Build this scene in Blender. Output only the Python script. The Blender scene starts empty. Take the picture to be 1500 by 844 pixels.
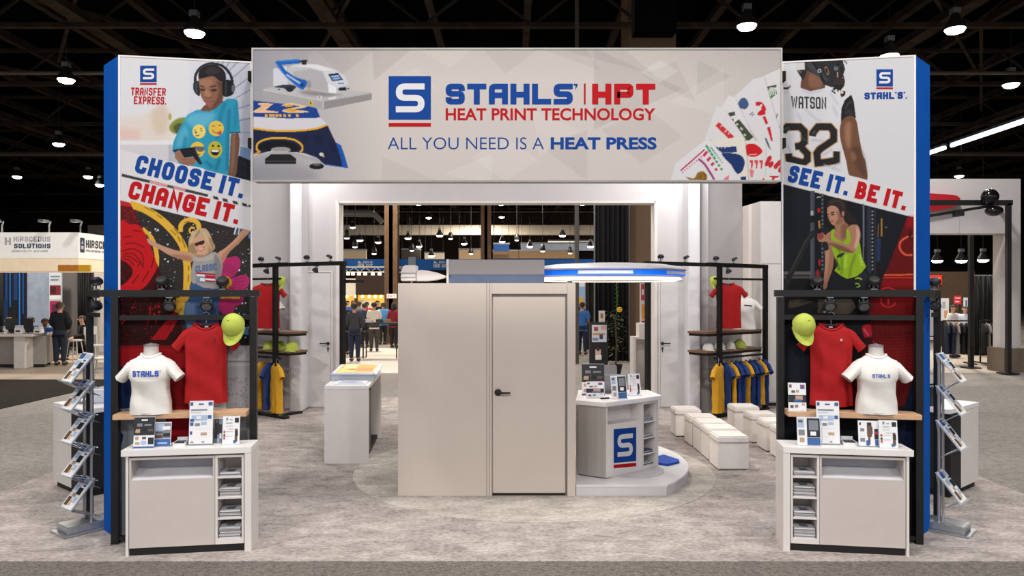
import bpy, bmesh, math, random
import numpy as np
from mathutils import Vector, Matrix
random.seed(7); np.random.seed(7)
C = bpy.context.scene.collection
SC = bpy.context.scene
PI = math.pi

# ------------------------------------------------------------------ camera, world, light, exposure
F = 1080.0; EYE = 2.0; HX, HY = 750.0, 430.0          # focal length in pixels, eye height, principal point of the 1500x844 frame
cam_d = bpy.data.cameras.new('camera'); cam = bpy.data.objects.new('camera', cam_d); C.objects.link(cam)
cam.location = (0, 0, EYE); cam.rotation_euler = (PI/2, 0, 0)
cam_d.sensor_width = 36.0; cam_d.lens = 36.0*F/1500.0
cam_d.shift_y = (HY-422.0)/1500.0
cam_d.clip_start = 0.05; cam_d.clip_end = 300
SC.camera = cam
w = bpy.data.worlds.new('hall_air'); SC.world = w; w.use_nodes = True
WORLD_STRENGTH = 0.55
w.node_tree.nodes['Background'].inputs[0].default_value = (0.95, 0.96, 1.0, 1)
w.node_tree.nodes['Background'].inputs[1].default_value = WORLD_STRENGTH
SC.view_settings.view_transform = 'Standard'; SC.view_settings.look = 'None'
SC.view_settings.gamma = 1.0; SC.view_settings.use_curve_mapping = False
SC.view_settings.exposure = 0.17
def area(name, loc, size, power, col=(1, .975, .945), rot=(0, 0, 0)):
    l = bpy.data.lights.new(name, 'AREA'); l.shape = 'DISK'; l.size = size; l.energy = power; l.color = col
    o = bpy.data.objects.new(name, l); o.location = loc; o.rotation_euler = rot; C.objects.link(o); return o
# unseen overhead lights, added to brighten the booth and the camera's side
for x, y, pw in ((-7, -7, 740), (0, -7.5, 900), (7, -7, 740), (-5, 3.2, 330), (5, 3.2, 330), (0, 3.4, 300), (0, 9.3, 110), (-6.5, 9, 110), (6.5, 9, 110), (0, 16, 400), (-8, 16, 400), (9, 16, 400)):
    area('added_overhead_light', (x, y, 8.8), 0.8, pw)
for x, y, pw in ((-16, 22, 1100), (14, 24, 900), (-5, 27, 1000), (6, 34, 900), (0, 48, 1800), (-18, 40, 1200), (20, 42, 1000), (-3, 66, 2600), (14, 62, 2000)):
    area('added_overhead_light', (x, y, 8.6), 0.8, pw, (1, .88, .72))  # unseen warm lights, added to brighten the far hall

# ------------------------------------------------------------------ helpers
def lin(c):
    c = np.asarray(c, float)/255.0
    return np.where(c <= .04045, c/12.92, ((c+.055)/1.055)**2.4)
GAIN = 0.98; PRINT_GAIN = 0.72
def albedo(c): return np.clip(lin(c)*GAIN, 0.002, 0.9)
MATS = {}
def mat(name, col, rough=.6, metal=0., var=.06, scale=8., emit=None, es=0., bump=0., spec=.4, alpha=1., trans=0., stretch=None):
    if name in MATS: return MATS[name]
    m = bpy.data.materials.new(name); MATS[name] = m; m.use_nodes = True
    nt = m.node_tree; b = nt.nodes['Principled BSDF']
    a = albedo(col)
    tc = nt.nodes.new('ShaderNodeTexCoord'); n = nt.nodes.new('ShaderNodeTexNoise'); n.inputs['Scale'].default_value = scale; n.inputs['Detail'].default_value = 4
    src = tc.outputs['Object']
    if stretch:
        mp = nt.nodes.new('ShaderNodeMapping'); mp.inputs['Scale'].default_value = stretch; nt.links.new(src, mp.inputs['Vector']); src = mp.outputs['Vector']
    nt.links.new(src, n.inputs['Vector'])
    r = nt.nodes.new('ShaderNodeValToRGB'); nt.links.new(n.outputs['Fac'], r.inputs['Fac'])
    r.color_ramp.elements[0].position = .3; r.color_ramp.elements[1].position = .7
    r.color_ramp.elements[0].color = (*(a*(1-var)), 1); r.color_ramp.elements[1].color = (*np.clip(a*(1+var), 0, .95), 1)
    nt.links.new(r.outputs['Color'], b.inputs['Base Color'])
    b.inputs['Roughness'].default_value = rough; b.inputs['Metallic'].default_value = metal
    b.inputs['Specular IOR Level'].default_value = spec
    if emit is not None:
        b.inputs['Emission Color'].default_value = (*lin(emit), 1); b.inputs['Emission Strength'].default_value = es
    if bump:
        bn = nt.nodes.new('ShaderNodeBump'); bn.inputs['Strength'].default_value = bump; bn.inputs['Distance'].default_value = .01
        nt.links.new(n.outputs['Fac'], bn.inputs['Height']); nt.links.new(bn.outputs['Normal'], b.inputs['Normal'])
    if alpha < 1: b.inputs['Alpha'].default_value = alpha
    if trans: b.inputs['Transmission Weight'].default_value = trans
    return m
def paint(col, rough=.55):                      # a plain printed or painted colour
    return mat('paint_%d_%d_%d' % tuple(int(c) for c in col), col, rough, var=.03)
def print_mat():
    if 'print' in MATS: return MATS['print']
    m = bpy.data.materials.new('print'); MATS['print'] = m; m.use_nodes = True; nt = m.node_tree; b = nt.nodes['Principled BSDF']
    a = nt.nodes.new('ShaderNodeAttribute'); a.attribute_name = 'ink'; nt.links.new(a.outputs['Color'], b.inputs['Base Color'])
    b.inputs['Roughness'].default_value = .65; b.inputs['Specular IOR Level'].default_value = .12
    return m

def px(x, y, d):                                # world point seen at pixel (x, y) at depth d
    return Vector(((x-HX)*d/F, d, EYE+(HY-y)*d/F))
def pxx(x, d): return (x-HX)*d/F
def pz(y, d): return EYE+(HY-y)*d/F

class Fr:                                       # an upright local frame on the floor
    def __init__(s, ox, oy, ang=0., mir=1):
        s.o = (ox, oy); s.u = (math.cos(ang)*mir, math.sin(ang)); s.v = (-math.sin(ang)*mir, math.cos(ang))
    def p(s, u, v, z=0.): return Vector((s.o[0]+u*s.u[0]+v*s.v[0], s.o[1]+u*s.u[1]+v*s.v[1], z))
WF = Fr(0, 0)

class MB:
    def __init__(s): s.v = []; s.f = []; s.m = []
    def add(s, vs, fs, m=0):
        b = len(s.v); s.v += [tuple(q) for q in vs]; s.f += [tuple(b+i for i in f) for f in fs]; s.m += [m]*len(fs); return s
    def box(s, u0, u1, v0, v1, z0, z1, fr=WF, m=0):
        P = [fr.p(u, v, z) for z in (z0, z1) for v in (v0, v1) for u in (u0, u1)]
        return s.add(P, [(0, 2, 3, 1), (4, 5, 7, 6), (0, 1, 5, 4), (2, 6, 7, 3), (0, 4, 6, 2), (1, 3, 7, 5)], m)
    def prism(s, poly, z0, z1, m=0):            # poly: (x, y) list
        n = len(poly); P = [(x, y, z0) for x, y in poly]+[(x, y, z1) for x, y in poly]
        return s.add(P, [tuple(range(n-1, -1, -1)), tuple(range(n, 2*n))]+[(i, (i+1) % n, n+(i+1) % n, n+i) for i in range(n)], m)
    def slab(s, poly3, off, m=0):               # polygon in space, pushed out by a vector
        n = len(poly3); off = Vector(off); P = [Vector(p) for p in poly3]+[Vector(p)+off for p in poly3]
        return s.add(P, [tuple(range(n)), tuple(range(2*n-1, n-1, -1))]+[(i, n+i, n+(i+1) % n, (i+1) % n) for i in range(n)], m)
    def poly(s, poly3, m=0): return s.add(poly3, [tuple(range(len(poly3)))], m)
    def tube(s, pts, r, n=8, m=0, cap=True, sq=None):
        pts = [Vector(p) for p in pts]; rs = r if isinstance(r, (list, tuple)) else [r]*len(pts)
        rings = []; up0 = None
        for i, p in enumerate(pts):
            t = (pts[min(i+1, len(pts)-1)]-pts[max(i-1, 0)]).normalized()
            ref = Vector((0, 0, 1)) if abs(t.z) < .95 else Vector((0, 1, 0))
            if up0 is not None: ref = up0
            a = t.cross(ref).normalized(); b = a.cross(t).normalized(); up0 = b
            if sq: ring = [p+a*x+b*y for x, y in ((-sq[0], -sq[1]), (sq[0], -sq[1]), (sq[0], sq[1]), (-sq[0], sq[1]))]
            else: ring = [p+a*(rs[i]*math.cos(2*PI*k/n))+b*(rs[i]*math.sin(2*PI*k/n)) for k in range(n)]
            rings.append(ring)
        return s.loft(rings, m, cap)
    def bar(s, a, b, w, h, m=0): return s.tube([a, b], 0, 4, m, True, (w/2, h/2))
    def loft(s, rings, m=0, cap=True, closed=True):
        n = len(rings[0]); P = [q for r in rings for q in r]; f = []
        for i in range(len(rings)-1):
            for k in range(n if closed else n-1):
                f.append((i*n+k, i*n+(k+1) % n, (i+1)*n+(k+1) % n, (i+1)*n+k))
        if cap: f += [tuple(range(n-1, -1, -1)), tuple((len(rings)-1)*n+k for k in range(n))]
        return s.add(P, f, m)
    def lathe(s, prof, c=(0, 0, 0), n=20, m=0, cap=True, M=None):
        rings = []
        for r, z in prof:
            ring = [Vector((r*math.cos(2*PI*k/n), r*math.sin(2*PI*k/n), z)) for k in range(n)]
            if M is not None: ring = [M @ q for q in ring]
            rings.append([q+Vector(c) for q in ring])
        return s.loft(rings, m, cap)
    def ell(s, c, rx, ry, rz, n=14, k=9, m=0, M=None):
        prof = [(max(math.sin(PI*i/k), .001), -math.cos(PI*i/k)) for i in range(k+1)]; rings = []
        for r, z in prof:
            ring = [Vector((rx*r*math.cos(2*PI*j/n), ry*r*math.sin(2*PI*j/n), rz*z)) for j in range(n)]
            if M is not None: ring = [M @ q for q in ring]
            rings.append([q+Vector(c) for q in ring])
        return s.loft(rings, m, True)
    def build(s, name, mats, parent=None, world=False, smooth=False, bevel=0., recalc=True, kind=None, label=None):
        me = bpy.data.meshes.new(name)
        off = Vector((0, 0, 0))
        if world:
            q = parent
            while q is not None: off += q.location; q = q.parent
        me.from_pydata([tuple(Vector(v)-off) for v in s.v], [], s.f)
        mats = mats if isinstance(mats, (list, tuple)) else [mats]
        for m in mats: me.materials.append(m)
        if len(mats) > 1: me.polygons.foreach_set('material_index', s.m)
        if recalc or bevel:
            bm = bmesh.new(); bm.from_mesh(me)
            if bevel:
                bmesh.ops.remove_doubles(bm, verts=bm.verts, dist=1e-5)
                bmesh.ops.recalc_face_normals(bm, faces=bm.faces)
                ed = [e for e in bm.edges if len(e.link_faces) == 2 and e.calc_face_angle(0) > .6]
                bmesh.ops.bevel(bm, geom=ed, offset=bevel, segments=2, affect='EDGES', clamp_overlap=True)
            else: bmesh.ops.recalc_face_normals(bm, faces=bm.faces)
            bm.to_mesh(me); bm.free()
        if smooth:
            me.polygons.foreach_set('use_smooth', [True]*len(me.polygons))
            if smooth != 'all':
                try: me.set_sharp_from_angle(angle=.7)
                except Exception: pass
        o = bpy.data.objects.new(name, me); C.objects.link(o)
        if parent is not None: o.parent = parent
        if kind: o['kind'] = kind
        if label: o['label'] = label
        return o
def tag(o, label, cat, group=None, kind=None):
    o['label'] = label; o['category'] = cat
    if group: o['group'] = group
    if kind: o['kind'] = kind
    return o
def thing(name, label, cat, loc=(0, 0, 0), rz=0., group=None):
    o = bpy.data.objects.new(name, None); C.objects.link(o); o.empty_display_size = .1
    o.location = loc; o.rotation_euler = (0, 0, rz)
    return tag(o, label, cat, group)
def struct(o):
    o['kind'] = 'structure'; return o
def copy_tree(o, loc=None, rz=None, label=None, group=None, parent=None, scale=None):
    c = o.copy(); C.objects.link(c)
    if parent is not None: c.parent = parent
    if loc is not None: c.location = loc
    if rz is not None: c.rotation_euler = (0, 0, rz) if not isinstance(rz, tuple) else rz
    if scale is not None: c.scale = scale
    if label: c['label'] = label
    if group: c['group'] = group
    for ch in list(o.children): copy_tree(ch, parent=c)
    return c

# ---- flat lettering -------------------------------------------------------
def rounded(pts, r, closed=False, seg=4):
    n = len(pts); out = []
    for i, p in enumerate(pts):
        if not closed and i in (0, n-1): out.append((p[0], p[1])); continue
        a = pts[(i-1) % n]; b = pts[(i+1) % n]
        va = (a[0]-p[0], a[1]-p[1]); vb = (b[0]-p[0], b[1]-p[1]); la = math.hypot(*va) or 1e-6; lb = math.hypot(*vb) or 1e-6
        q = min(r, la*.49, lb*.49)
        if q < 1e-5 or (len(p) > 2 and p[2] == 0): out.append((p[0], p[1])); continue
        pa = (p[0]+va[0]/la*q, p[1]+va[1]/la*q); pb = (p[0]+vb[0]/lb*q, p[1]+vb[1]/lb*q)
        for k in range(seg+1):
            t = k/seg; out.append(((1-t)**2*pa[0]+2*t*(1-t)*p[0]+t*t*pb[0], (1-t)**2*pa[1]+2*t*(1-t)*p[1]+t*t*pb[1]))
    return out
def stroke(pts, t, closed=False):
    n = len(pts); L = []; R = []
    for i in range(n):
        p = pts[i]; a = pts[(i-1) % n] if closed or i > 0 else None; b = pts[(i+1) % n] if closed or i < n-1 else None
        def nrm(q, s):
            dx, dy = s[0]-q[0], s[1]-q[1]; l = math.hypot(dx, dy) or 1e-9; return (-dy/l, dx/l)
        if a is None: m = nrm(p, b); k = 1
        elif b is None: m = nrm(a, p); k = 1
        else:
            n1 = nrm(a, p); n2 = nrm(p, b); m = (n1[0]+n2[0], n1[1]+n2[1]); l = math.hypot(*m)
            if l < 1e-3: m = n1; k = 1
            else:
                m = (m[0]/l, m[1]/l); k = min(1/max(m[0]*n1[0]+m[1]*n1[1], .3), 2.2)
        L.append((p[0]+m[0]*k*t/2, p[1]+m[1]*k*t/2)); R.append((p[0]-m[0]*k*t/2, p[1]-m[1]*k*t/2))
    q = []
    for i in range(n if closed else n-1):
        j = (i+1) % n; q.append([L[i], R[i], R[j], L[j]])
    return q
Z0 = 0
GLY = {   # strokes of block capitals in a unit box; a trailing 0 keeps a corner sharp
 'A': [[(0, 0), (0, 1), (1, 1), (1, 0)], [(0, .4), (1, .4)]],
 'B': [[(0, .52, 0), (0, 1, 0), (.9, 1), (.9, .52), (0, .52, 0)], [(0, .52, 0), (0, 0, 0), (1, 0), (1, .52), (0, .52, 0)]],
 'C': [[(1, .66), (1, 1), (0, 1), (0, 0), (1, 0), (1, .34)]],
 'D': [[(0, 0, 0), (0, 1, 0), (1, 1), (1, 0), (0, 0, 0), (0, .3, 0)]],
 'E': [[(1, 1), (0, 1, 0), (0, 0, 0), (1, 0)], [(0, .5), (.9, .5)]],
 'F': [[(1, 1), (0, 1, 0), (0, 0)], [(0, .5), (.9, .5)]],
 'G': [[(1, .7), (1, 1), (0, 1), (0, 0), (1, 0), (1, .47, 0), (.5, .47)]],
 'H': [[(0, 0), (0, 1)], [(1, 0), (1, 1)], [(0, .5), (1, .5)]],
 'I': [[(.5, 0), (.5, 1)]],
 'L': [[(0, 1), (0, 0, 0), (1, 0)]],
 'M': [[(0, 0), (0, 1, 0), (.5, .3, 0), (1, 1, 0), (1, 0)]],
 'N': [[(0, 0), (0, 1, 0), (1, 0, 0), (1, 1)]],
 'O': [[(0, 0), (0, 1), (1, 1), (1, 0), 'c']],
 'P': [[(0, 0), (0, 1, 0), (1, 1), (1, .45), (0, .45)]],
 'R': [[(0, 0), (0, 1, 0), (1, 1), (1, .48), (0, .48)], [(.5, .48), (1, 0)]],
 'S': [[(1, .7), (1, 1), (0, 1), (0, .52), (1, .52), (1, 0), (0, 0), (0, .3)]],
 'T': [[(0, 1), (1, 1)], [(.5, 0), (.5, 1)]],
 'U': [[(0, 1), (0, 0), (1, 0), (1, 1)]],
 'W': [[(0, 1), (.25, 0, 0), (.5, .9, 0), (.75, 0, 0), (1, 1)]],
 'X': [[(0, 0), (1, 1)], [(0, 1), (1, 0)]],
 'Y': [[(0, 1), (.5, .5, 0), (1, 1)], [(.5, 0), (.5, .5)]],
 's': [[(1, 1), (0, 1), (0, .5), (1, .5), (1, 0), (0, 0)]],       # the logo's open S
 'a': [[(0, 0), (0, 1), (1, 1, 0), (1, 0)], [(0, .42), (1, .42)]],
 'h': [[(0, 0), (0, 1)], [(1, 0), (1, 1)], [(0, .46), (1, .46)]],
}
def block_text(txt, wd=.62, t=.24, gap=.13, r=.25, space=.35):
    """Quads of block capitals one unit high, and their width."""
    x = 0; out = []; kk = 0
    for ch in txt:
        if ch == ' ': x += space; continue
        if ch == '.': out.append([(x, 0), (x+t, 0), (x+t, t), (x, t)]); x += t+gap; continue
        if ch == "'": out.append([(x, 1), (x+t*.8, 1), (x+t*.8, .86), (x+t*.4, .72), (x+t*.4, .84), (x, .84)]); x += t*.8+gap; continue
        w = {'I': t, 'W': wd*1.35, 'M': wd*1.3}.get(ch, wd)
        def mp(p):
            q = (x+t/2+p[0]*(w-t), t/2+p[1]*(1-t)); return q+(0,) if len(p) > 2 else q
        for st in GLY[ch]:
            cl = st[-1] == 'c'; pts = [mp(p) for p in st if p != 'c']
            if not cl:                          # free ends reach the outline of the box
                for e, nb in ((0, 1), (-1, -2)):
                    a, b = st[e], st[nb]; q = list(pts[e])
                    if abs(a[0]-b[0]) < 1e-6 and a[1] in (0, 1): q[1] = a[1]
                    elif abs(a[1]-b[1]) < 1e-6 and a[0] in (0, 1) and ch in 'TELFCsSG': q[0] = x+a[0]*w
                    elif ch in 'XWY' and a[1] in (0, 1): q[1] = a[1]
                    pts[e] = tuple(q)
            kk += 1; out += [(q, kk % 4) for q in stroke(rounded(pts, r, cl), t, cl)]
        x += w+gap
    return out, x-gap
def font_text(txt, off=0.):
    """Faces of the built-in font, one capital high, and their width."""
    cu = bpy.data.curves.new('tmp', 'FONT'); cu.body = txt; cu.offset = off; cu.fill_mode = 'FRONT'; cu.resolution_u = 4
    o = bpy.data.objects.new('tmp', cu); C.objects.link(o)
    dg = bpy.context.evaluated_depsgraph_get(); dg.update()
    me = bpy.data.meshes.new_from_object(o.evaluated_get(dg))
    V = np.array([v.co[:2] for v in me.vertices]); fs = [tuple(p.vertices) for p in me.polygons]
    bpy.data.objects.remove(o); bpy.data.curves.remove(cu); bpy.data.meshes.remove(me)
    x0, x1 = V[:, 0].min(), V[:, 0].max(); y1 = V[:, 1].max(); y0 = min(0, V[:, 1].min()) if off == 0 else V[:, 1].min()
    V = (V-[x0, y0])/(y1-y0); w = (x1-x0)/(y1-y0)
    return [[tuple(V[i]) for i in f] for f in fs], w
def place2d(mb, quads, width, p0, p1, up, hit, m=0):
    """Lay lettering from p0 to p1 (both on the baseline) with UP as the height of a capital; HIT turns the flat point into space."""
    for q in quads:
        k = 0
        if isinstance(q, tuple): q, k = q                 # strokes that cross lie a hair apart
        e = Vector((0, -.00025*k, 0))
        mb.poly([e+hit(p0[0]+(p1[0]-p0[0])*x/width+up[0]*y, p0[1]+(p1[1]-p0[1])*x/width+up[1]*y) for x, y in q], m)
    return mb
def emblem(mb, x0, y0, x1, y1, hit, hit2, bar=None, mb_in=(0, 1, 2)):
    """The square emblem: a field, an open S, a bar below it. hit2 lies a hair in front of hit."""
    a, b, c = mb_in
    mb.poly([hit(x0, y0), hit(x0, y1), hit(x1, y1), hit(x1, y0)], a)
    q, wd = block_text('s', wd=.92, t=.21, r=.22)
    W, H = x1-x0, y1-y0
    place2d(mb, q, wd, (x0+W*.17, y1-H*.17), (x1-W*.15, y1-H*.17), (0, -(H*.66)), hit2, b)
    if bar: mb.poly([hit(x0, bar[0]), hit(x0, bar[1]), hit(x1, bar[1]), hit(x1, bar[0])], c)

# ---- painted prints: a small raster, laid on a fine grid of the panel as vertex ink ----
def smooth_closed(pts, n=6):
    P = np.array(pts, float); N = len(P); out = []
    for i in range(N):
        a, b, c, d = P[i-1], P[i], P[(i+1) % N], P[(i+2) % N]
        for k in range(n):
            t = k/n; out.append(.5*(2*b+(c-a)*t+(2*a-5*b+4*c-d)*t*t+(3*b-a-3*c+d)*t**3))
    return np.array(out)
def smooth_open(pts, n=8):
    P = np.array(pts, float); P = np.vstack([2*P[0]-P[1], P, 2*P[-1]-P[-2]]); out = []
    for i in range(1, len(P)-2):
        a, b, c, d = P[i-1], P[i], P[i+1], P[i+2]
        for k in range(n):
            t = k/n; out.append(.5*(2*b+(c-a)*t+(2*a-5*b+4*c-d)*t*t+(3*b-a-3*c+d)*t**3))
    out.append(P[-2]); return np.array(out)
def blur(a, r):
    for ax in (0, 1):
        for _ in range(2):
            p = [(0, 0)]*a.ndim; p[ax] = (r+1, r); c = np.cumsum(np.pad(a, p, 'edge'), axis=ax)
            n = a.shape[ax]; a = (np.take(c, range(2*r+1, 2*r+1+n), ax)-np.take(c, range(0, n), ax))/(2*r+1)
    return a
class Art:
    S = 2.5
    def __init__(s, x0, y0, x1, y1, bg):
        s.x0, s.y0 = x0, y0; s.w = int((x1-x0)*s.S)+1; s.h = int((y1-y0)*s.S)+1
        s.a = np.ones((s.h, s.w, 3))*np.array(bg, float)
    def zoom(s, ox, oy, k): s.z = (ox, oy, k); return s
    def T(s, pts):
        ox, oy, k = s.z; P = np.array(pts, float); P = P.reshape(-1, 2)
        return np.stack([(ox+P[:, 0]/k-s.x0)*s.S, (oy+P[:, 1]/k-s.y0)*s.S], 1)
    def fillp(s, P, col, alpha=1., soft=0):
        pad = int(soft*s.S*2)+2
        x0 = max(int(P[:, 0].min())-pad, 0); x1 = min(int(P[:, 0].max())+pad+1, s.w); y0 = max(int(P[:, 1].min())-pad, 0); y1 = min(int(P[:, 1].max())+pad+1, s.h)
        if x1 <= x0 or y1 <= y0: return
        X, Y = np.meshgrid(np.arange(x0, x1)+.5, np.arange(y0, y1)+.5); M = np.zeros(X.shape, bool)
        Q = np.roll(P, -1, 0)
        for (ax, ay), (bx, by) in zip(P, Q):
            if ay == by: continue
            c = ((ay > Y) != (by > Y)) & (X < (bx-ax)*(Y-ay)/(by-ay)+ax); M ^= c
        M = M.astype(float)
        if soft: M = blur(M, max(1, int(soft*s.S)))
        M = (M*alpha)[..., None]
        c = col(X/s.S+s.x0, Y/s.S+s.y0) if callable(col) else np.array(col, float)
        s.a[y0:y1, x0:x1] = s.a[y0:y1, x0:x1]*(1-M)+c*M
    def poly(s, pts, col, alpha=1., soft=0): s.fillp(s.T(pts), col, alpha, soft)
    def blob(s, pts, col, alpha=1., soft=0): s.fillp(smooth_closed(s.T(pts)), col, alpha, soft)
    def ell(s, cx, cy, rx, ry, col, rot=0., alpha=1., soft=0):
        t = np.linspace(0, 2*PI, 33)[:-1]; x = rx*np.cos(t); y = ry*np.sin(t); c, n = math.cos(rot), math.sin(rot)
        s.poly(np.stack([cx+x*c-y*n, cy+x*n+y*c], 1), col, alpha, soft)
    def line(s, pts, wd, col, alpha=1., soft=0, curve=True, closed=False):
        P = s.T(pts); P = (smooth_closed(P) if closed else smooth_open(P)) if curve and len(P) > 2 else P
        wd = wd/s.z[2]*s.S
        if isinstance(wd, float) or np.isscalar(wd):
            for q in stroke([tuple(p) for p in P], wd, closed): s.fillp(np.array(q), col, alpha, soft)
    def dots(s, n, x0, y0, x1, y1, r0, r1, col):
        for _ in range(n): r = random.uniform(r0, r1); s.ell(random.uniform(x0, x1), random.uniform(y0, y1), r, r*random.uniform(.7, 1.3), col)
    def grain(s, amp, k=1):
        n = np.random.randn(s.h//k+2, s.w//k+2)
        n = np.repeat(np.repeat(n, k, 0), k, 1)[:s.h, :s.w]; s.a = np.clip(s.a+n[..., None]*amp, 0, 255)
    def sample(s, X, Y):
        fx = np.clip((X-s.x0)*s.S-.5, 0, s.w-1.001); fy = np.clip((Y-s.y0)*s.S-.5, 0, s.h-1.001)
        ix = fx.astype(int); iy = fy.astype(int); tx = (fx-ix)[..., None]; ty = (fy-iy)[..., None]; a = s.a
        return (a[iy, ix]*(1-tx)+a[iy, ix+1]*tx)*(1-ty)+(a[iy+1, ix]*(1-tx)+a[iy+1, ix+1]*tx)*ty
def plane_hit(O, n, off=0.):
    """Point of the plane (through O, normal n towards the viewer, lifted by off) that carries the print's layout point (x, y)."""
    O = Vector(O)+Vector(n)*off; n = Vector(n); c = Vector((0, 0, EYE)); k = (O-c).dot(n)
    def h(x, y):
        d = Vector(((x-HX)/F, 1, (HY-y)/F)); return c+d*(k/d.dot(n))
    return h
def print_grid(name, P00, P10, P01, nu, zs, art, layout, parent, world=True):
    """A print on a flat panel: P00-P10 along its foot, zs the heights of its rows; LAYOUT turns points into the art's own coordinates."""
    P00, P10 = np.array(P00), np.array(P10); t = np.linspace(0, 1, nu); zs = np.array(zs)
    G = np.zeros((len(zs), nu, 3)); G[..., :2] = (P00[:2]*(1-t)[:, None]+P10[:2]*t[:, None])[None]; G[..., 2] = zs[:, None]
    X, Y = layout(G); colr = art.sample(X, Y)
    V = G.reshape(-1, 3)-np.array(parent.location)
    i = np.arange(len(zs)-1)[:, None]*nu+np.arange(nu-1)[None]; i = i.reshape(-1)
    q = np.stack([i, i+1, i+nu+1, i+nu], 1)
    me = bpy.data.meshes.new(name); me.vertices.add(len(V)); me.vertices.foreach_set('co', V.reshape(-1).astype(np.float32))
    me.loops.add(len(q)*4); me.loops.foreach_set('vertex_index', q.reshape(-1).astype(np.int32))
    me.polygons.add(len(q)); me.polygons.foreach_set('loop_start', np.arange(0, len(q)*4, 4, dtype=np.int32))
    me.update(calc_edges=True); me.validate()
    at = me.color_attributes.new('ink', 'FLOAT_COLOR', 'POINT'); c4 = np.ones((len(V), 4), np.float32); c4[:, :3] = np.clip(lin(colr.reshape(-1, 3))*PRINT_GAIN, .002, .92)
    at.data.foreach_set('color', c4.reshape(-1)); me.materials.append(print_mat())
    o = bpy.data.objects.new(name, me); C.objects.link(o); o.parent = parent
    return o
def proj(G):
    return HX+G[..., 0]/G[..., 1]*F, HY-(G[..., 2]-EYE)/G[..., 1]*F
# ------------------------------------------------------------------ the setting
XC = 0.041                                              # middle of the booth's front
def carpet(name, c1, c2, sc, fine, bump=.4):
    m = bpy.data.materials.new(name); m.use_nodes = True; nt = m.node_tree; b = nt.nodes['Principled BSDF']; b.inputs['Roughness'].default_value = .95
    b.inputs['Specular IOR Level'].default_value = .1
    tc = nt.nodes.new('ShaderNodeTexCoord'); mp = nt.nodes.new('ShaderNodeMapping'); mp.inputs['Scale'].default_value = (1, 1.7, 1); nt.links.new(tc.outputs['Object'], mp.inputs['Vector'])
    n1 = nt.nodes.new('ShaderNodeTexNoise'); n1.inputs['Scale'].default_value = sc; n1.inputs['Detail'].default_value = 7; n1.inputs['Roughness'].default_value = .68; n1.inputs['Distortion'].default_value = .6
    n2 = nt.nodes.new('ShaderNodeTexNoise'); n2.inputs['Scale'].default_value = fine; n2.inputs['Detail'].default_value = 3
    for n in (n1, n2): nt.links.new(mp.outputs['Vector'], n.inputs['Vector'])
    mx = nt.nodes.new('ShaderNodeMix'); mx.data_type = 'FLOAT'; mx.inputs[0].default_value = .42
    nt.links.new(n1.outputs['Fac'], mx.inputs[2]); nt.links.new(n2.outputs['Fac'], mx.inputs[3])
    r = nt.nodes.new('ShaderNodeValToRGB'); nt.links.new(mx.outputs[0], r.inputs['Fac'])
    r.color_ramp.elements[0].position = .36; r.color_ramp.elements[1].position = .66
    r.color_ramp.elements[0].color = (*albedo(c1), 1); r.color_ramp.elements[1].color = (*albedo(c2), 1)
    nt.links.new(r.outputs['Color'], b.inputs['Base Color'])
    bn = nt.nodes.new('ShaderNodeBump'); bn.inputs['Strength'].default_value = bump; bn.inputs['Distance'].default_value = .01
    nt.links.new(n2.outputs['Fac'], bn.inputs['Height']); nt.links.new(bn.outputs['Normal'], b.inputs['Normal'])
    return m
BOOTHC = carpet('booth_carpet_pile', (122, 113, 108), (191, 181, 175), 3.2, 26)
RINGC = carpet('ring_carpet_pile', (146, 138, 130), (204, 195, 186), 3.6, 26)
AISLEC = carpet('aisle_carpet_pile', (72, 66, 62), (136, 127, 121), 22, 60, .6)
SIDEC = carpet('side_carpet_pile', (112, 106, 101), (156, 150, 144), 9, 40)
BLACKC = carpet('black_carpet_pile', (22, 18, 17), (40, 35, 33), 6, 40)
TANF = mat('tan_vinyl', (158, 143, 128), .45, var=.08, scale=3, stretch=(1, 6, 1))
PALEF = mat('pale_vinyl', (222, 212, 203), .4, var=.04, scale=2)
def flat(name, poly, z0, z1, m):
    return struct(MB().prism(poly, z0, z1).build(name, m))
flat('floor', [(-60, -6), (60, -6), (60, 90), (-60, 90)], -.2, -.02, SIDEC)
flat('floor_booth_carpet', [(-5.15, 5.51), (5.11, 5.51), (5.11, 14.2), (-5.15, 14.2)], -.02, 0, BOOTHC)
flat('floor_front_aisle', [(-12, 0), (12, 0), (12, 5.5), (-12, 5.5)], -.02, -.004, AISLEC)
flat('floor_black_carpet', [(-22, 12.4), (-8.93, 12.4), (-8.93, 17.2), (-22, 17.2)], -.02, -.01, BLACKC)
flat('floor_tan_vinyl', [(-22, 17.25), (-7, 17.25), (-7, 24), (-22, 24)], -.02, -.008, TANF)
flat('floor_pale_vinyl', [(-5.6, 18.6), (-1.2, 18.6), (-1.2, 27), (-5.6, 27)], -.02, -.006, PALEF)
flat('floor_right_vinyl', [(8.6, 18.6), (24, 18.6), (24, 26), (8.6, 26)], -.02, -.006, mat('grey_vinyl', (170, 160, 150), .5))
def disc(cx, cy, r, n=72, a0=0, a1=2*PI): return [(cx+r*math.cos(a0+(a1-a0)*k/n), cy+r*math.sin(a0+(a1-a0)*k/n)) for k in range(n)]
flat('floor_ring', disc(.24, 8.45, 2.02), 0, .003, RINGC)

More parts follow.
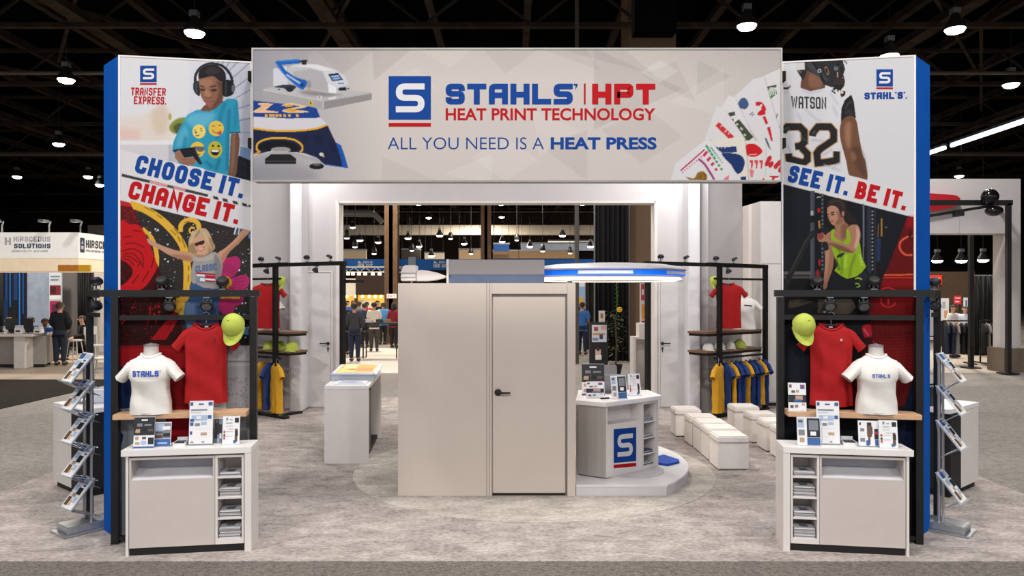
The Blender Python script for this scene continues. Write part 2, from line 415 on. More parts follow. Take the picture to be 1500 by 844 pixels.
WHITEP = mat('white_laminate', (216, 209, 205), .45, var=.025, scale=5)
WALLW = mat('white_fabric_wall', (194, 188, 187), .75, var=.04, scale=1.3)
BEIGE = mat('warm_white_panel', (206, 193, 182), .6, var=.025, scale=1.6)
GREYW = mat('cool_grey_panel', (176, 172, 172), .6, var=.04, scale=1.5)
BLACK = mat('black_metal', (30, 29, 29), .45, .3, var=.1)
BLKPL = mat('black_plastic', (26, 25, 26), .5)
DARK = mat('dark_laminate', (24, 23, 24), .6)
ROOF = mat('roof_deck', (4, 4, 4), 1., var=.3, scale=3, spec=0., stretch=(1, 12, 1))
STEEL = mat('roof_steel', (46, 39, 33), .9, var=.35, scale=2, spec=.03)
BLUEF = mat('blue_fabric', (0, 80, 166), .8, var=.06, scale=3, spec=.1)
CHROME = mat('brushed_aluminium', (176, 178, 182), .3, .75, var=.08, scale=30, stretch=(1, 1, .05))
GREYMET = mat('grey_metal', (120, 122, 126), .4, .6)
WOOD = mat('light_wood', (196, 158, 124), .5, var=.16, scale=9, stretch=(1, 1, 6))
DWOOD = mat('brown_wood', (124, 92, 74), .55, var=.2, scale=9, stretch=(1, 1, 6))
GLASS = mat('clear_acrylic', (215, 222, 230), .12, alpha=.38)

# hall roof, far walls, trusses and columns
struct(MB().box(-60, 60, -6, 90, 11.6, 11.9).build('ceiling', ROOF))
struct(MB().box(-60, 60, 88, 88.6, 0, 11.6).build('wall_back', mat('hall_wall', (58, 49, 42), .9, var=.2, scale=.5)))
struct(MB().box(-60, -59.4, -6, 88, 0, 11.6).build('wall_left', MATS['hall_wall']))
struct(MB().box(59.4, 60, -6, 88, 0, 11.6).build('wall_right', MATS['hall_wall']))
def truss_x(y, z, name='ceiling_truss'):
    b = MB()
    b.box(-58, 58, y-.09, y+.09, z, z+.14); b.box(-58, 58, y-.07, y+.07, z+1.25, z+1.37)
    x = -57
    while x < 57:
        b.bar((x, y, z+.07), (x+1.6, y, z+1.3), .07, .07); b.bar((x+1.6, y, z+1.3), (x+3.2, y, z+.07), .07, .07); x += 3.2
    o = struct(b.build(name, STEEL)); return o
for y in (15.5, 21.5, 27.5, 34, 41, 49, 58, 68, 79): truss_x(y, 9.75)
def purlin(x, w, z, m):
    return struct(MB().box(x-w/2, x+w/2, 6, 87, z, z+.28).box(x-w, x+w, 6, 87, z-.03, z).build('ceiling_purlin', m))
for i in range(-12, 13): purlin(i*3.1+.5, .12, 11.1, STEEL)
for x in (-23, -12.5, -5.3, 4.2, 12.6, 22): purlin(x, .22, 9.9, STEEL)
for (x0, y0, x1, y1) in ((-17, 16, -8, 27), (-9, 16, -16, 26), (9, 17, 17, 27), (-22, 22, -13, 34), (14, 22, 21, 33), (-3, 17, -7, 26)):
    struct(MB().bar((x0, y0, 10.2), (x1, y1, 10.2), .1, .12).build('ceiling_brace', STEEL))
struct(MB().tube([(-58, 24.4, 9.3), (58, 24.4, 9.3)], .07, 8).build('ceiling_pipe', mat('pipe_paint', (70, 62, 54), .5)))
struct(MB().tube([(-58, 38, 9.2), (58, 38, 9.2)], .12, 8).build('ceiling_pipe', MATS['pipe_paint']))
struct(MB().tube([(2.2, 12, 10.6), (2.2, 20, 10.5)], .03, 6).build('ceiling_pipe', MATS['pipe_paint']))
struct(MB().box(-40, 30, 69.5, 70.5, 7.55, 8.45).build('trim_1', mat('pale_duct', (196, 186, 172), .6, var=.15, scale=.6)))
def column(x, y, w, m):
    b = MB(); h = w/2
    b.box(x-h, x+h, y-h, y-h*.72, 0, 11.6); b.box(x-h, x+h, y+h*.72, y+h, 0, 11.6); b.box(x-h*.3, x+h*.3, y-h, y+h, 0, 11.6)
    b.box(x-h*1.15, x+h*1.15, y-h*1.15, y+h*1.15, 0, .35)
    return struct(b.build('column', m))
BROWN = mat('brown_steel', (92, 68, 47), .55, .2, var=.2, scale=3)
column(pxx(574, 30), 30, .52, BROWN); column(pxx(712, 40), 40, .54, BROWN)
struct(MB().tube([(pxx(845, 21), 21, 0), (pxx(845, 21), 21, 11.6)], .06, 10).build('column', mat('grey_pipe', (70, 66, 62), .5)))
struct(MB().box(pxx(920, 22), pxx(990, 22), 22, 23.4, 0, 11.6).build('column', mat('brown_pillar', (96, 74, 54), .8, var=.1, scale=1)))
struct(MB().box(pxx(962, 40), pxx(1000, 40), 13, 13.3, 10, 11.6).build('ceiling_post', ROOF))
# the big dark post above the header
struct(MB().box(pxx(925, 15), pxx(985, 15), 14.6, 15, 7.2, 11.6).build('ceiling_post', mat('black_duct', (8, 8, 8), .9, spec=0.)))

# ------------------------------------------------------------------ the rear gantry wall with its two doors
YR = 12.86
def rx(x): return pxx(x, YR)
b = MB(); ZT = 4.7
struct(MB().box(rx(438), rx(496), YR, YR+.3, 0, ZT).build('wall_rear_left', WALLW))
struct(MB().box(rx(960), rx(1012), YR, YR+.3, 0, ZT).build('wall_rear_right', WALLW))
struct(MB().box(rx(496), rx(960), YR, YR+.3, pz(295, YR), ZT).build('wall_rear_header', WALLW))
struct(MB().box(rx(496), rx(960), YR-.015, YR+.31, pz(295, YR)-.03, pz(295, YR)).build('trim_2', WHITEP))
struct(MB().box(rx(492), rx(497), YR-.015, YR+.31, 0, pz(295, YR)).build('trim_3', WHITEP))
struct(MB().box(rx(958.5), rx(963), YR-.015, YR+.31, 0, pz(295, YR)).build('trim_4', WHITEP))
def strip_pier(x0, x1, y, name):
    return struct(MB().box(pxx(x0, y), pxx(x1, y), y, y+.45, 0, ZT).build(name, mat('white_pier', (226, 224, 226), .5, var=.02), bevel=.02))
strip_pier(424, 441, 12.42, 'wall_pier_left'); strip_pier(1009, 1026, 12.42, 'wall_pier_right')
struct(MB().prism([(-5.6, 13.35), (pxx(424, 12.86)-.005, 12.86), (pxx(424, 12.86)-.005, 13.0), (-5.6, 13.5)], 0, ZT).build('wall_left_return', WALLW))
struct(MB().prism([(pxx(1032, 12.6), 12.6), (pxx(1087, 13.4), 13.4), (pxx(1087, 13.4), 13.6), (pxx(1032, 12.6), 12.8)], 0, ZT).build('wall_right_return', WALLW))
struct(MB().box(pxx(1026, 12.65)+.002, pxx(1032, 12.65)+.05, 12.6, 12.8, 0, ZT).build('trim_5', GREYW))
def rear_door(name, x0, x1, ytop, hx, flip):
    y = YR-.018; o = struct(MB().box(rx(x0), rx(x1), y, YR-.001, .02, pz(ytop, YR)).build(name, mat('white_door', (207, 203, 202), .5, var=.03), bevel=.006))
    f = MB(); g = .035
    f.box(rx(x0)-g, rx(x0)-.006, y-.006, YR-.001, 0, pz(ytop, YR)+g); f.box(rx(x1)+.006, rx(x1)+g, y-.006, YR-.001, 0, pz(ytop, YR)+g); f.box(rx(x0)-.006, rx(x1)+.006, y-.006, YR-.001, pz(ytop, YR)+.008, pz(ytop, YR)+g)
    f.build('door_frame', WHITEP, o)
    X, Z = rx(hx), pz(503, YR)
    h = MB(); h.lathe([(.028, 0), (.028, .012), (.02, .016)], (X, y, Z), 14, M=Matrix.Rotation(PI/2, 3, 'X')); h.tube([(X, y-.012, Z), (X, y-.055, Z), (X+flip*.02, y-.06, Z), (X+flip*.13, y-.055, Z)], .011, 8)
    h.build('door_handle', BLKPL, o, smooth=True)
    k = MB(); k.lathe([(.018, 0), (.018, .012)], (X, y, Z-.09), 12, M=Matrix.Rotation(PI/2, 3, 'X')); k.box(X-.006, X+.006, y-.018, y, Z-.15, Z-.06); k.build('lock', BLKPL, o)
    return o
rear_door('door_1', 443, 485, 400, 481, -1)
rear_door('door_2', 967, 1008, 412, 970, 1)
area('pier_uplight', (pxx(432, 11.9), 12.15, 4.5), .25, 18, (1, 1, 1), (math.radians(20), 0, 0))
area('pier_uplight', (pxx(1018, 11.9), 12.15, 4.5), .25, 18, (1, 1, 1), (math.radians(20), 0, 0))
area('pier_uplight', (pxx(985, 11), 11.2, 4.6), .5, 16, (.96, .97, 1), (math.radians(40), 0, 0))
# the tall white cabinet behind the right rack
t = thing('storage_tower', 'tall plain white cabinet tower standing behind the right clothes rack', 'cabinet', (4.6, 13.2, 0))
x0, x1 = pxx(1100, 13.4), pxx(1150, 13.4)
MB().prism([(x0, 13.9), (pxx(1114, 13.1), 13.1), (x1, 13.1), (x1, 13.9)], .06, pz(295, 13.1)).build('carcass', WHITEP, t, True)
MB().prism([(pxx(1114, 13.1)+.008, 13.085), (x1-.01, 13.085), (x1-.01, 13.1), (pxx(1114, 13.1)+.008, 13.1)], pz(386, 13.1), pz(296, 13.1)).build('upper_door', WHITEP, t, True, bevel=.003)
MB().prism([(pxx(1114, 13.1)+.008, 13.085), (x1-.01, 13.085), (x1-.01, 13.1), (pxx(1114, 13.1)+.008, 13.1)], .08, pz(389, 13.1)).build('lower_door', WHITEP, t, True, bevel=.003)
MB().prism([(x0+.02, 13.88), (pxx(1114, 13.1), 13.13), (x1-.02, 13.13), (x1-.02, 13.88)], 0, .06).build('plinth', DARK, t, True)

# ------------------------------------------------------------------ towers
TO = (3.223, 5.97); TA = math.radians(9.5); TW = 1.031; TH = 3.93
def TF(s): return Fr(XC+s*TO[0], TO[1], TA if s < 0 else TA, 1) if s < 0 else Fr(XC+TO[0], TO[1], TA, -1)
# u runs from the outer edge inwards: for the left tower that is +x
def build_tower(s, art, label, cat='display tower'):
    f = TF(s); t = thing('graphic_tower', label, cat, tuple(f.p(TW/2, .15)))
    q = f.p(0, 0); r = f.p(TW, 0)
    bo = (XC+s*3.496, 6.24); bi = (XC+s*2.33, 6.50)
    MB().prism([(q.x, q.y), (r.x, r.y), bi, bo], 0, TH).build('frame', BLUEF, t, True)
    # thin white border of the front frame
    e = MB()
    e.box(-.004, .012, -.008, 0, 0, TH, f); e.box(TW-.01, TW+.003, -.008, 0, 0, TH, f); e.box(.012, TW-.01, -.008, 0, TH-.012, TH, f)
    e.build('edge_trim', WHITEP, t, True)
    n = Vector((-f.v[0], -f.v[1], 0))
    a, c = f.p(.012, -.005), f.p(TW-.01, -.005)
    zs = list(np.linspace(0, .55, 8))+list(np.linspace(.58, TH-.012, 720))
    if s > 0: a, c = c, a
    g = print_grid('front_graphic', a, c, None, 250, zs, art, proj, t)
    hits = [plane_hit(f.p(0, 0), n, .005+.0012*k) for k in (1, 2)]
    return t, f, g, hits
RED = (166, 8, 18); BLUE = (4, 58, 132); WHT = (224, 223, 226)

def skin_shade(c, k): return tuple(min(255, v*k) for v in c)
# ---- left print
A = Art(170, 78, 374, 800, (219, 218, 222))
z = A.zoom(0, 0, 1)
A.poly([(277, 70), (374, 70), (374, 300), (277, 300)], (212, 212, 220), 1, 3)
A.poly([(318, 70), (374, 70), (374, 300), (318, 300)], (186, 188, 202), .8, 5)
A.blob([(174, 175), (205, 172), (225, 160), (245, 158), (250, 175), (248, 205), (174, 207)], (224, 206, 192), .7, 4)
A.blob([(224, 162), (240, 152), (246, 170), (244, 190), (232, 198), (222, 180)], (205, 182, 160), .6, 3)
A.poly([(170, 186), (205, 190), (205, 206), (170, 206)], (222, 176, 170), .5, 3)
A.poly([(170, 206), (262, 206), (262, 214), (170, 214)], (226, 226, 230), .9, 1)
A.poly([(170, 212), (250, 212), (256, 260), (170, 260)], (206, 204, 208), 1, .6)
A.poly([(247, 212), (262, 212), (262, 260), (247, 250)], (172, 172, 182), .8, .8)
A.blob([(248, 186), (256, 176), (268, 172), (276, 174), (272, 186), (262, 196), (252, 194)], (126, 138, 60), 1, .8)
A.blob([(254, 186), (264, 180), (268, 188), (260, 196)], (74, 80, 46), .9, .8)
A.ell(249, 171, 2.5, 5, (168, 164, 90), 0, .9, .6)
z.zoom(240, 80, 8.443)                                   # wall of bricks behind the boy
for p in ([(770, 240), (940, 60)], [(830, 305), (1065, 100)], [(880, 410), (1065, 275)], [(890, 540), (1065, 435)], [(915, 670), (1065, 620)], [(915, 815), (1065, 795)], [(700, 150), (760, 60)], [(660, 110), (690, 60)], [(770, 160), (830, 60)]):
    A.line(p, 9, (96, 100, 120), .85, .3, False)
for p in ([(940, 210), (950, 350)], [(1010, 80), (1015, 130)], [(960, 350), (965, 480)], [(965, 520), (975, 640)]): A.line(p, 5, (150, 154, 172), .7, .3, False)
z.zoom(240, 160, 7.671)
A.poly([(850, 105), (980, 95), (980, 420), (850, 400)], (166, 172, 190), .7, .6)
A.line([(845, 130), (975, 100)], 6, (90, 95, 110), .8, .3, False); A.line([(845, 265), (975, 265)], 6, (90, 95, 110), .8, .3, False)
A.poly([(860, 420), (980, 440), (980, 580), (850, 530)], (104, 132, 176), .9, .6)
A.poly([(840, 520), (985, 580), (985, 830), (780, 760)], (22, 26, 34))
for p in ([(820, 690), (985, 810)], [(850, 580), (985, 680)], [(910, 560), (915, 770)]): A.line(p, 4, (70, 78, 92), .7, .3, False)
# boy
A.zoom(240, 80, 8.443)
SK = (128, 88, 68)
A.blob([(520, 620), (720, 570), (730, 630), (620, 700), (540, 715), (450, 700), (470, 668)], (112, 74, 58))
A.blob([(440, 290), (520, 275), (610, 255), (670, 290), (735, 330), (742, 430), (735, 510), (718, 570), (680, 622), (620, 655), (560, 648), (520, 610), (470, 540), (445, 460), (430, 370)], (138, 96, 76))
A.blob([(650, 330), (740, 340), (742, 430), (735, 510), (718, 570), (640, 650), (600, 640), (660, 540), (680, 430)], (88, 56, 46), .75, 1.2)
A.blob([(450, 320), (560, 300), (600, 350), (560, 400), (480, 400), (445, 370)], (168, 122, 98), .6, 1.2)
A.blob([(500, 440), (545, 430), (590, 510), (540, 530), (505, 520)], (172, 126, 102), .7, .8)
A.blob([(430, 300), (432, 220), (490, 150), (600, 125), (690, 150), (755, 215), (768, 305), (740, 335), (680, 318), (610, 268), (520, 282), (440, 300)], (32, 28, 32))
A.blob([(520, 180), (620, 150), (700, 200), (640, 240), (540, 250)], (54, 50, 56), .7, 1)
A.line([(450, 385), (500, 400)], 14, (52, 34, 30)); A.line([(570, 400), (650, 385)], 14, (52, 34, 30))
A.ell(480, 435, 34, 14, (58, 36, 34), .1, .9, .4); A.ell(620, 440, 40, 15, (48, 30, 30), -.1, .9, .4)
A.line([(505, 520), (545, 535), (590, 520)], 9, (84, 50, 42), .9, .3)
A.blob([(505, 575), (560, 568), (620, 575), (570, 602), (530, 600)], (166, 92, 88)); A.line([(505, 578), (560, 584), (622, 575)], 6, (80, 40, 40))
A.line([(390, 370), (392, 260), (450, 165), (540, 118), (620, 112), (730, 145), (815, 235), (852, 345)], 34, (36, 38, 46))
A.line([(385, 300), (440, 180), (540, 125), (620, 120)], 10, (74, 78, 92), .8, .3)
A.blob([(362, 370), (385, 330), (425, 330), (442, 400), (445, 510), (400, 490), (368, 440)], (40, 44, 54)); A.line([(398, 350), (402, 480)], 12, (88, 96, 116), .8, .3)
A.blob([(728, 330), (790, 310), (850, 335), (878, 400), (862, 480), (800, 518), (735, 510), (722, 420)], (22, 24, 28))
A.line([(770, 330), (765, 500)], 16, (70, 76, 88), .8, .4); A.ell(856, 420, 20, 50, (110, 112, 122), 0, .9, .4)
# shirt
A.zoom(0, 0, 1)
TEAL = (42, 148, 180)
A.poly([(286, 162), (291, 160.5), (297, 163), (306, 163.5), (316, 159), (325, 151), (332, 145), (344, 144.5), (348, 147.5), (349.5, 163), (351, 180), (352.3, 194.5), (336.5, 196), (336, 230), (335, 258), (305, 251), (296, 246), (262, 240), (256, 226), (252.5, 221), (254, 208), (261, 192), (268.7, 178), (275, 168)], TEAL)
A.blob([(280, 166), (300, 165), (316, 166), (308, 182), (290, 190), (278, 184), (272, 176)], (104, 180, 210), .8, 3)
A.blob([(262, 196), (272, 184), (276, 200), (270, 214), (258, 214)], (92, 172, 204), .8, 2)
for p, c in (([(330, 150), (322, 175), (318, 205)], (18, 106, 136)), ([(346, 150), (344, 190)], (24, 118, 148)), ([(336, 160), (334, 196), (333, 250)], (16, 100, 130)), ([(272, 200), (268, 222)], (22, 110, 140)), ([(322, 232), (316, 250)], (10, 92, 118)), ([(300, 236), (312, 246)], (16, 100, 126))): A.line(p, 5, c, .6, 1.6)
A.line([(254, 220.5), (258, 221), (262, 219)], 3, (16, 30, 60)); A.line([(337, 194), (352, 194)], 1.6, (22, 70, 96))
A.zoom(240, 160, 7.671)
A.blob([(755, 290), (790, 275), (840, 275), (850, 400), (832, 560), (805, 752), (725, 742), (738, 620), (745, 480)], (110, 78, 62)); A.blob([(770, 300), (800, 300), (795, 500), (770, 700), (750, 690), (765, 500)], (150, 108, 86), .7, 1.5)
YL = (228, 198, 92)
for cx, cy, rx_, ry_, c in ((395, 250, 74, 78, (232, 206, 110)), (588, 216, 86, 87, (226, 190, 78)), (378, 455, 82, 88, (226, 188, 66)), (576, 455, 80, 95, (188, 178, 54))): A.ell(cx, cy, rx_, ry_, c)
A.ell(360, 262, 10, 13, (60, 62, 80)); A.line([(340, 240), (358, 232)], 9, (90, 70, 40)); A.line([(408, 222), (430, 216)], 8, (90, 70, 40)); A.line([(410, 245), (432, 240)], 9, (60, 60, 70)); A.line([(358, 292), (380, 300), (400, 288)], 9, (60, 60, 80))
A.line([(540, 195), (558, 186), (572, 196)], 8, (70, 60, 60)); A.line([(612, 186), (630, 178), (642, 190)], 8, (70, 60, 60)); A.line([(542, 230), (570, 262), (610, 265), (640, 240)], 9, (120, 70, 50)); A.blob([(600, 262), (640, 245), (648, 275), (620, 290)], (200, 70, 80)); A.ell(628, 218, 20, 18, (240, 186, 50))
A.blob([(340, 418), (400, 420), (458, 424), (450, 465), (400, 480), (360, 450)], (96, 98, 108)); A.line([(385, 515), (410, 505)], 10, (120, 80, 50))
A.ell(552, 412, 14, 12, (40, 36, 34)); A.ell(614, 414, 14, 12, (40, 36, 34)); A.blob([(528, 460), (575, 468), (626, 460), (612, 508), (575, 520), (540, 505)], (26, 30, 44)); A.poly([(532, 464), (622, 464), (614, 480), (542, 482)], (236, 238, 244))
A.blob([(128, 490), (170, 462), (220, 500), (245, 545), (330, 535), (372, 570), (350, 600), (335, 630), (250, 632), (180, 598), (130, 550)], (150, 108, 90))
for y in (565, 590, 612): A.line([(200, y), (270, y+4), (345, y-10)], 5, (92, 60, 50), .8, .3)
A.poly([(172, 446), (342, 426), (432, 612), (405, 626), (350, 560), (330, 530), (230, 545)], (24, 26, 34)); A.line([(342, 430), (418, 618)], 14, (50, 58, 84), .9, .2, False)
# white slogan bands
A.zoom(0, 0, 1)
A.poly([(170, 217.5), (374, 266.8), (374, 345), (170, 294)], (219, 217, 220))
A.zoom(170, 210, 6.49)
A.poly([(55, 288), (880, 486), (868, 510), (55, 316)], (62, 61, 62)); A.poly([(320, 355), (490, 392), (486, 416), (315, 378)], (214, 150, 154)); A.poly([(545, 408), (662, 436), (655, 458), (548, 434)], (212, 140, 148)); A.poly([(505, 398), (540, 406), (535, 428), (490, 418)], (80, 82, 78))
for x0 in (920, 1010, 1105, 1195, 1258): A.poly([(x0, 498+(x0-920)*.24), (x0+46, 509+(x0-920)*.24), (x0+58, 540+(x0-920)*.24), (x0+8, 530+(x0-920)*.24)] if x0 < 1250 else [(1258, 582), (1286, 588), (1286, 610), (1258, 604)], (58, 58, 58)); 
# lower picture: dark wall with mural
z.zoom(0, 0, 1)
def low(x, y):
    n = 1+.22*np.sin(y*1.9+np.sin(x*.13)*2)*np.sin(x*.31+y*.7); return np.stack([47*n, 44*n, 43*n], -1)
A.poly([(170, 292), (374, 341.5), (374, 510), (170, 510)], low)
A.zoom(170, 290, 6.03)
A.dots(150, 210, 90, 1200, 900, 2, 6, (206, 206, 210)); A.dots(22, 210, 150, 1200, 800, 7, 12, (222, 224, 230))
GOLD = (226, 176, 58)
A.line([(120, 55), (250, 100), (380, 180), (480, 270), (560, 370), (605, 470), (628, 600), (628, 720), (622, 830), (600, 900), (560, 960)], 66, GOLD)
A.line([(230, 270), (310, 350), (350, 450), (362, 560), (350, 640)], 38, GOLD)
A.line([(570, 300), (575, 240), (620, 200), (680, 195), (725, 230), (735, 290)], 42, GOLD); A.line([(700, 300), (670, 315), (648, 290), (665, 262), (695, 270)], 16, GOLD)
for p in ([(250, 80), (340, 125)], [(360, 150), (410, 180)], [(480, 280), (530, 330)], [(510, 265), (550, 320)], [(580, 350), (610, 440)], [(545, 340), (570, 390)], [(600, 220), (650, 205)], [(240, 300), (290, 345)], [(640, 600), (640, 640)], [(640, 680), (636, 740)], [(328, 470), (332, 520)]): A.line(p, 6, (60, 46, 24), .9, .2, False)
def brickred(x, y):
    n = 1+.4*np.sin(y*2.3)*np.sin(x*.8+y*.4); return np.stack([62*n, 8*n, 10*n], -1)
z.poly([(30, 20), (125, 45), (205, 205), (300, 440), (420, 720), (470, 835), (30, 835)], brickred)
A.poly([(30, 20), (128, 47), (140, 80), (30, 66)], (190, 30, 36))
A.poly([(30, 66), (140, 80), (205, 205), (200, 240), (30, 230)], (96, 20, 24), .9); A.dots(40, 50, 80, 190, 220, 2, 5, (180, 40, 44))
A.blob([(30, 225), (120, 232), (215, 250), (290, 400), (360, 590), (330, 680), (260, 780), (170, 830), (30, 840), (30, 700)], (194, 20, 28))
A.blob([(10, 560), (80, 565), (140, 620), (140, 680), (90, 745), (10, 770)], (50, 6, 10)); A.dots(40, 50, 570, 130, 740, 2, 4, (150, 16, 24))
for p in ([(60, 350), (140, 335)], [(80, 405), (170, 400), (250, 440)], [(55, 470), (150, 450), (230, 500), (240, 600)], [(60, 500), (140, 490), (200, 540), (240, 620)], [(55, 520), (130, 520), (190, 570)], [(140, 760), (200, 680)], [(230, 740), (290, 650)], [(150, 285), (220, 300)], [(310, 620), (340, 520)], [(60, 540), (120, 550), (160, 600)], [(190, 610), (215, 560)]): A.line(p, 8, (74, 6, 12), .9, .2)
# flower
A.zoom(260, 330, 7.675)
MAG = (172, 40, 98)
A.blob([(510, 400), (530, 370), (590, 362), (650, 348), (700, 380), (708, 450), (670, 530), (620, 580), (540, 600), (480, 580)], MAG)
A.blob([(600, 610), (680, 570), (760, 560), (808, 600), (800, 670), (760, 722), (700, 740), (600, 700)], MAG)
A.blob([(510, 720), (590, 700), (700, 740), (740, 800), (730, 870), (660, 910), (600, 880), (540, 820)], MAG)
for a in range(-40, 60, 12): A.line([(545+75*math.sin(math.radians(a)), 600-75*math.cos(math.radians(a))), (545+185*math.sin(math.radians(a)), 620-185*math.cos(math.radians(a)))], 6, (104, 24, 66), .8, .2, False)
for a in range(60, 150, 14): A.line([(560+80*math.sin(math.radians(a)), 640-80*math.cos(math.radians(a))), (560+190*math.sin(math.radians(a)), 640-190*math.cos(math.radians(a)))], 6, (104, 24, 66), .8, .2, False)
A.ell(545, 645, 66, 70, (206, 148, 40)); A.dots(25, 500, 590, 590, 700, 4, 8, (150, 98, 30))
A.line([(20, 815), (700, 815)], 30, GOLD)
# woman with raised arms
A.zoom(170, 290, 6.03)
SKW = (196, 148, 120)
A.poly([(1045, 258), (1195, 290), (1195, 350), (1170, 330), (1040, 330)], (66, 84, 120), .8); A.line([(1060, 262), (1045, 320)], 12, (220, 224, 232)); A.line([(1090, 270), (1080, 320)], 10, (200, 208, 224)); A.ell(1185, 340, 16, 22, (100, 134, 190))
A.blob([(272, 362), (310, 368), (345, 392), (430, 430), (540, 465), (640, 478), (690, 520), (668, 562), (600, 550), (480, 510), (385, 455), (300, 412)], SKW)
A.blob([(480, 500), (560, 540), (660, 560), (660, 520), (560, 500)], (150, 102, 80), .6, .8)
A.blob([(1118, 282), (1178, 290), (1162, 322), (1080, 405), (1000, 480), (945, 572), (918, 560), (898, 490), (960, 445), (1050, 365)], SKW)
A.blob([(1150, 320), (1080, 405), (1000, 480), (945, 572), (930, 520), (1000, 440)], (160, 108, 84), .6, .8)
A.blob([(690, 508), (760, 516), (868, 476), (912, 520), (940, 590), (930, 680), (915, 740), (905, 800), (840, 800), (760, 790), (665, 742), (664, 640), (680, 570)], (158, 154, 152))
A.blob([(690, 520), (760, 530), (860, 495), (860, 540), (760, 560), (690, 550)], (190, 182, 176), .6, 1); A.blob([(870, 500), (930, 590), (915, 740), (880, 790), (870, 640)], (108, 106, 110), .6, 1.4)
A.poly([(650, 770), (700, 755), (780, 800), (915, 800), (930, 1100), (640, 1100)], (56, 88, 134))
A.blob([(700, 480), (790, 470), (820, 500), (760, 524), (710, 520)], (176, 126, 100))
A.blob([(690, 290), (740, 268), (795, 275), (835, 330), (852, 385), (876, 430), (852, 472), (810, 488), (770, 505), (715, 500), (680, 510), (648, 480), (638, 415), (650, 345)], (192, 164, 128))
A.blob([(690, 500), (650, 470), (645, 420), (690, 400), (720, 470)], (140, 108, 78), .7, 1); A.blob([(830, 340), (872, 430), (850, 470), (815, 480), (820, 400)], (150, 118, 86), .7, 1)
A.blob([(690, 365), (740, 345), (785, 365), (792, 430), (775, 475), (745, 495), (720, 480), (696, 430)], (208, 158, 130))
A.poly([(690, 402), (775, 372), (785, 395), (760, 415), (735, 415), (705, 430)], (60, 34, 34)); A.line([(722, 460), (752, 462), (778, 432)], 13, (200, 60, 66)); A.line([(730, 457), (752, 457), (770, 440)], 6, (240, 236, 232))
A.line([(690, 300), (660, 400)], 10, (214, 188, 150), .8, .5); A.line([(770, 300), (820, 400), (840, 450)], 10, (218, 194, 158), .8, .5); A.line([(740, 290), (700, 345)], 12, (124, 94, 66), .7, .5)
# jeans, red glow and car below the bar
A.zoom(160, 420, 6.027)
def brick2(x, y):
    n = 1+.5*np.sin(y*2.1)*np.sin(x*.9+y*.3); return np.stack([46*n, 5*n, 7*n], -1)
A.poly([(60, 100), (600, 100), (600, 200), (690, 540), (60, 540)], brick2)
A.dots(90, 100, 110, 640, 500, 3, 8, (140, 14, 22)); A.dots(14, 100, 120, 500, 400, 7, 12, (196, 24, 30)); A.line([(362, 170), (360, 250)], 13, (186, 20, 28), 1, .3, False)
A.poly([(590, 100), (690, 100), (655, 270), (575, 215)], GOLD); A.poly([(575, 215), (625, 262), (500, 470), (365, 470)], (172, 16, 26)); A.line([(640, 190), (510, 380)], 6, (80, 10, 14), .8, .2, False)
A.poly([(672, 130), (965, 130), (975, 380), (700, 400), (655, 260)], (64, 92, 138)); A.poly([(672, 130), (760, 150), (760, 380), (700, 390), (658, 250)], (112, 136, 170), .7, 2); A.line([(770, 190), (860, 150)], 14, (36, 52, 86), .7, 1)
A.poly([(975, 130), (1100, 110), (1110, 230), (1230, 400), (1230, 520), (960, 520)], (40, 40, 42)); A.blob([(975, 120), (1100, 110), (1106, 200), (1070, 245), (1000, 240), (970, 200)], MAG); A.dots(12, 1110, 130, 1230, 480, 4, 9, (200, 204, 212)); A.ell(1192, 255, 22, 14, (70, 160, 210)); A.poly([(1180, 370), (1230, 350), (1230, 430), (1190, 420)], (92, 160, 214))
A.poly([(60, 520), (800, 520), (800, 1000), (60, 1000)], (152, 14, 24)); A.poly([(60, 520), (700, 520), (700, 545), (60, 545)], (110, 8, 16), .8, 1.5)
A.poly([(1030, 520), (1250, 520), (1250, 1000), (1030, 1000)], (164, 160, 160)); A.poly([(1030, 655), (1250, 655), (1250, 668), (1030, 668)], (96, 92, 92), .8, .4); A.poly([(1030, 765), (1250, 750), (1250, 800), (1030, 800)], (118, 114, 112), .8, 1)
A.zoom(160, 540, 6.027)
A.poly([(60, -20), (190, -20), (200, 150), (220, 350), (60, 360)], (16, 46, 92)); A.poly([(520, 0), (700, 0), (700, 360), (500, 360)], (90, 6, 14)); A.blob([(530, 30), (690, 60), (690, 340), (560, 330)], (140, 10, 18), .7, 2)
A.poly([(1030, -20), (1250, -20), (1250, 1500), (1030, 1500)], (150, 148, 150)); A.dots(60, 1035, 80, 1225, 330, 4, 14, (132, 130, 132))
A.poly([(60, 360), (540, 360), (540, 1500), (60, 1500)], (140, 146, 158)); A.poly([(500, 340), (720, 340), (720, 1500), (500, 1500)], (160, 10, 26)); A.blob([(60, 560), (100, 560), (125, 600), (95, 700), (60, 760)], (20, 50, 100))
A.grain(3)
LEFT_ART = A
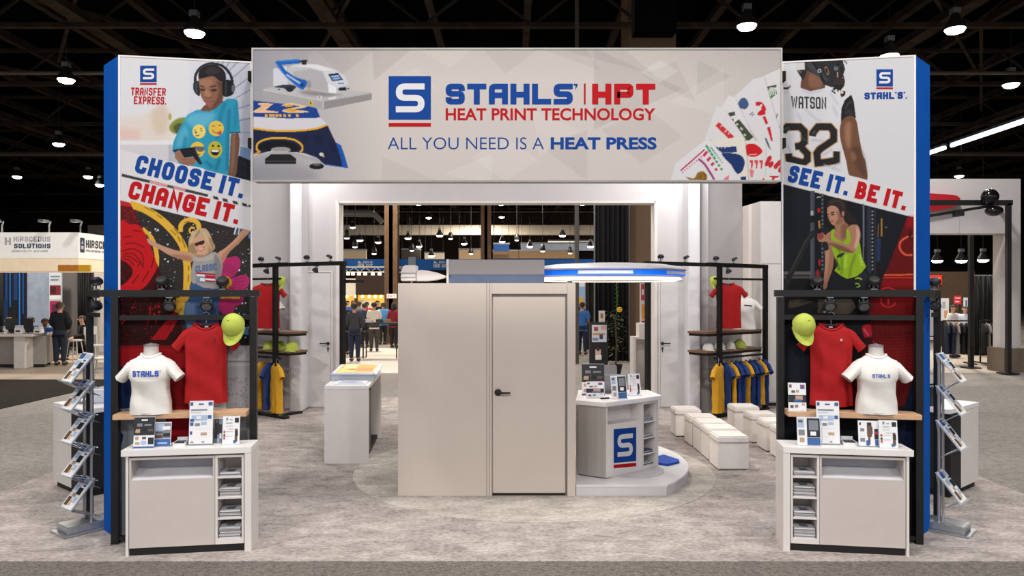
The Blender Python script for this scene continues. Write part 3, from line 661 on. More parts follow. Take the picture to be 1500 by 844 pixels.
# ---- right print
A = Art(1138, 78, 1346, 800, (213, 212, 216)); z = A
A.zoom(1140, 80, 7.036)
A.blob([(262, 190), (330, 160), (440, 200), (485, 330), (420, 365), (330, 378), (232, 345)], (104, 70, 54)); A.blob([(330, 200), (430, 210), (450, 320), (360, 350), (310, 300)], (138, 98, 78), .7, 1.5)
A.poly([(185, 40), (275, 40), (275, 150), (180, 160)], (206, 204, 206)); A.poly([(188, 162), (300, 150), (275, 230), (256, 268)], (40, 38, 40)); A.line([(195, 160), (240, 185)], 12, (170, 140, 110), .8, .3)
A.poly([(270, 40), (660, 40), (690, 150), (660, 240), (600, 300), (560, 340), (470, 310), (420, 230), (300, 160), (275, 160)], (40, 41, 45))
A.blob([(290, 60), (340, 60), (420, 160), (520, 260), (460, 260), (330, 160)], (66, 68, 76), .8, 1); A.line([(350, 70), (430, 190), (470, 280)], 20, (22, 22, 26)); A.ell(425, 168, 20, 22, (170, 172, 178), 0, 1); A.ell(425, 168, 10, 11, (40, 40, 44))
A.blob([(475, 140), (500, 125), (525, 190), (505, 210)], (150, 110, 80)); A.blob([(482, 150), (500, 140), (515, 185), (502, 195)], (36, 32, 34)); A.ell(596, 140, 22, 26, (96, 104, 122))
for i in range(26): 
    x = 600+random.random()*80; y = 50+random.random()*190; A.line([(x, y), (x+random.uniform(-20, 40), y+random.uniform(10, 50))], 10, random.choice([(30, 26, 26), (52, 42, 38), (24, 20, 20)]), 1, 0, False)
A.line([(612, 180), (610, 270)], 12, (190, 150, 120)); A.blob([(590, 240), (680, 250), (676, 330), (620, 370), (570, 330)], (52, 44, 42))
JW = (213, 212, 217)
A.poly([(30, 350), (130, 322), (235, 345), (330, 378), (480, 345), (560, 340), (660, 380), (752, 410), (690, 470), (655, 560), (640, 700), (634, 900), (650, 1240), (30, 1240)], JW)
A.line([(45, 345), (90, 348), (128, 322)], 20, (44, 38, 36)); A.line([(95, 335), (125, 322)], 8, (206, 178, 140))
for p in ([(570, 330), (660, 320)], [(560, 355), (655, 350)], [(575, 310), (580, 370)], [(610, 305), (615, 380)], [(650, 310), (640, 370)], [(550, 370), (590, 400)]): A.line(p, 14, (28, 26, 28), 1, 0, False)
A.blob([(640, 380), (690, 378), (685, 420), (650, 435)], (50, 42, 40)); A.ell(655, 390, 18, 14, (220, 196, 160))
for p in ([(280, 560), (360, 640), (450, 700)], [(530, 380), (590, 480), (620, 520)], [(560, 520), (610, 640)], [(200, 600), (240, 690)], [(250, 370), (330, 395), (450, 365)], [(60, 400), (100, 380)]): A.line(p, 22, (180, 182, 200), .7, 1.2)
A.poly([(752, 412), (778, 480), (800, 650), (720, 672), (645, 740), (650, 560), (685, 470)], (30, 29, 31)); A.line([(690, 560), (720, 510), (760, 480)], 14, (96, 92, 94), .7, .8); A.blob([(680, 600), (740, 560), (790, 600), (740, 640)], (56, 54, 58), .6, 1)
A.zoom(1140, 180, 6.029)
A.poly([(30, 0), (545, 0), (545, 330), (550, 440), (30, 335)], JW)
A.blob([(545, 40), (580, -40), (650, -60), (690, -20), (715, 120), (745, 280), (770, 340), (786, 504), (700, 480), (628, 464), (598, 330), (552, 160)], (112, 76, 56))
A.blob([(590, 20), (640, 0), (640, 150), (625, 230), (590, 150)], (166, 120, 94), .75, 2); A.blob([(650, 230), (720, 220), (765, 340), (770, 480), (700, 400)], (76, 50, 40), .6, 2.5); A.blob([(640, 260), (680, 270), (690, 320), (650, 330)], (150, 106, 84), .6, 1.5)
N3 = [(40, 90), (45, 70), (80, 35), (190, 35), (230, 75), (232, 170), (195, 205), (148, 208)]; N3b = [(195, 208), (258, 275), (258, 325), (225, 352), (170, 340), (95, 318), (90, 270)]
N2 = [(300, 118), (305, 90), (350, 35), (455, 35), (490, 75), (490, 150), (365, 235), (340, 270), (350, 355), (440, 345), (515, 330), (515, 250)]
for wd, c in ((76, (186, 148, 102)), (58, (34, 33, 35))):
    for p in (N3, N3b, N2): A.line(p, wd, c, 1, 0, False)
A.line([(50, 60), (100, 40)], 18, (92, 96, 104), .6, 1); A.line([(300, 100), (330, 70)], 18, (96, 98, 108), .6, 1); A.line([(190, 110), (260, 170)], 10, (110, 112, 120), .5, 1)
for p in ([(290, 150), (400, 160)], [(390, 290), (480, 230)], [(60, 170), (110, 260)], [(480, 400), (545, 350)], [(400, 370), (540, 420)]): A.line(p, 18, (176, 178, 196), .7, 1)
A.line([(545, 180), (545, 330), (550, 440)], 6, (190, 190, 200), .8, .3)
A.poly([(30, 334), (550, 444), (790, 506), (1300, 626), (1300, 870), (30, 534)], (216, 214, 217))
A.zoom(0, 0, 1)
def gym(x, y):
    n = 1+.12*np.sin(x*.05+y*.02); return np.stack([20*n, 23*n, 29*n], -1)
A.poly([(1138, 267.5), (1350, 321.5), (1350, 805), (1138, 805)], gym)
A.zoom(1140, 280, 6.029)
A.poly([(30, 710), (320, 710), (320, 740), (30, 740)], (104, 100, 96), .8, .5); A.poly([(30, 750), (320, 750), (320, 775), (30, 775)], (86, 82, 80), .8, .5); A.poly([(30, 775), (400, 775), (400, 900), (30, 900)], (16, 16, 18))
A.poly([(284, 0), (322, 0), (320, 840), (284, 840)], (66, 70, 82)); A.line([(290, 10), (290, 830)], 5, (110, 114, 126), .7, .3, False); A.poly([(286, 220), (322, 220), (322, 275), (286, 275)], (20, 20, 24)); A.ell(298, 195, 14, 22, (160, 164, 172))
A.poly([(378, 20), (406, 28), (406, 720), (378, 720)], (36, 39, 48))
for y in range(40, 700, 36): A.ell(391, y, 8, 9, (104, 108, 120))
A.line([(340, 55), (375, 52)], 10, (170, 172, 176)); A.ell(358, 170, 14, 20, (176, 26, 32)); A.poly([(745, 110), (760, 114), (758, 600), (748, 600)], (98, 102, 116)); A.poly([(785, 130), (862, 150), (862, 750), (785, 720)], (42, 47, 58)); A.poly([(820, 140), (850, 150), (850, 740), (820, 730)], (20, 22, 28))
for y in range(180, 720, 34): A.ell(832, y, 9, 9, (120, 124, 136))
A.poly([(865, 420), (905, 420), (900, 620), (865, 620)], (34, 50, 84)); A.line([(912, 240), (912, 400)], 14, (150, 112, 50)); A.line([(885, 290), (880, 410)], 10, (110, 84, 46)); A.ell(895, 730, 36, 90, (24, 22, 24)); A.ell(350, 750, 32, 60, (40, 36, 38)); A.ell(348, 730, 16, 34, (146, 20, 26)); A.ell(365, 630, 10, 30, (170, 24, 30)); A.ell(952, 320, 10, 8, (110, 92, 60))
def redg(x, y):
    n = 1+.2*np.sin(x*1.7+y*.25); return np.stack([96*n, 5*n, 10*n], -1)
A.poly([(1145, 226), (1300, 226), (1300, 1900), (610, 1900), (905, 830)], redg); A.poly([(1145, 226), (1300, 226), (1300, 320), (1110, 320)], (150, 12, 20), .8, 2)
A.line([(1185, 400), (1130, 410), (1080, 450), (1075, 510), (1120, 560), (1185, 565)], 18, (206, 86, 60)); A.line([(1185, 415), (1140, 425), (1095, 460), (1090, 510), (1130, 545), (1185, 552)], 8, (110, 10, 16)); A.line([(1165, 350), (1165, 430)], 24, (50, 6, 10), .9, .6, False)
A.line([(935, 742), (1190, 738)], 14, (214, 92, 48)); A.line([(925, 766), (1190, 764)], 10, (190, 50, 40)); A.poly([(920, 780), (1200, 780), (1200, 850), (905, 850)], (140, 10, 18), .7, 1)
# rope
A.line([(345, 370), (300, 380), (250, 450), (180, 590), (110, 730), (60, 850), (40, 920)], 50, (32, 31, 33)); A.line([(300, 370), (240, 450), (170, 590), (100, 730)], 12, (66, 64, 66), .7, .6)
# athlete
S2 = (158, 112, 88)
A.blob([(480, 720), (610, 780), (770, 690), (815, 790), (850, 1000), (640, 1000), (430, 950)], (22, 24, 30)); A.blob([(700, 740), (780, 720), (820, 850), (760, 900)], (44, 48, 60), .6, 1.5)
A.blob([(410, 470), (480, 450), (492, 560), (482, 680), (440, 800), (425, 860), (395, 860), (402, 760), (415, 620)], (146, 102, 82)); A.blob([(420, 500), (450, 500), (440, 660), (415, 780)], (196, 150, 124), .6, 1.2)
A.blob([(500, 280), (600, 240), (625, 310), (700, 310), (690, 440), (600, 460), (480, 430), (420, 390), (470, 350), (505, 340)], S2); A.blob([(560, 300), (620, 300), (600, 400), (560, 420)], (112, 74, 60), .7, 1.5)
A.blob([(432, 150), (450, 130), (510, 130), (560, 190), (572, 250), (520, 300), (478, 296), (448, 250), (434, 200)], (176, 128, 104)); A.blob([(520, 180), (570, 200), (570, 260), (520, 300), (500, 290), (530, 240)], (112, 74, 60), .7, 1.2)
A.line([(462, 195), (495, 185)], 11, (54, 36, 32)); A.ell(482, 208, 16, 7, (48, 34, 32)); A.ell(442, 205, 7, 6, (60, 40, 36)); A.line([(452, 215), (446, 245), (462, 250)], 6, (126, 82, 68), .8, .3); A.line([(458, 268), (488, 266)], 11, (168, 66, 64))
A.blob([(425, 150), (445, 85), (510, 58), (580, 85), (602, 150), (600, 200), (560, 230), (545, 190), (520, 145), (470, 128)], (46, 36, 34)); A.line([(460, 100), (540, 90), (580, 150)], 8, (92, 72, 62), .7, .6); A.blob([(590, 170), (640, 195), (690, 250), (700, 292), (660, 285), (610, 290), (580, 250)], (38, 30, 28)); A.ell(572, 200, 12, 24, (164, 112, 92))
LIME = (138, 172, 34)
A.poly([(468, 345), (500, 330), (492, 400), (540, 440), (580, 450), (604, 420), (600, 340), (622, 325), (636, 400), (650, 460), (720, 450), (738, 580), (776, 668), (740, 715), (690, 755), (610, 775), (550, 745), (496, 702), (530, 650), (500, 590), (478, 520), (462, 480)], LIME)
for p, c in (([(520, 480), (560, 600), (560, 740)], (96, 128, 16)), ([(600, 560), (590, 680)], (170, 204, 66)), ([(680, 560), (640, 680), (630, 760)], (92, 124, 14)), ([(720, 560), (740, 660)], (176, 206, 70)), ([(510, 600), (540, 700)], (60, 84, 20)), ([(560, 450), (600, 520)], (110, 144, 22))): A.line(p, 24, c, .7, 1)
A.blob([(515, 580), (540, 555), (590, 545), (560, 580), (525, 590)], (44, 50, 40))
A.blob([(640, 300), (700, 300), (724, 360), (720, 430), (690, 510), (668, 548), (640, 548), (560, 520), (450, 455), (370, 450), (345, 410), (360, 378), (400, 376), (460, 425), (560, 460), (620, 470), (645, 410), (620, 340)], (164, 118, 94)); A.blob([(690, 310), (724, 380), (700, 490), (670, 500), (690, 400)], (214, 176, 152), .7, 1); A.blob([(480, 460), (600, 500), (660, 545), (560, 530), (450, 470)], (96, 62, 52), .7, 1)
A.line([(360, 260), (365, 330)], 16, (176, 120, 60)); A.blob([(370, 330), (440, 320), (430, 370), (380, 360)], (30, 28, 30)); A.blob([(385, 460), (430, 450), (445, 510), (410, 525)], (34, 32, 34)); A.blob([(345, 380), (390, 374), (400, 410), (360, 430)], (140, 60, 56))
A.line([(680, 775), (710, 768), (740, 782)], 12, (150, 180, 40)); A.line([(680, 820), (700, 815), (720, 840), (690, 850)], 10, (130, 170, 40))
A.zoom(1130, 410, 5.628)
A.poly([(70, 130), (720, 130), (720, 330), (600, 350), (70, 340)], (26, 26, 30)); A.poly([(385, 160), (660, 160), (700, 220), (640, 285), (380, 275)], (84, 74, 64)); A.poly([(150, 170), (240, 160), (360, 180), (180, 230), (140, 230)], (74, 66, 58)); A.ell(440, 265, 14, 10, (200, 204, 212))
A.blob([(670, 140), (800, 140), (830, 220), (800, 380), (760, 390), (730, 300)], (16, 16, 18))
A.poly([(70, 340), (760, 340), (740, 440), (640, 700), (600, 1500), (70, 1500)], (17, 21, 29)); A.blob([(150, 540), (300, 560), (330, 800), (160, 820)], (26, 30, 40), .8, 3)
A.poly([(810, 150), (1180, 150), (1180, 310), (800, 310)], (130, 8, 14), .8, 1); A.line([(905, 150), (910, 200), (960, 225), (1010, 210), (1020, 180)], 14, (196, 40, 50)); A.line([(900, 80), (960, 65), (1020, 85)], 10, (190, 40, 46)); A.ell(965, 180, 10, 22, (196, 60, 64), 0, .9)
for y in range(460, 840, 26): A.line([(860, y), (1000, y+8), (1165, y-4)], 7, (150, 16, 26), .6, .4)
for x in range(840, 1160, 42): A.line([(x, 350), (x+18, 480)], 16, (70, 4, 8), .5, 1.2, False)
A.blob([(750, 385), (815, 370), (830, 470), (850, 540), (800, 540), (765, 470)], (176, 24, 44)); A.line([(760, 400), (800, 460)], 12, (222, 120, 130), .8, .5); A.line([(835, 500), (855, 548)], 10, (214, 60, 80)); A.poly([(750, 480), (830, 470), (850, 560), (720, 620)], (40, 6, 12), .9, 1)
A.poly([(1180, 760), (1180, 1500), (1000, 1500), (1110, 1000)], (16, 28, 56), 1, 1)
A.poly([(840, 900), (1000, 900), (980, 1500), (700, 1500)], (150, 12, 26), .6, 4)
A.grain(3)
RIGHT_ART = A

tl, fl, g, H = build_tower(-1, LEFT_ART, 'tall tower printed with a boy in headphones and a woman with raised arms')
def letters(name, parent, mats, fn):
    mb = MB(); fn(mb); return mb.build(name, mats, parent, True, recalc=False)
PR, PBL, PW = mat('red_ink', RED, .6, var=.02, spec=.12), mat('blue_ink', BLUE, .6, var=.02, spec=.12), mat('white_ink', (198, 197, 200), .55, var=.02)
def lf(mb):
    q, wd = block_text('CHOOSE IT.', .64, .245, .12, .22, .28); place2d(mb, q, wd, (196, 252.2), (354.5, 290.8), (6.8, -26), H[0])
letters('blue_headline', g, PBL, lf)
def lf(mb):
    q, wd = block_text('CHANGE IT.', .64, .245, .12, .22, .28); place2d(mb, q, wd, (186.2, 290.2), (347.5, 328.6), (6.8, -26), H[0])
letters('red_headline', g, PR, lf)
letters('emblem', g, [PBL, PW, PR], lambda mb: emblem(mb, 205.2, 96.3, 229.5, 120.3, H[0], H[1], (121.8, 124.2)))
def lf(mb):
    q, wd = block_text('TRANSFER', .5, .17, .1, .16); place2d(mb, q, wd, (191.7, 139.6), (242.8, 140.4), (.4, -11.4), H[0])
    q, wd = block_text('EXPRESS.', .5, .17, .1, .16); place2d(mb, q, wd, (196, 152.4), (243.4, 153.2), (.4, -11.4), H[0])
letters('red_lettering', g, PR, lf)
SHIRTB = mat('shirt_print_blue', (58, 86, 134), .6)
def lf(mb):
    q, wd = block_text('CLASSIC', .6, .2, .12, .1); place2d(mb, q, wd, (286.4, 399), (317.6, 395), (0, -9.5), H[0])
letters('shirt_lettering', g, SHIRTB, lf)
def lf(mb):
    def rc(x0, y0, x1, y1, m, h=H[0], sk=.08): mb.poly([h(x0, y0), h(x0, y1), h(x1, y1+sk*(x1-x0)), h(x1, y0+sk*(x1-x0))], m)
    rc(287, 399.5, 316, 414, 3); rc(287.5, 399, 315.5, 401, 2, H[1]); rc(301, 403.5, 315.5, 407, 2, H[1]); rc(301, 408, 315, 410, 1, H[1]); rc(288, 401.5, 300, 404.5, 1, H[1]); rc(293, 407, 300, 412, 1, H[1]); rc(301, 411, 315, 412.6, 2, H[1])
letters('shirt_picture', g, [PBL, PW, PR, mat('shirt_print_grey', (112, 116, 130), .6)], lf)
tr, fr_, g2, H2 = build_tower(1, RIGHT_ART, 'tall tower printed with a football player and a woman pulling a rope')
def lf(mb):
    q, wd = block_text('SEE IT.', .62, .25, .12, .2, .3); place2d(mb, q, wd, (1152.6, 266), (1240.4, 286.8), (6.3, -24.8), H2[0])
letters('blue_headline', g2, PBL, lf)
def lf(mb):
    q, wd = block_text('BE IT.', .62, .25, .12, .2, .3); place2d(mb, q, wd, (1251.3, 289.8), (1325.6, 308.6), (6.3, -24.8), H2[0])
letters('red_headline', g2, PR, lf)
letters('emblem', g2, [PBL, PW, PR], lambda mb: emblem(mb, 1283.8, 101.5, 1308, 126.6, H2[0], H2[1], (128, 130.6)))
def lf(mb):
    q, wd = block_text("STaHL'S'", .72, .27, .1, .16); place2d(mb, q, wd, (1266.2, 145.6), (1326, 144.6), (0, -10), H2[0])
    q, wd = block_text('R', .62, .2, .1, .16); place2d(mb, q, wd, (1326.6, 145), (1328.6, 145), (0, -2.6), H2[0])
letters('blue_lettering', g2, PBL, lf)
def lf(mb):
    q, wd = block_text('WATSON', .5, .15, .1, .12); place2d(mb, q, wd, (1159, 158.2), (1210.6, 159.8), (-.2, -17.4), H2[0])
letters('player_lettering', g2, mat('black_ink', (26, 25, 28), .6), lf)

# ------------------------------------------------------------------ header over the entrance
YH = 5.93
hx0, hx1 = pxx(370, YH), pxx(1144.5, YH); hz0, hz1 = pz(265.5, YH), pz(71.5, YH)
t = thing('header_sign', 'wide white header sign over the entrance with a heat press and blue and red lettering', 'sign', ((hx0+hx1)/2, YH, hz0))
MB().box(hx0, hx1, YH, YH+.13, hz0, hz1).build('box', mat('header_side', (176, 172, 170), .5), t, True)
for a, c in ((hx0-.086, hx0+.06), (hx1-.06, hx1+.086)):
    for z_ in (3.2, 3.75): MB().box(a, c, YH+.13, YH+.255, z_, z_+.08).build('mounting_bracket', STEEL, t, True)
e = MB(); e.box(hx0-.006, hx1+.006, YH-.008, YH, hz1-.008, hz1+.006); e.box(hx0-.006, hx1+.006, YH-.008, YH, hz0-.006, hz0+.008); e.box(hx0-.006, hx0+.008, YH-.008, YH, hz0+.008, hz1-.008); e.box(hx1-.008, hx1+.006, YH-.008, YH, hz0+.008, hz1-.008)
e.build('edge_trim', mat('silver_edge', (150, 146, 144), .4, .4), t, True)
A = Art(366, 66, 1150, 272, (206, 197, 193)); A.zoom(0, 0, 1)
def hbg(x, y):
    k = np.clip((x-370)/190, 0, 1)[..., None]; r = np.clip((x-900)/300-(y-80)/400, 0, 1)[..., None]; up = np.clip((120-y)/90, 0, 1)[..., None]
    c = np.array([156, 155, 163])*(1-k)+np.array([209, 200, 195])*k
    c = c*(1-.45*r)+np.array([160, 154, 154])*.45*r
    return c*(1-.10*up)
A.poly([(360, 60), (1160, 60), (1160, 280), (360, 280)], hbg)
for tri, k in (([(870, 70), (1000, 130), (870, 190)], -9), ([(940, 110), (990, 90), (1020, 150)], -7), ([(968, 88), (994, 104), (965, 122), (938, 105)], 10), ([(1022, 88), (1070, 112), (1020, 140)], -8), ([(900, 60), (830, 75), (960, 110)], -8), ([(790, 70), (850, 60), (880, 104)], -6), ([(545, 70), (610, 66), (548, 118)], -9), ([(560, 120), (612, 100), (640, 130)], 6), ([(460, 70), (550, 72), (500, 110)], -7), ([(690, 230), (740, 200), (790, 235), (740, 265)], 6), ([(800, 220), (860, 190), (860, 265)], -6), ([(650, 255), (720, 225), (720, 270)], 7), ([(780, 160), (850, 190), (790, 230)], 5), ([(880, 190), (950, 160), (1000, 200), (940, 240)], -6), ([(560, 230), (640, 265), (560, 268)], -5), ([(980, 150), (1060, 100), (1060, 170)], 6), ([(420, 72), (460, 72), (440, 100)], -6), ([(600, 64), (700, 64), (660, 100)], 5), ([(700, 64), (800, 64), (740, 108)], -6)):
    A.poly(tri, (255, 255, 255) if k > 0 else (120, 112, 110), abs(k)/60., .5)
# heat press
A.zoom(365, 150, 7.03)
A.ell(300, 760, 420, 120, (132, 131, 138), 0, .5, 6)
A.line([(-60, 620), (100, 545), (310, 515), (480, 530), (650, 575), (760, 640)], 42, (168, 167, 170)); A.line([(-60, 600), (100, 528), (310, 500), (480, 515), (650, 560)], 12, (208, 208, 210), .9, .4)
A.poly([(30, -20), (690, 50), (735, 165), (400, 172), (30, 150)], (24, 62, 138)); A.poly([(30, 145), (400, 166), (735, 158), (805, 228), (600, 285), (300, 290), (30, 262)], (208, 206, 212))
A.poly([(30, 270), (300, 298), (600, 290), (805, 232), (890, 410), (965, 560), (1020, 672), (780, 645), (700, 570), (560, 520), (420, 510), (230, 500), (30, 545)], (22, 32, 66)); A.line([(30, 266), (250, 292), (500, 292), (700, 268), (802, 230)], 19, (226, 164, 34))
A.poly([(890, 410), (945, 442), (968, 500), (1020, 672), (962, 662), (940, 560)], (22, 82, 168)); A.line([(780, 640), (1018, 674)], 10, (36, 90, 180), 1, 0, False)
for p in ([(600, 330), (560, 420)], [(720, 330), (740, 420)], [(840, 400), (880, 520)], [(690, 340), (700, 420)]): A.line(p, 40, (14, 20, 44), .6, 2)
A.blob([(100, 480), (140, 420), (300, 395), (460, 420), (510, 480), (430, 510), (230, 500)], (12, 14, 24)); A.line([(112, 515), (78, 480), (92, 420), (180, 378), (310, 366), (460, 385), (540, 440), (546, 490), (520, 516)], 20, (224, 166, 40)); A.line([(30, 540), (112, 512)], 16, (214, 150, 50))
A.ell(325, 490, 100, 32, (176, 172, 170)); A.ell(325, 480, 98, 22, (132, 130, 132), 0, .6)
A.poly([(165, 632), (165, 580), (225, 535), (425, 535), (485, 580), (485, 632)], (30, 29, 31)); A.line([(170, 604), (480, 604)], 6, (70, 68, 70), 1, 0, False); A.ell(695, 658, 76, 32, (26, 26, 28)); A.ell(695, 640, 40, 14, (90, 90, 94)); A.ell(745, 535, 24, 18, (200, 214, 232), .4); A.line([(758, 530), (768, 565)], 16, (226, 164, 40))
A.poly([(95, 5), (255, 12), (215, 40), (170, 80), (300, 96), (300, 106), (60, 106), (32, 96), (130, 40), (90, 18)], (232, 190, 150)); A.poly([(100, 20), (220, 22), (130, 80), (60, 92), (150, 40)], (222, 170, 120), .8)
A.blob([(330, 35), (400, 10), (560, 15), (600, 40), (540, 62), (440, 70), (560, 84), (615, 100), (500, 108), (380, 104), (340, 80), (450, 55), (520, 40), (420, 28)], (222, 190, 150)); A.blob([(360, 35), (420, 22), (450, 40), (390, 48)], (220, 160, 30)); A.blob([(370, 80), (420, 66), (510, 80), (440, 98)], (224, 160, 30))
for x0 in (160, 205, 235, 270, 305, 350, 400, 480): A.poly([(x0, 122), (x0+28, 120), (x0+30, 150), (x0+4, 150)], (224, 176, 50))
A.zoom(365, 70, 7.895)
A.poly([(280, 245), (300, 236), (440, 212), (445, 440), (280, 440)], (206, 206, 214))
A.poly([(160, 480), (300, 450), (430, 440), (1160, 488), (1418, 514), (850, 610)], (186, 184, 184)); A.poly([(158, 480), (850, 606), (850, 714), (158, 562)], (166, 164, 164)); A.poly([(846, 606), (1420, 516), (1420, 600), (860, 714), (846, 714)], (142, 139, 138)); A.line([(160, 486), (852, 616), (1418, 522)], 9, (212, 210, 210), .9, .2, False); A.line([(856, 616), (856, 710)], 22, (196, 194, 194), .8, .5, False)
A.poly([(560, 500), (740, 500), (1110, 540), (860, 570), (640, 540)], (110, 108, 110), .7, 2); A.poly([(910, 580), (1010, 560), (1000, 590), (920, 600)], (228, 228, 230), .8, .6)
A.blob([(460, 220), (530, 195), (650, 185), (790, 192), (900, 222), (1000, 256), (1110, 330), (1150, 410), (1158, 470), (1110, 515), (1000, 524), (910, 520), (740, 485), (560, 440), (450, 400), (440, 300)], (192, 190, 194))
A.poly([(470, 215), (640, 190), (790, 196), (1000, 258), (860, 275), (690, 225)], (222, 221, 225), .9, .6); A.poly([(500, 280), (700, 240), (850, 275), (905, 400), (915, 515), (740, 480), (560, 430)], (172, 169, 172), .9, .8)
A.poly([(850, 268), (1000, 256), (1110, 330), (1152, 425), (1000, 470), (915, 410), (895, 380)], (206, 206, 212), 1, .2); A.poly([(915, 410), (1005, 460), (1005, 524), (918, 520)], (228, 228, 232)); A.poly([(1005, 462), (1152, 430), (1150, 500), (1110, 520), (1005, 522)], (186, 186, 192)); A.poly([(1030, 465), (1120, 455), (1125, 492), (1040, 497)], (20, 24, 34)); A.line([(1110, 480), (1160, 468)], 10, (36, 44, 60), 1, 0, False)
A.poly([(912, 305), (1030, 290), (1084, 372), (962, 388)], (40, 44, 54)); A.poly([(935, 325), (1030, 312), (1066, 364), (975, 378)], (92, 130, 186)); A.line([(950, 335), (1040, 325)], 9, (220, 226, 236), .9, 0, False); A.line([(970, 360), (1050, 350)], 7, (200, 210, 226), .9, 0, False); A.line([(1025, 415), (1095, 410)], 11, (60, 140, 210), 1, 0, False)
A.blob([(290, 455), (380, 430), (500, 430), (540, 460), (460, 510), (400, 470)], (48, 50, 58)); A.ell(345, 482, 16, 10, (60, 90, 150)); A.ell(470, 480, 44, 30, (26, 32, 52)); A.ell(815, 572, 32, 18, (214, 210, 208)); A.ell(812, 570, 10, 9, (80, 78, 80)); A.poly([(692, 615), (734, 618), (734, 668), (692, 662)], (226, 176, 30)); A.ell(713, 640, 10, 14, (60, 46, 20)); A.ell(690, 425, 30, 50, (140, 138, 140), 0, .8, 1); A.ell(688, 488, 18, 9, (196, 140, 80))
HB = (24, 92, 178)
A.line([(318, 172), (400, 170), (580, 154)], 52, HB); A.line([(320, 158), (575, 140)], 10, (70, 150, 214), .9, .4, False); A.poly([(296, 166), (345, 160), (425, 265), (520, 330), (600, 362), (655, 372), (672, 400), (655, 450), (620, 490), (560, 462), (430, 345), (330, 230)], HB); A.line([(306, 175), (420, 330), (560, 455), (620, 485)], 8, (160, 190, 226), .8, .3); A.line([(430, 310), (590, 412)], 20, (196, 204, 218), .95, .2, False); A.ell(612, 430, 20, 22, (16, 50, 110)); A.poly([(578, 146), (660, 140), (684, 152), (660, 164), (580, 172)], (30, 30, 34)); A.poly([(604, 160), (660, 160), (664, 196), (604, 194)], (38, 38, 42))
# fan of printed cards
A.zoom(980, 100, 4.965)
CW = (214, 211, 213)
def card(p, c=CW):
    A.poly([(x+6, y+8) for x, y in p], (120, 114, 112), .45, .8); A.poly(p, c)
card([(700, 50), (840, -10), (840, 850), (700, 850), (650, 200)])
A.poly([(690, 150), (780, 120), (786, 185), (740, 222)], (60, 120, 60)); 
for k in range(5): A.line([(700+k*18, 215-k*6), (740+k*10, 140)], 8, (214, 214, 214), 1, 0, False)
A.line([(685, 145), (780, 125)], 10, (60, 64, 60), 1, 0, False); A.line([(790, 330), (770, 400), (800, 430), (770, 490), (800, 520)], 8, (70, 120, 90)); A.line([(790, 420), (780, 480)], 5, (80, 90, 140))
card([(615, 78), (690, 60), (760, 300), (840, 560), (700, 600), (445, 235)])
A.blob([(500, 265), (515, 230), (550, 215), (580, 260), (555, 298), (520, 292), (495, 295)], (62, 86, 128)); A.line([(585, 340), (610, 320)], 6, (70, 90, 130)); A.line([(600, 350), (618, 330)], 6, (70, 90, 130))
A.line([(630, 260), (665, 260), (690, 300), (660, 330), (700, 320)], 30, (196, 30, 36)); A.ell(670, 272, 10, 10, CW); A.line([(690, 350), (712, 405)], 20, (192, 28, 34), 1, 0, False); A.poly([(712, 430), (735, 425), (755, 528), (742, 530)], (196, 30, 36))
card([(435, 195), (480, 215), (640, 560), (300, 560), (385, 280)], (216, 214, 215))
A.line([(480, 330), (440, 340), (440, 380), (470, 380)], 28, (62, 72, 54)); A.line([(485, 390), (590, 520)], 62, (62, 72, 54), 1, 0, False); 
for p in ([(490, 400), (500, 415)], [(520, 430), (535, 450)], [(545, 480), (560, 490)]): A.line(p, 14, (206, 206, 204), .9, 0, False)
card([(345, 275), (400, 290), (560, 520), (260, 520), (300, 400)], (214, 212, 213))
A.line([(350, 405), (460, 510)], 38, (202, 44, 50), 1, 0, False)
for p in ([(375, 425), (390, 415)], [(405, 465), (425, 445)], [(430, 480), (440, 470)]): A.line(p, 10, (224, 206, 206), .9, 0, False)
card([(555, 525), (700, 525), (705, 850), (570, 850)], (216, 213, 212)); A.blob([(560, 560), (620, 550), (680, 600), (640, 640), (580, 640), (562, 610)], (200, 26, 34)); A.line([(580, 630), (640, 625)], 6, (226, 180, 180))
for x0 in (585, 620, 655): A.poly([(x0, 668), (x0+28, 668), (x0+22, 728), (x0+12, 728), (x0+10, 690), (x0, 690)], (206, 70, 70))
A.poly([(585, 735), (620, 740), (608, 795), (595, 795)], (214, 120, 124))
card([(705, 520), (840, 560), (840, 850), (705, 850)], (216, 214, 214)); A.poly([(695, 505), (710, 512), (745, 600), (720, 570)], (60, 78, 110))
for cx, cy in ((728, 660), (742, 700), (780, 710), (800, 690), (715, 690), (812, 735)): A.ell(cx, cy, 16, 26, (190, 40, 44), .5)
A.poly([(725, 785), (800, 785), (790, 795), (768, 800), (760, 820), (745, 820), (752, 798)], (190, 40, 40)); A.poly([(670, 820), (690, 795), (700, 830)], (200, 40, 44))
card([(290, 525), (480, 505), (540, 500), (555, 540), (580, 850), (520, 850)], (222, 214, 204)); A.poly([(330, 570), (400, 575), (490, 568), (494, 612), (385, 615)], (28, 54, 108)); A.blob([(380, 625), (470, 620), (530, 640), (550, 690), (530, 750), (490, 765), (450, 700)], (26, 50, 104)); A.poly([(520, 790), (560, 788), (565, 850), (515, 850)], (28, 54, 108))
for x0 in (355, 375, 400): A.poly([(x0, 560), (x0+10, 560), (x0+8, 590)], (222, 214, 204))
card([(285, 505), (520, 800), (525, 850), (0, 850), (50, 690)], (218, 216, 219)); A.line([(85, 745), (260, 590)], 10, (190, 40, 90), 1, 0, False)
for k in range(9): A.line([(95+k*17, 752-k*14), (103+k*17, 762-k*14)], 8, (196, 90, 120), 1, 0, False)
for k in range(4): A.line([(250+k*28, 640+k*34), (278+k*24, 605+k*42)], 20, (200, 50, 90), 1, 0, False)
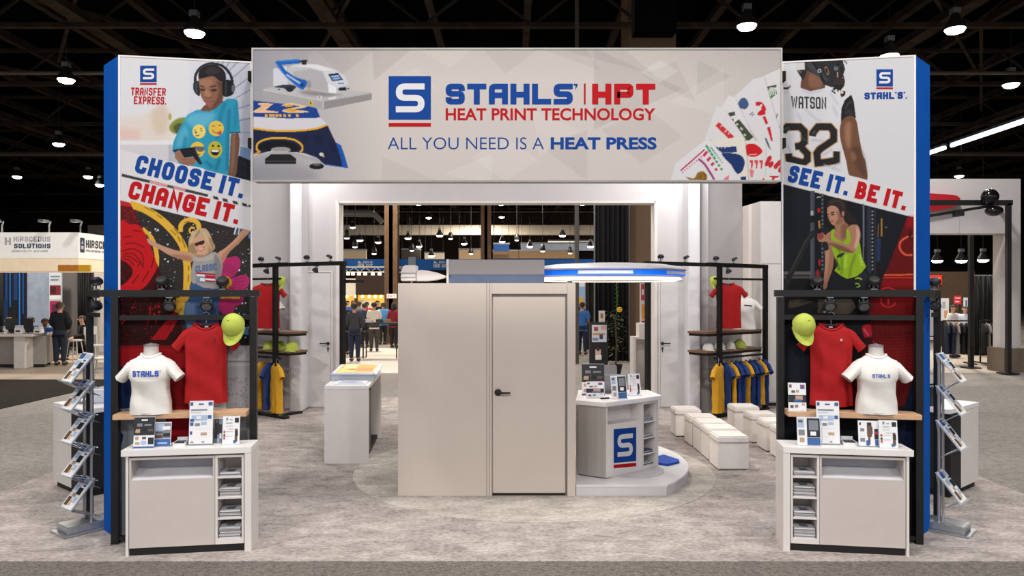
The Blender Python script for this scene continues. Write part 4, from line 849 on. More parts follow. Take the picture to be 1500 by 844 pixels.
for k in range(7): A.line([(268+k*18, 560+k*28), (285+k*17, 585+k*26)], 16, (60, 150, 100), 1, 0, False); A.line([(300+k*13, 575+k*18), (318+k*12, 590+k*16)], 8, (70, 150, 104), 1, 0, False)
A.line([(215, 660), (260, 700), (330, 810)], 16, (150, 60, 110)); A.blob([(120, 790), (180, 800), (210, 760), (250, 750), (278, 785), (260, 822), (180, 825)], (150, 110, 40)); A.dots(20, 200, 765, 265, 815, 3, 6, (100, 70, 24)); A.poly([(400, 800), (438, 775), (432, 830), (402, 830)], (222, 120, 130))
A.grain(2)
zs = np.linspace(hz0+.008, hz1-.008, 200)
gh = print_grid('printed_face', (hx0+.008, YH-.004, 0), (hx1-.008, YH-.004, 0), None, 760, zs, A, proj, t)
HH = [plane_hit((0, YH, 0), (0, -1, 0), .004+.0012*k) for k in (1, 2)]
letters('emblem', gh, [PBL, PW, PR], lambda mb: emblem(mb, 569.3, 111.4, 631.2, 175.4, HH[0], HH[1], (180, 185.6)))
def lf(mb):
    q, wd = block_text("STahLs", .86, .27, .11, .14); place2d(mb, q, wd, (652.8, 153), (839, 153), (0, -30.4), HH[0])
    place2d(mb, [[(0, 0), (0, .3), (.5, .3), (.35, 1), (1, .3), (1, 0)]], 1, (840.5, 122.6), (846, 122.6), (0, 9.5), HH[0])
letters('blue_lettering', gh, PBL, lf)
def lf(mb):
    place2d(mb, [[(0, 0), (0, 1), (1, 1), (1, 0)]], 1, (855.3, 153), (857.9, 153), (0, -30.6), HH[0])
    q, wd = block_text('hPT', .92, .29, .13, .1); place2d(mb, q, wd, (867.4, 153), (960, 153), (0, -30.4), HH[0])
    q, wd = font_text('HEAT PRINT TECHNOLOGY', .022); place2d(mb, q, wd, (652.8, 176.4), (960, 176.4), (0, -18), HH[0])
letters('red_lettering', gh, PR, lf)
def lf(mb):
    q, wd = font_text('ALL YOU NEED IS A', -.008); place2d(mb, q, wd, (568, 218.8), (796.8, 218.8), (0, -17.6), HH[0])
letters('tagline', gh, PBL, lf)
def lf(mb):
    q, wd = font_text('HEAT PRESS', .034); place2d(mb, q, wd, (806.7, 219), (961.9, 219), (0, -18), HH[0])
letters('bold_tagline', gh, PBL, lf)
# ------------------------------------------------------------------ closet in the middle of the booth
YC = 7.27
def cx(x): return pxx(x, YC)
t = thing('storage_closet', 'plain beige closet box with a door in the middle of the booth', 'closet', ((cx(583)+cx(843))/2, YC, 0))
zt = pz(415, YC)
body = MB()
body.box(cx(583), cx(716.5), YC, YC+1.15, 0, zt)                          # solid left part
body.box(cx(716.5), cx(843), YC+.06, YC+1.15, 0, zt)
body.build('body', BEIGE, t, True)
fr = MB(); fr.box(cx(716.5)+.004, cx(720.5), YC-.008, YC+.06, 0, zt); fr.box(cx(831), cx(843), YC-.012, YC+.06, 0, zt); fr.box(cx(720.5), cx(831), YC-.004, YC+.06, pz(431, YC), zt)
f = fr.build('door_frame', BEIGE, t, True, bevel=.004)
g = MB(); g.box(cx(720.8), cx(831), YC+.012, YC+.04, pz(434.5, YC), pz(431.2, YC)); g.box(cx(828.6), cx(830.8), YC+.012, YC+.04, 0.0, pz(434.5, YC)); g.build('rubber_seal', mat('dark_seal', (124, 120, 120), .7), f, True)
dz0, dz1 = .028, pz(434.6, YC)
d = MB().box(cx(721.6), cx(828.2), YC+.01, YC+.05, dz0, dz1).build('door', BEIGE, t, True, bevel=.005)
MB().box(cx(721.6), cx(828.2), YC+.02, YC+.05, .001, .026).build('threshold', DARK, t, True)
X, Z = cx(729.5), pz(575, YC)
h = MB(); R = Matrix.Rotation(PI/2, 3, 'X'); h.lathe([(.034, 0), (.034, .012), (.029, .016), (.012, .017), (.012, .05)], (X, YC+.01, Z), 24, M=R)
h.tube([(X, YC-.036, Z), (X+.02, YC-.044, Z), (X+.05, YC-.046, Z), (X+.122, YC-.044, Z)], [.011, .012, .0095, .0085], 10)
h.build('door_handle', BLKPL, d, True, smooth=True)
sm = MB(); sm.box(cx(712.5), cx(713.4), YC-.0015, YC, 0.0, zt); sm.build('panel_seam', mat('seam_grey', (150, 140, 134), .7), t, True)

# things on the closet roof
bx0, bx1 = pxx(655, 7.5), .33
t = thing('roof_box', 'long grey box lying on the roof of the beige closet', 'box', ((bx0+bx1)/2, 7.6, zt))
MB().box(bx0, bx1, 7.5, 7.72, zt, pz(380.5, 7.5)).build('body', mat('mid_grey_panel', (150, 146, 146), .6, var=.04, scale=1.5), t, True, bevel=.004)
MB().box(bx0+.004, bx1, 7.492, 7.5, zt, pz(402, 7.5)).build('lower_band', mat('slate_blue', (88, 100, 124), .6), t, True)
MB().box(bx0-.006, bx0+.016, 7.49, 7.722, zt, pz(380, 7.5)).build('end_cap', WHITEP, t, True)
MB().lathe([(.007, 0), (.007, .01)], (bx0+.03, 7.492, pz(405, 7.5)), 10, M=R).build('screw', DARK, t, True)
t = thing('cover_housing', 'white boxy housing with a tapering wing on the closet roof', 'housing', (pxx(598, 7.5), 7.55, zt))
yh = 7.48
def hp(pts, y0, y1, m=0): return MB().slab([(pxx(a, yh), y0, pz(b, yh)) for a, b in pts], (0, y1-y0, 0))
hp([(587, 411.8), (587, 398), (590.5, 390), (594, 388.6), (609, 388.6), (609, 411.8)], 7.48, 7.68).build('body', WHITEP, t, True, bevel=.006)
mb = MB(); mb.box(pxx(586.5, yh), pxx(609.4, yh), 7.472, 7.48, pz(400.2, yh), pz(399, yh)); mb.box(pxx(586.5, yh), pxx(609.4, yh), 7.472, 7.48, pz(406.2, yh), pz(405.4, yh)); mb.build('panel_lines', GREYW, t, True)
hp([(609.4, 412), (609.4, 397), (616, 395.6), (628, 396.6), (640, 399.4), (648, 402.4), (655, 405), (650, 407.6), (638, 410.4), (626, 412)], 7.5, 7.62).build('wing', WHITEP, t, True, bevel=.006)
MB().box(pxx(597, yh), pxx(606.5, yh), 7.54, 7.6, pz(388.6, yh), pz(376, yh)).build('post', GREYMET, t, True)

# round lit canopy
cxx, cyy, cr = 1.05, 8.1, .845
t = thing('round_canopy', 'round white canopy with a bright blue band and lit rim above the counter', 'canopy', (cxx, cyy, 2.14))
def rx_(p): return [(r*cr, z) for r, z in p]
top = MB(); top.lathe(rx_([(.05, .19), (.45, .185), (.75, .17), (.93, .145), (1.0, .115), (1.0, .105), (.98, .098), (.05, .098)]), (cxx, cyy, 2.14), 64)
top.build('dome', mat('canopy_white', (176, 173, 176), .4, var=.03), t, True, smooth=True)
band = MB(); band.lathe(rx_([(.9, .098), (.975, .100), (.985, .046), (.95, .040), (.9, .040)]), (cxx, cyy, 2.14), 64, cap=False)
band.build('blue_band', mat('blue_glow', (18, 104, 226), .4, emit=(18, 104, 226), es=.55), t, True)
wb = MB()
for a0, a1 in ((-52, -22), (-14, 8), (-118, -80)):
    ring = []
    for k in range(9):
        a = math.radians(a0+(a1-a0)*k/8); ring.append([(cxx+cr*.985*math.cos(a), cyy+cr*.985*math.sin(a), 2.14+.058), (cxx+cr*.982*math.cos(a), cyy+cr*.982*math.sin(a), 2.14+.09)])
    for k in range(8): wb.poly([ring[k][0], ring[k+1][0], ring[k+1][1], ring[k][1]])
wb.build('white_streaks', mat('band_white', (235, 240, 246), .4), t, True, recalc=False)
lo = MB(); lo.lathe(rx_([(.9, .040), (.955, .040), (.93, .024), (.86, .008), (.80, 0), (.1, 0), (.1, .04), (.8, .04)]), (cxx, cyy, 2.14), 64)
lo.build('lower_rim', mat('canopy_grey', (180, 176, 174), .5), t, True, smooth=True)
li = MB(); li.lathe(rx_([(.935, .027), (.938, .012), (.87, -.006), (.855, .004), (.87, .010)]), (cxx, cyy, 2.14), 64, cap=False)
li.build('light_strip', mat('warm_lamp', (255, 240, 222), .5, emit=(255, 238, 216), es=1.8), t, True)
MB().tube([(.67, 8.56, .1125), (.67, 8.56, 2.16)], .03, 12).build('support_post', CHROME, t, True)
l = area('canopy_light', (0, 0, -.03), 1.0, 14, (1, .93, .84)); l.parent = t

# raised round platform
pc = (.24, 8.42); pr = 1.72; poly = []
for k in range(61):
    a = -PI/2+PI*k/60*1.02; x, y = pc[0]+pr*math.cos(a), pc[1]+pr*math.sin(a)
    if y >= YC+.004 and x > .64: poly.append((x, y))
xa = pc[0]+math.sqrt(pr**2-(pc[1]-YC-.004)**2)
poly = [(.632, YC+.004), (xa, YC+.004)]+poly+[(.632, poly[-1][1])]
t = thing('round_platform', 'low white platform with a rounded edge beside the closet', 'platform', (1.2, 8.2, 0))
MB().prism(poly, 0, .088).build('base', mat('platform_white', (206, 202, 202), .4, var=.03), t, True)
cen = (1.1, 8.2); p2 = [(x+(.008 if x > .64 else 0)*(1 if x > cen[0] else 0), y-(.006 if y < YC+.02 else 0)) for x, y in poly]
MB().prism(p2, .088, .112).build('deck', mat('platform_deck', (220, 217, 217), .3, var=.02), t, True, bevel=.004)
o = MB().prism([(1.60, 8.14), (1.70, 8.05), (1.86, 8.19), (1.88, 8.3), (1.76, 8.55), (1.60, 8.4)], .113, .135).build('floor_cushion', mat('cobalt_felt', (20, 70, 170), .8), bevel=.006); tag(o, 'small blue pad lying on the white platform behind the counter', 'pad')

# counter with the emblem
P0, P1, P2, P3, P4, P5 = (.69, 7.66), (.958, 7.50), (1.383, 7.82), (1.588, 8.0), (1.45, 8.42), (.80, 8.42)
t = thing('emblem_counter', 'white five-sided counter with a big blue emblem under the round canopy', 'counter', (1.1, 7.95, .112))
MB().lathe([(.40, 0), (.40, .012)], (1.22, 7.90, .112), 48).build('foot_plate', mat('foot_grey', (196, 193, 193), .35), t, True)
z0, z1 = .125, .85
# body left of the shelf column
Q = (1.33, 7.86)
a = Fr(P1[0], P1[1], math.atan2(P2[1]-P1[1], P2[0]-P1[0]))
L = math.hypot(P2[0]-P1[0], P2[1]-P1[1])
c = MB(); c.box(0, L, 0, .30, z0, .66, a); c.box(0, .02, 0, .30, .66, z1, a); c.box(L-.02, L, 0, .30, .66, z1, a); c.box(.02, L-.02, .16, .30, .66, z1, a); c.build('carcass', WHITEP, t, True)
s = MB(); pts = [P0, ((P0[0]*.66+P1[0]*.34)+.002, P0[1]*.66+P1[1]*.34-.008), ((P0[0]*.33+P1[0]*.67)+.002, P0[1]*.33+P1[1]*.67-.01), (P1[0]-.004, P1[1]-.002)]
s.prism(pts+[(P1[0]-.004, P1[1]+.25), (P0[0], P0[1]+.3)], z0, z1); s.build('metal_side', mat('brushed_steel', (186, 182, 178), .38, .6, var=.07, scale=5, stretch=(7, 7, .15)), t, True)
b2 = Fr(P2[0], P2[1], math.atan2(P3[1]-P2[1], P3[0]-P2[0])); L2 = math.hypot(P3[0]-P2[0], P3[1]-P2[1])
c = MB(); c.box(.004, .02, 0, .28, z0, z1, b2); c.box(L2-.045, L2, 0, .28, z0, z1, b2); c.box(.02, L2-.045, .24, .28, z0, z1, b2)
sh = [z0, .29, .46, .63, .79]
c.box(.02, L2-.045, 0, .24, z0, z0+.04, b2); c.box(.02, L2-.045, 0, .24, z1-.03, z1, b2)
c.build('shelf_column', WHITEP, t, True)
for z in sh[1:4]: MB().box(.02, L2-.045, .004, .24, z-.012, z, b2).build('shelf', WHITEP, t, True)
top = [(.66, 7.63), (.945, 7.455), (1.40, 7.795), (1.625, 7.985), (1.56, 8.45), (.76, 8.45)]
MB().prism(top, .85, .895).build('worktop', mat('counter_top', (226, 223, 223), .3, var=.02), t, True, bevel=.004)
n = Vector((math.sin(math.atan2(P2[1]-P1[1], P2[0]-P1[0])), -math.cos(math.atan2(P2[1]-P1[1], P2[0]-P1[0])), 0))
hA, hB = plane_hit((P1[0], P1[1], 0), n, .002), plane_hit((P1[0], P1[1], 0), n, .0032)
def skew(h): return lambda x, y: h(x, y+(x-899)*-.09)
m = MB(); emblem(m, 899, 629, 932, 678.5, skew(hA), skew(hB), (681, 686.2)); m.build('emblem', [PBL, PW, PR], t, True, recalc=False)
for z, n_, c_ in ((.29, 3, (70, 84, 110)), (.46, 2, (44, 66, 110)), (.63, 4, (60, 78, 104)), (z0+.04, 2, (60, 76, 100))):
    mb = MB()
    for k in range(n_): mb.box(.028+random.uniform(0, .01), L2-.06-random.uniform(0, .01), .02+random.uniform(0, .02), .2, z+.001+k*.009, z+.008+k*.009, b2, k % 2)
    o = mb.build('leaflet_stack', [paint(c_), paint((206, 204, 206))]); tag(o, 'small stack of leaflets in the %s compartment of the emblem counter' % {.29: 'second lowest', .46: 'second highest', .63: 'top', z0+.04: 'bottom'}[z], 'leaflets', 'leaflets in the emblem counter')

# ------------------------------------------------------------------ display sheets
def sheet(mb, fr, w, h, blocks, lean=0., y0=0.):
    """A printed sheet standing on its foot in frame fr; blocks are (x0, z0, x1, z1, colour index) in fractions."""
    def P(x, z, e): return fr.p((x-.5)*w, y0+z*h*math.sin(lean)-e, z*h*math.cos(lean))
    mb.slab([P(0, 0, 0), P(1, 0, 0), P(1, 1, 0), P(0, 1, 0)], Vector(fr.p(0, .004, 0))-Vector(fr.p(0, 0, 0)), 0)
    for k, (x0, a0, x1, a1, c) in enumerate(blocks):
        e = .0012+.0005*(k % 5); mb.poly([P(x0, a0, e), P(x1, a0, e), P(x1, a1, e), P(x0, a1, e)], c)
INKS = [(222, 221, 223), (34, 36, 44), (52, 92, 150), (176, 146, 120), (120, 124, 132), (190, 44, 52), (96, 74, 58), (160, 178, 204), (206, 160, 90)]
INKM = [paint(c) for c in INKS]
def blocks_for(kind, seed):
    r = random.Random(seed); B = []
    if kind == 'dark':
        B = [(0, .42, 1, 1, 1), (.35, .88, .65, .93, 0), (.15, .7, .4, .8, 4), (.5, .72, .85, .78, 4), (.1, .5, .3, .62, 3), (.36, .52, .62, .66, 4), (.68, .54, .92, .62, 6), (.08, .5, .2, .58, 8), (.08, .28, .24, .38, 3), (.42, .3, .6, .37, 6), (.7, .12, .98, .34, 1), (.08, .12, .3, .2, 3), (.36, .12, .62, .24, 7), (0, 0, 1, .06, 2)]
    elif kind == 'blue':
        B = [(.03, .34, .97, .97, 4), (.06, .66, .6, .94, 7), (.5, .7, .95, .85, 0), (.08, .56, .52, .62, 6), (.55, .42, .95, .56, 1), (.05, .35, .5, .48, 6), (.02, .02, .98, .32, 2), (.2, .12, .8, .18, 7)]
    elif kind == 'tall':
        B = [(.03, .9, .15, .98, 2), (.8, .9, .97, .98, 2), (.38, .92, .6, .95, 2), (.06, .79, .75, .82, 4), (.05, .74, .5, .75, 7), (.1, .56, .75, .68, 7), (.3, .6, .5, .66, 0), (.78, .6, .94, .68, 2), (.03, .54, .2, .6, 2), (.04, .45, .18, .52, 2), (.5, .46, .74, .53, 7), (.25, .44, .45, .5, 4), (.06, .37, .9, .372, 4), (.04, .25, .14, .32, 2), (.5, .23, .76, .29, 3), (.1, .18, .8, .182, 4), (.1, .12, .7, .122, 4), (.08, .06, .2, .09, 4), (.55, .06, .66, .09, 4), (0, 0, 1, .03, 4)]
    elif kind == 'people':
        B = [(.03, .03, .97, .97, 4), (.35, .2, .7, .95, 1), (.42, .8, .62, .93, 6), (.1, .4, .4, .6, 6), (.66, .4, .9, .75, 1), (.3, .05, .55, .4, 1), (.58, .05, .72, .35, 7), (.75, .2, .9, .5, 0)]
    elif kind == 'white':
        B = [(.2, .86, .3, .96, 4), (.7, .78, .94, .95, 1), (.4, .88, .56, .9, 4), (.2, .76, .56, .78, 4), (.2, .66, .6, .67, 4), (.35, .54, .65, .56, 3), (.2, .46, .6, .47, 4), (.06, .42, .16, .5, 5), (.06, .3, .16, .38, 1), (.06, .2, .16, .28, 5), (.72, .1, .88, .56, 6), (.76, .3, .9, .5, 1), (.64, .06, .8, .16, 2), (.2, .3, .6, .31, 4)]
    elif kind == 'photo':
        B = [(.03, .64, .3, .96, 7), (.42, .3, .97, .97, 1), (.5, .55, .9, .9, 4), (.56, .36, .8, .5, 0), (.42, .03, .97, .28, 2), (.06, .36, .32, .56, 4), (.1, .12, .3, .28, 3), (.06, .82, .24, .9, 6)]
    elif kind == 'goods':
        B = [(.06, .84, .2, .95, 6), (.68, .8, .92, .95, 2), (.72, .88, .9, .94, 5), (.18, .66, .38, .74, 6), (.44, .68, .6, .76, 3), (0, .32, 1, .58, 1), (.4, .4, .8, .56, 3), (.3, .34, .75, .42, 2), (.1, .12, .28, .22, 6), (.36, .14, .54, .24, 4), (.74, .22, .92, .28, 3), (.2, .04, .9, .045, 4)]
    elif kind == 'figure':
        B = [(.06, .84, .14, .94, 1), (.1, .6, .28, .72, 4), (.1, .42, .3, .5, 0), (.42, .4, .64, .94, 6), (.46, .82, .6, .95, 1), (.44, .5, .68, .78, 1), (.76, .3, .94, .7, 1), (.8, .5, .92, .6, 5), (.46, .1, .56, .4, 6), (.36, .06, .5, .26, 2), (.78, .06, .94, .28, 2), (.08, .2, .3, .34, 4), (0, 0, 1, .04, 4)]
    else:
        B = [(.06, .5, .6, .94, 7), (.4, .6, .9, .8, 2), (.1, .1, .5, .4, 3), (.55, .12, .9, .4, 6), (.06, .9, .94, .96, 2), (.2, .44, .7, .46, 4)]
    return B
def make_sheet(name, label, cat, fr, z, w, h, kind, lean=.16, seed=0, group=None):
    """An upright acrylic holder with a printed sheet; it stands at the origin of fr."""
    t = thing(name, label, cat, tuple(fr.p(0, 0, z)), 0, group)
    lf = Fr(0, 0); lf.u, lf.v = fr.u, fr.v
    mb = MB(); sheet(mb, lf, w, h, blocks_for(kind, seed), lean); mb.build('printed_sheet', INKM, t, recalc=False)
    st = MB(); st.box(-w*.5, w*.5, -.012, .055, 0, .0035, lf)
    e = .007; a = [lf.p(x, e+zz*h*math.sin(lean), zz*h*math.cos(lean)+.003) for x, zz in ((-w/2, 0), (w/2, 0), (w/2, 1), (-w/2, 1))]
    st.slab(a, Vector(lf.p(0, .003, 0))); st.build('stand', GLASS, t)
    return t

# ------------------------------------------------------------------ the two front racks
def rack_frame(s): return TF(s)
def spot(fr, u, v, z, up, heading, label, pitch=.5):
    """A flat clamp spotlight on (or under) the rack's bar."""
    t = thing('clamp_spotlight', label, 'spotlight', tuple(fr.p(u, v, z)), heading)
    k = 1 if up else -1
    st = MB(); st.box(-.03, .03, -.034, .034, 0 if up else -.012, .012 if up else 0); st.tube([(0, 0, 0), (0, 0, k*.05)], .009, 8); st.build('clamp', GREYMET, t)
    j = MB(); j.ell((0, 0, k*.06), .022, .03, .022); j.box(-.04, -.033, -.012, .012, k*.06-.035, k*.06+.035); j.box(.033, .04, -.012, .012, k*.06-.035, k*.06+.035); j.tube([(-.04, 0, k*.06), (.04, 0, k*.06)], .006, 6); j.build('bracket', GREYMET, t)
    M = Matrix.Rotation(pitch, 3, 'X'); c = Vector((0, -.02, k*.085))
    hd = MB(); hd.lathe([(.015, .03), (.045, .026), (.058, .006), (.06, -.012), (.052, -.02), (.04, -.016)], c, 18, M=M); hh = hd.build('lamp_head', BLKPL, t, smooth=True)
    ln = MB(); ln.lathe([(.004, -.0165), (.042, -.0165), (.042, -.018), (.004, -.0185)], c, 18, M=M); ln.build('lens', mat('lamp_glass', (84, 84, 88), .2), hh)
    t.scale = (.86,)*3
    return t
def build_rack(s):
    f = rack_frame(s); v = -.075; side = 'left' if s < 0 else 'right'
    t = thing('garment_rack', 'black square-tube display rack standing in front of the %s tower' % {-1: 'boy and raised-arms', 1: 'football player'}[s], 'rack', tuple(f.p(TW/2, v)))
    W2 = TW+.026; p = .0275
    for u in (0, W2): MB().box(u-p, u+p, v-p, v+p, 0, 1.972, f).build('post', BLACK, t, True)
    e0 = f.p(-.09, v); rear = Vector((XC+s*(3.733 if s > 0 else 3.79), 6.545, 0))
    MB().box(-.10, W2+p+.02, v-p, v+p, 1.974, 2.028, f).build('top_bar', BLACK, t, True)
    d = (rear-e0).normalized(); a = e0+d*.05; b = rear+d*.03
    MB().bar((a.x, a.y, 2.0), (b.x, b.y, 2.0), .055, .054).build('side_bar', mat('black_metal_lit_copy', (44, 42, 40), .5, .2), t, True)  # lighter copy of the black metal: the brighter-facing side is put into its colour
    ang = math.atan2(d.y, d.x); rf = Fr(rear.x, rear.y, ang); MB().box(-p, p, -p, p, 0, 1.972, rf).build('post', BLACK, t, True)
    MB().box(p, W2-p, v-.012, v+.012, 1.785, 1.825, f).build('hanging_rail', BLACK, t, True)
    a = e0+d*.30; b = rear-d*.028; MB().bar((a.x, a.y, 1.82), (b.x, b.y, 1.82), .03, .036).build('side_rail', BLACK, t, True)
    MB().box(p+.002, W2-p-.002, -.235, -.03, 1.012, 1.052, f).build('wooden_shelf', WOOD, t, True, bevel=.003)
    MB().box(p, W2-p, v-.02, v+.02, .03, .06, f).build('foot_rail', BLACK, t, True)
    dx = 'above the bar' 
    who = {-1: 'left front rack', 1: 'right front rack'}[s]
    hd = math.atan2(f.u[1], f.u[0]*s*-1)*1
    def up(x): # px offset from the middle to u
        # along the bar
        best = min((abs((XC+0, f.p(q/200, v))[1].x/f.p(q/200, v).y*F+HX-x), q/200) for q in range(-20, 230)); return best[1]
    if s < 0: tops, bots = (236, 325), (249, 304)
    else: tops, bots = (1198, 1281), (1214.5, 1265)
    base = math.atan2(f.v[1], f.v[0])-PI/2
    for k, x in enumerate(tops): spot(f, up(x), v+.03, 2.029, True, base, 'black spotlight clamped on top of the %s, %s of two' % (who, ('outer' if (k == 0) == (s < 0) else 'inner')), .7)
    for k, x in enumerate(bots): spot(f, up(x), v, 1.972, False, base, 'black spotlight hanging under the bar of the %s, %s of two' % (who, ('outer' if (k == 0) == (s < 0) else 'inner')), -.9)
    q = e0+d*.42; ff = Fr(q.x, q.y, ang)
    spot(ff, 0, 0, 2.028, True, ang+PI/2*s, 'black spotlight standing on the side arm of the %s' % who, -.55); spot(ff, .02, 0, 1.972, False, ang+PI/2*s, 'black spotlight hanging below the side arm of the %s' % who, .8)
    return t, f, v, up
RL = build_rack(-1); RR = build_rack(1)

# ------------------------------------------------------------------ front tables
TBA = math.radians(8.4); TBW = .95; TBD = .285
def build_table(s):
    f = Fr(XC+s*3.005, 5.585, TBA, 1 if s < 0 else -1)
    who = {-1: 'boy and raised-arms', 1: 'football player'}[s]
    t = thing('display_table', 'white display table with leaflet compartments before the %s tower' % who, 'table', tuple(f.p(TBW/2, .14)))
    z1 = .81; zt = z1-.05
    MB().box(0, TBW, 0, TBD, zt, z1, f).build('tabletop', mat('table_top', (222, 218, 216), .35, var=.02), t, True, bevel=.003)
    MB().box(.03, .05, .012, TBD, 0, zt-.001, f).build('side_panel', WHITEP, t, True)
    MB().box(TBW-.05, TBW, .0, TBD, 0, zt-.001, f).build('side_panel', WHITEP, t, True)
    c0, c1, cs = .056, TBW-.058, TBW-.058-.215
    B = MB(); B.box(c0, cs, .012, TBD, .06, .575, f); B.box(c0, cs, .2, TBD, .575, zt-.014, f); B.box(c0, c0+.014, .012, .2, .575, zt-.014, f); B.box(cs-.014, cs, .012, .2, .575, zt-.014, f); B.box(c0+.014, cs-.014, .012, .2, zt-.03, zt-.014, f)
    B.build('carcass', mat('table_front', (194, 184, 179), .5, var=.02), t, True)
    q = MB(); q.poly([f.p(c0+.014, .0125, .5755), f.p(cs-.014, .0125, .5755), f.p(cs-.014, .198, .635), f.p(c0+.014, .198, .635)]); q.slab([f.p(c0+.014, .014, .5752), f.p(cs-.014, .014, .5752), f.p(cs-.014, .199, .632), f.p(c0+.014, .199, .632)], (0, 0, .003)); q.build('sloping_ledge', mat('niche_grey', (196, 194, 198), .5), t, True)
    q = MB(); q.box(c0+.015, cs-.015, .19, .199, .63, zt-.031, f); q.build('niche_back', mat('niche_back_grey', (176, 178, 188), .6), t, True)
    S = MB(); S.box(cs+.003, cs+.02, .012, TBD, .06, zt-.014, f); S.box(c1-.016, c1, .012, TBD, .06, zt-.014, f); S.box(cs+.02, c1-.016, TBD-.02, TBD, .06, zt-.014, f); S.box(cs+.02, c1-.016, .012, TBD-.02, .06, .10, f); S.box(cs+.02, c1-.016, .012, TBD-.02, zt-.03, zt-.014, f)
    S.build('shelf_column', WHITEP, t, True)
    levels = [.10, .262, .422, .582]
    for z in levels[1:]: MB().box(cs+.02, c1-.016, .016, TBD-.02, z-.014, z, f).build('shelf', WHITEP, t, True)
    MB().box(c0, c1, .03, TBD-.02, 0, .06, f).build('plinth', DARK, t, True)
    n = {-1: (9, 5, 7, 2), 1: (8, 4, 8, 3)}[s]
    for k, z in enumerate(levels):
        for j in range(1):
            mb = MB(); hgt = 0
            for i in range(n[k]):
                th = .0085; dx = random.uniform(-.006, .006); dy = random.uniform(0, .014)
                mb.box(cs+.03+dx, c1-.028+dx, .022+dy, TBD-.05, z+.0008+hgt, z+hgt+th-.002, f, i % 3); hgt += th
            # curled top leaflet
            cu = [[f.p(cs+.03, .02+q*.2/6, z+hgt+.002+.018*math.sin(q/6*PI)*.6), f.p(c1-.028, .02+q*.2/6, z+hgt+.002+.018*math.sin(q/6*PI))] for q in range(7)]
            for q in range(6): mb.add([cu[q][0], cu[q][1], cu[q+1][1], cu[q+1][0]], [(0, 1, 2, 3)], 3)
            m0 = f.p((cs+c1)/2, .1, z+hgt+.0215)
            mb.add([f.p(cs+.07, .06, z+hgt+.0145), f.p(c1-.08, .05, z+hgt+.0165), f.p(c1-.07, .11, z+hgt+.0215), f.p(cs+.08, .11, z+hgt+.0175)], [(0, 1, 2, 3)], 4)
            o = mb.build('leaflet_stack', [paint((196, 193, 194)), paint((150, 150, 156)), paint((214, 212, 212)), paint((182, 180, 184)), paint((92, 94, 100))])
            tag(o, 'leaflet stack in the %s compartment of the %s front table' % (('bottom', 'second lowest', 'second highest', 'top')[k], 'left' if s < 0 else 'right'), 'leaflets', 'leaflets in the front tables')
    return t, f
TL = build_table(-1); TR = build_table(1)
def on_table(T, x, z=.81, v=.16):
    """A small frame on the table top where the picture column x crosses depth v."""
    f = T[1]; best = min((abs(f.p(u/400, v).x/f.p(u/400, v).y*F+HX-x), u/400) for u in range(0, 400))
    p = f.p(best[1], v); g = Fr(p.x, p.y); g.u = (abs(f.u[0]), f.u[1]*(1 if f.u[0] > 0 else -1)); g.v = f.v
    return g
def hgt(g, y0, y1): return (y1-y0)*g.o[1]/F
def tsheet(T, x0, x1, y0, y1, kind, label, v, lean=.14, z=.81, name='sign_holder', cat='sign'):
    g = on_table(T, (x0+x1)/2, z, v); return make_sheet(name, label, cat, g, z, (x1-x0)*g.o[1]/F, hgt(g, y0, y1), kind, lean)
tsheet(TL, 196, 224.5, 608, 653, 'dark', 'dark sign with brown goods, leftmost on the left front table', .06)
tsheet(TL, 225.5, 249, 612, 647, 'blue', 'small blue and grey sign beside the dark sign on the left front table', .10)
tsheet(TL, 277, 310, 578, 642, 'tall', 'tallest white information sheet on the left front table', .115, .10)
tsheet(TL, 307, 326, 605, 642.5, 'people', 'dark photo card between the tall sheet and the narrow white sheet', .16)
tsheet(TL, 326, 350, 604, 645, 'white', 'narrow white sheet with small pictures at the inner end of the left table', .10)
tsheet(TR, 1169, 1202, 607, 648, 'photo', 'white sheet with a black photo on the right front table', .07)
tsheet(TR, 1198, 1230, 581, 644, 'tall', 'tallest white information sheet on the right front table', .125, .10)
tsheet(TR, 1259, 1288, 610, 647.5, 'figure', 'white sheet with a standing figure on the right front table', .085)
tsheet(TR, 1289.5, 1315, 612, 652, 'white', 'white sheet at the outer end of the right front table', .06)
f = RR[1]; g = Fr(0, 0); 
def shelf_frame(R, x, v):
    f = R[1]; best = min((abs(f.p(u/400, v).x/f.p(u/400, v).y*F+HX-x), u/400) for u in range(0, 420))
    p = f.p(best[1], v); g = Fr(p.x, p.y); g.u = (abs(f.u[0]), f.u[1]*(1 if f.u[0] > 0 else -1)); g.v = f.v; return g
g = shelf_frame(RR, 1168.5, -.20); make_sheet('sign_holder', 'white sheet with pictures of goods on the wooden shelf of the right rack', 'sign', g, 1.052, 25*g.o[1]/F, 41*g.o[1]/F, 'goods', .12)
# small holders lying between the sheets
def tray(T, x, w, label, v):
    g = on_table(T, x, .81, v); ww = w*g.o[1]/F
    t = thing('card_tray', label, 'tray', tuple(g.p(0, 0, .81))); l = Fr(0, 0); l.u, l.v = g.u, g.v
    b = MB(); b.box(-ww/2, ww/2, -.03, .07, 0, .006, l); b.box(-ww/2, -ww/2+.006, -.03, .07, .006, .03, l); b.box(ww/2-.006, ww/2, -.03, .07, .006, .03, l); b.box(-ww/2+.006, ww/2-.006, .064, .07, .006, .055, l); b.box(-ww/2+.006, ww/2-.006, -.03, -.026, .006, .022, l); b.build('holder', mat('white_plastic', (214, 213, 216), .3), t)
    c = MB(); 
    for k in range(4): c.box(-ww*.36, ww*.36, -.02+k*.002, .05, .007+k*.006, .012+k*.006, l)
    c.build('cards', paint((60, 62, 66)), t); return t
tray(TL, 264, 17, 'small white tray of dark cards on the left front table', .13)
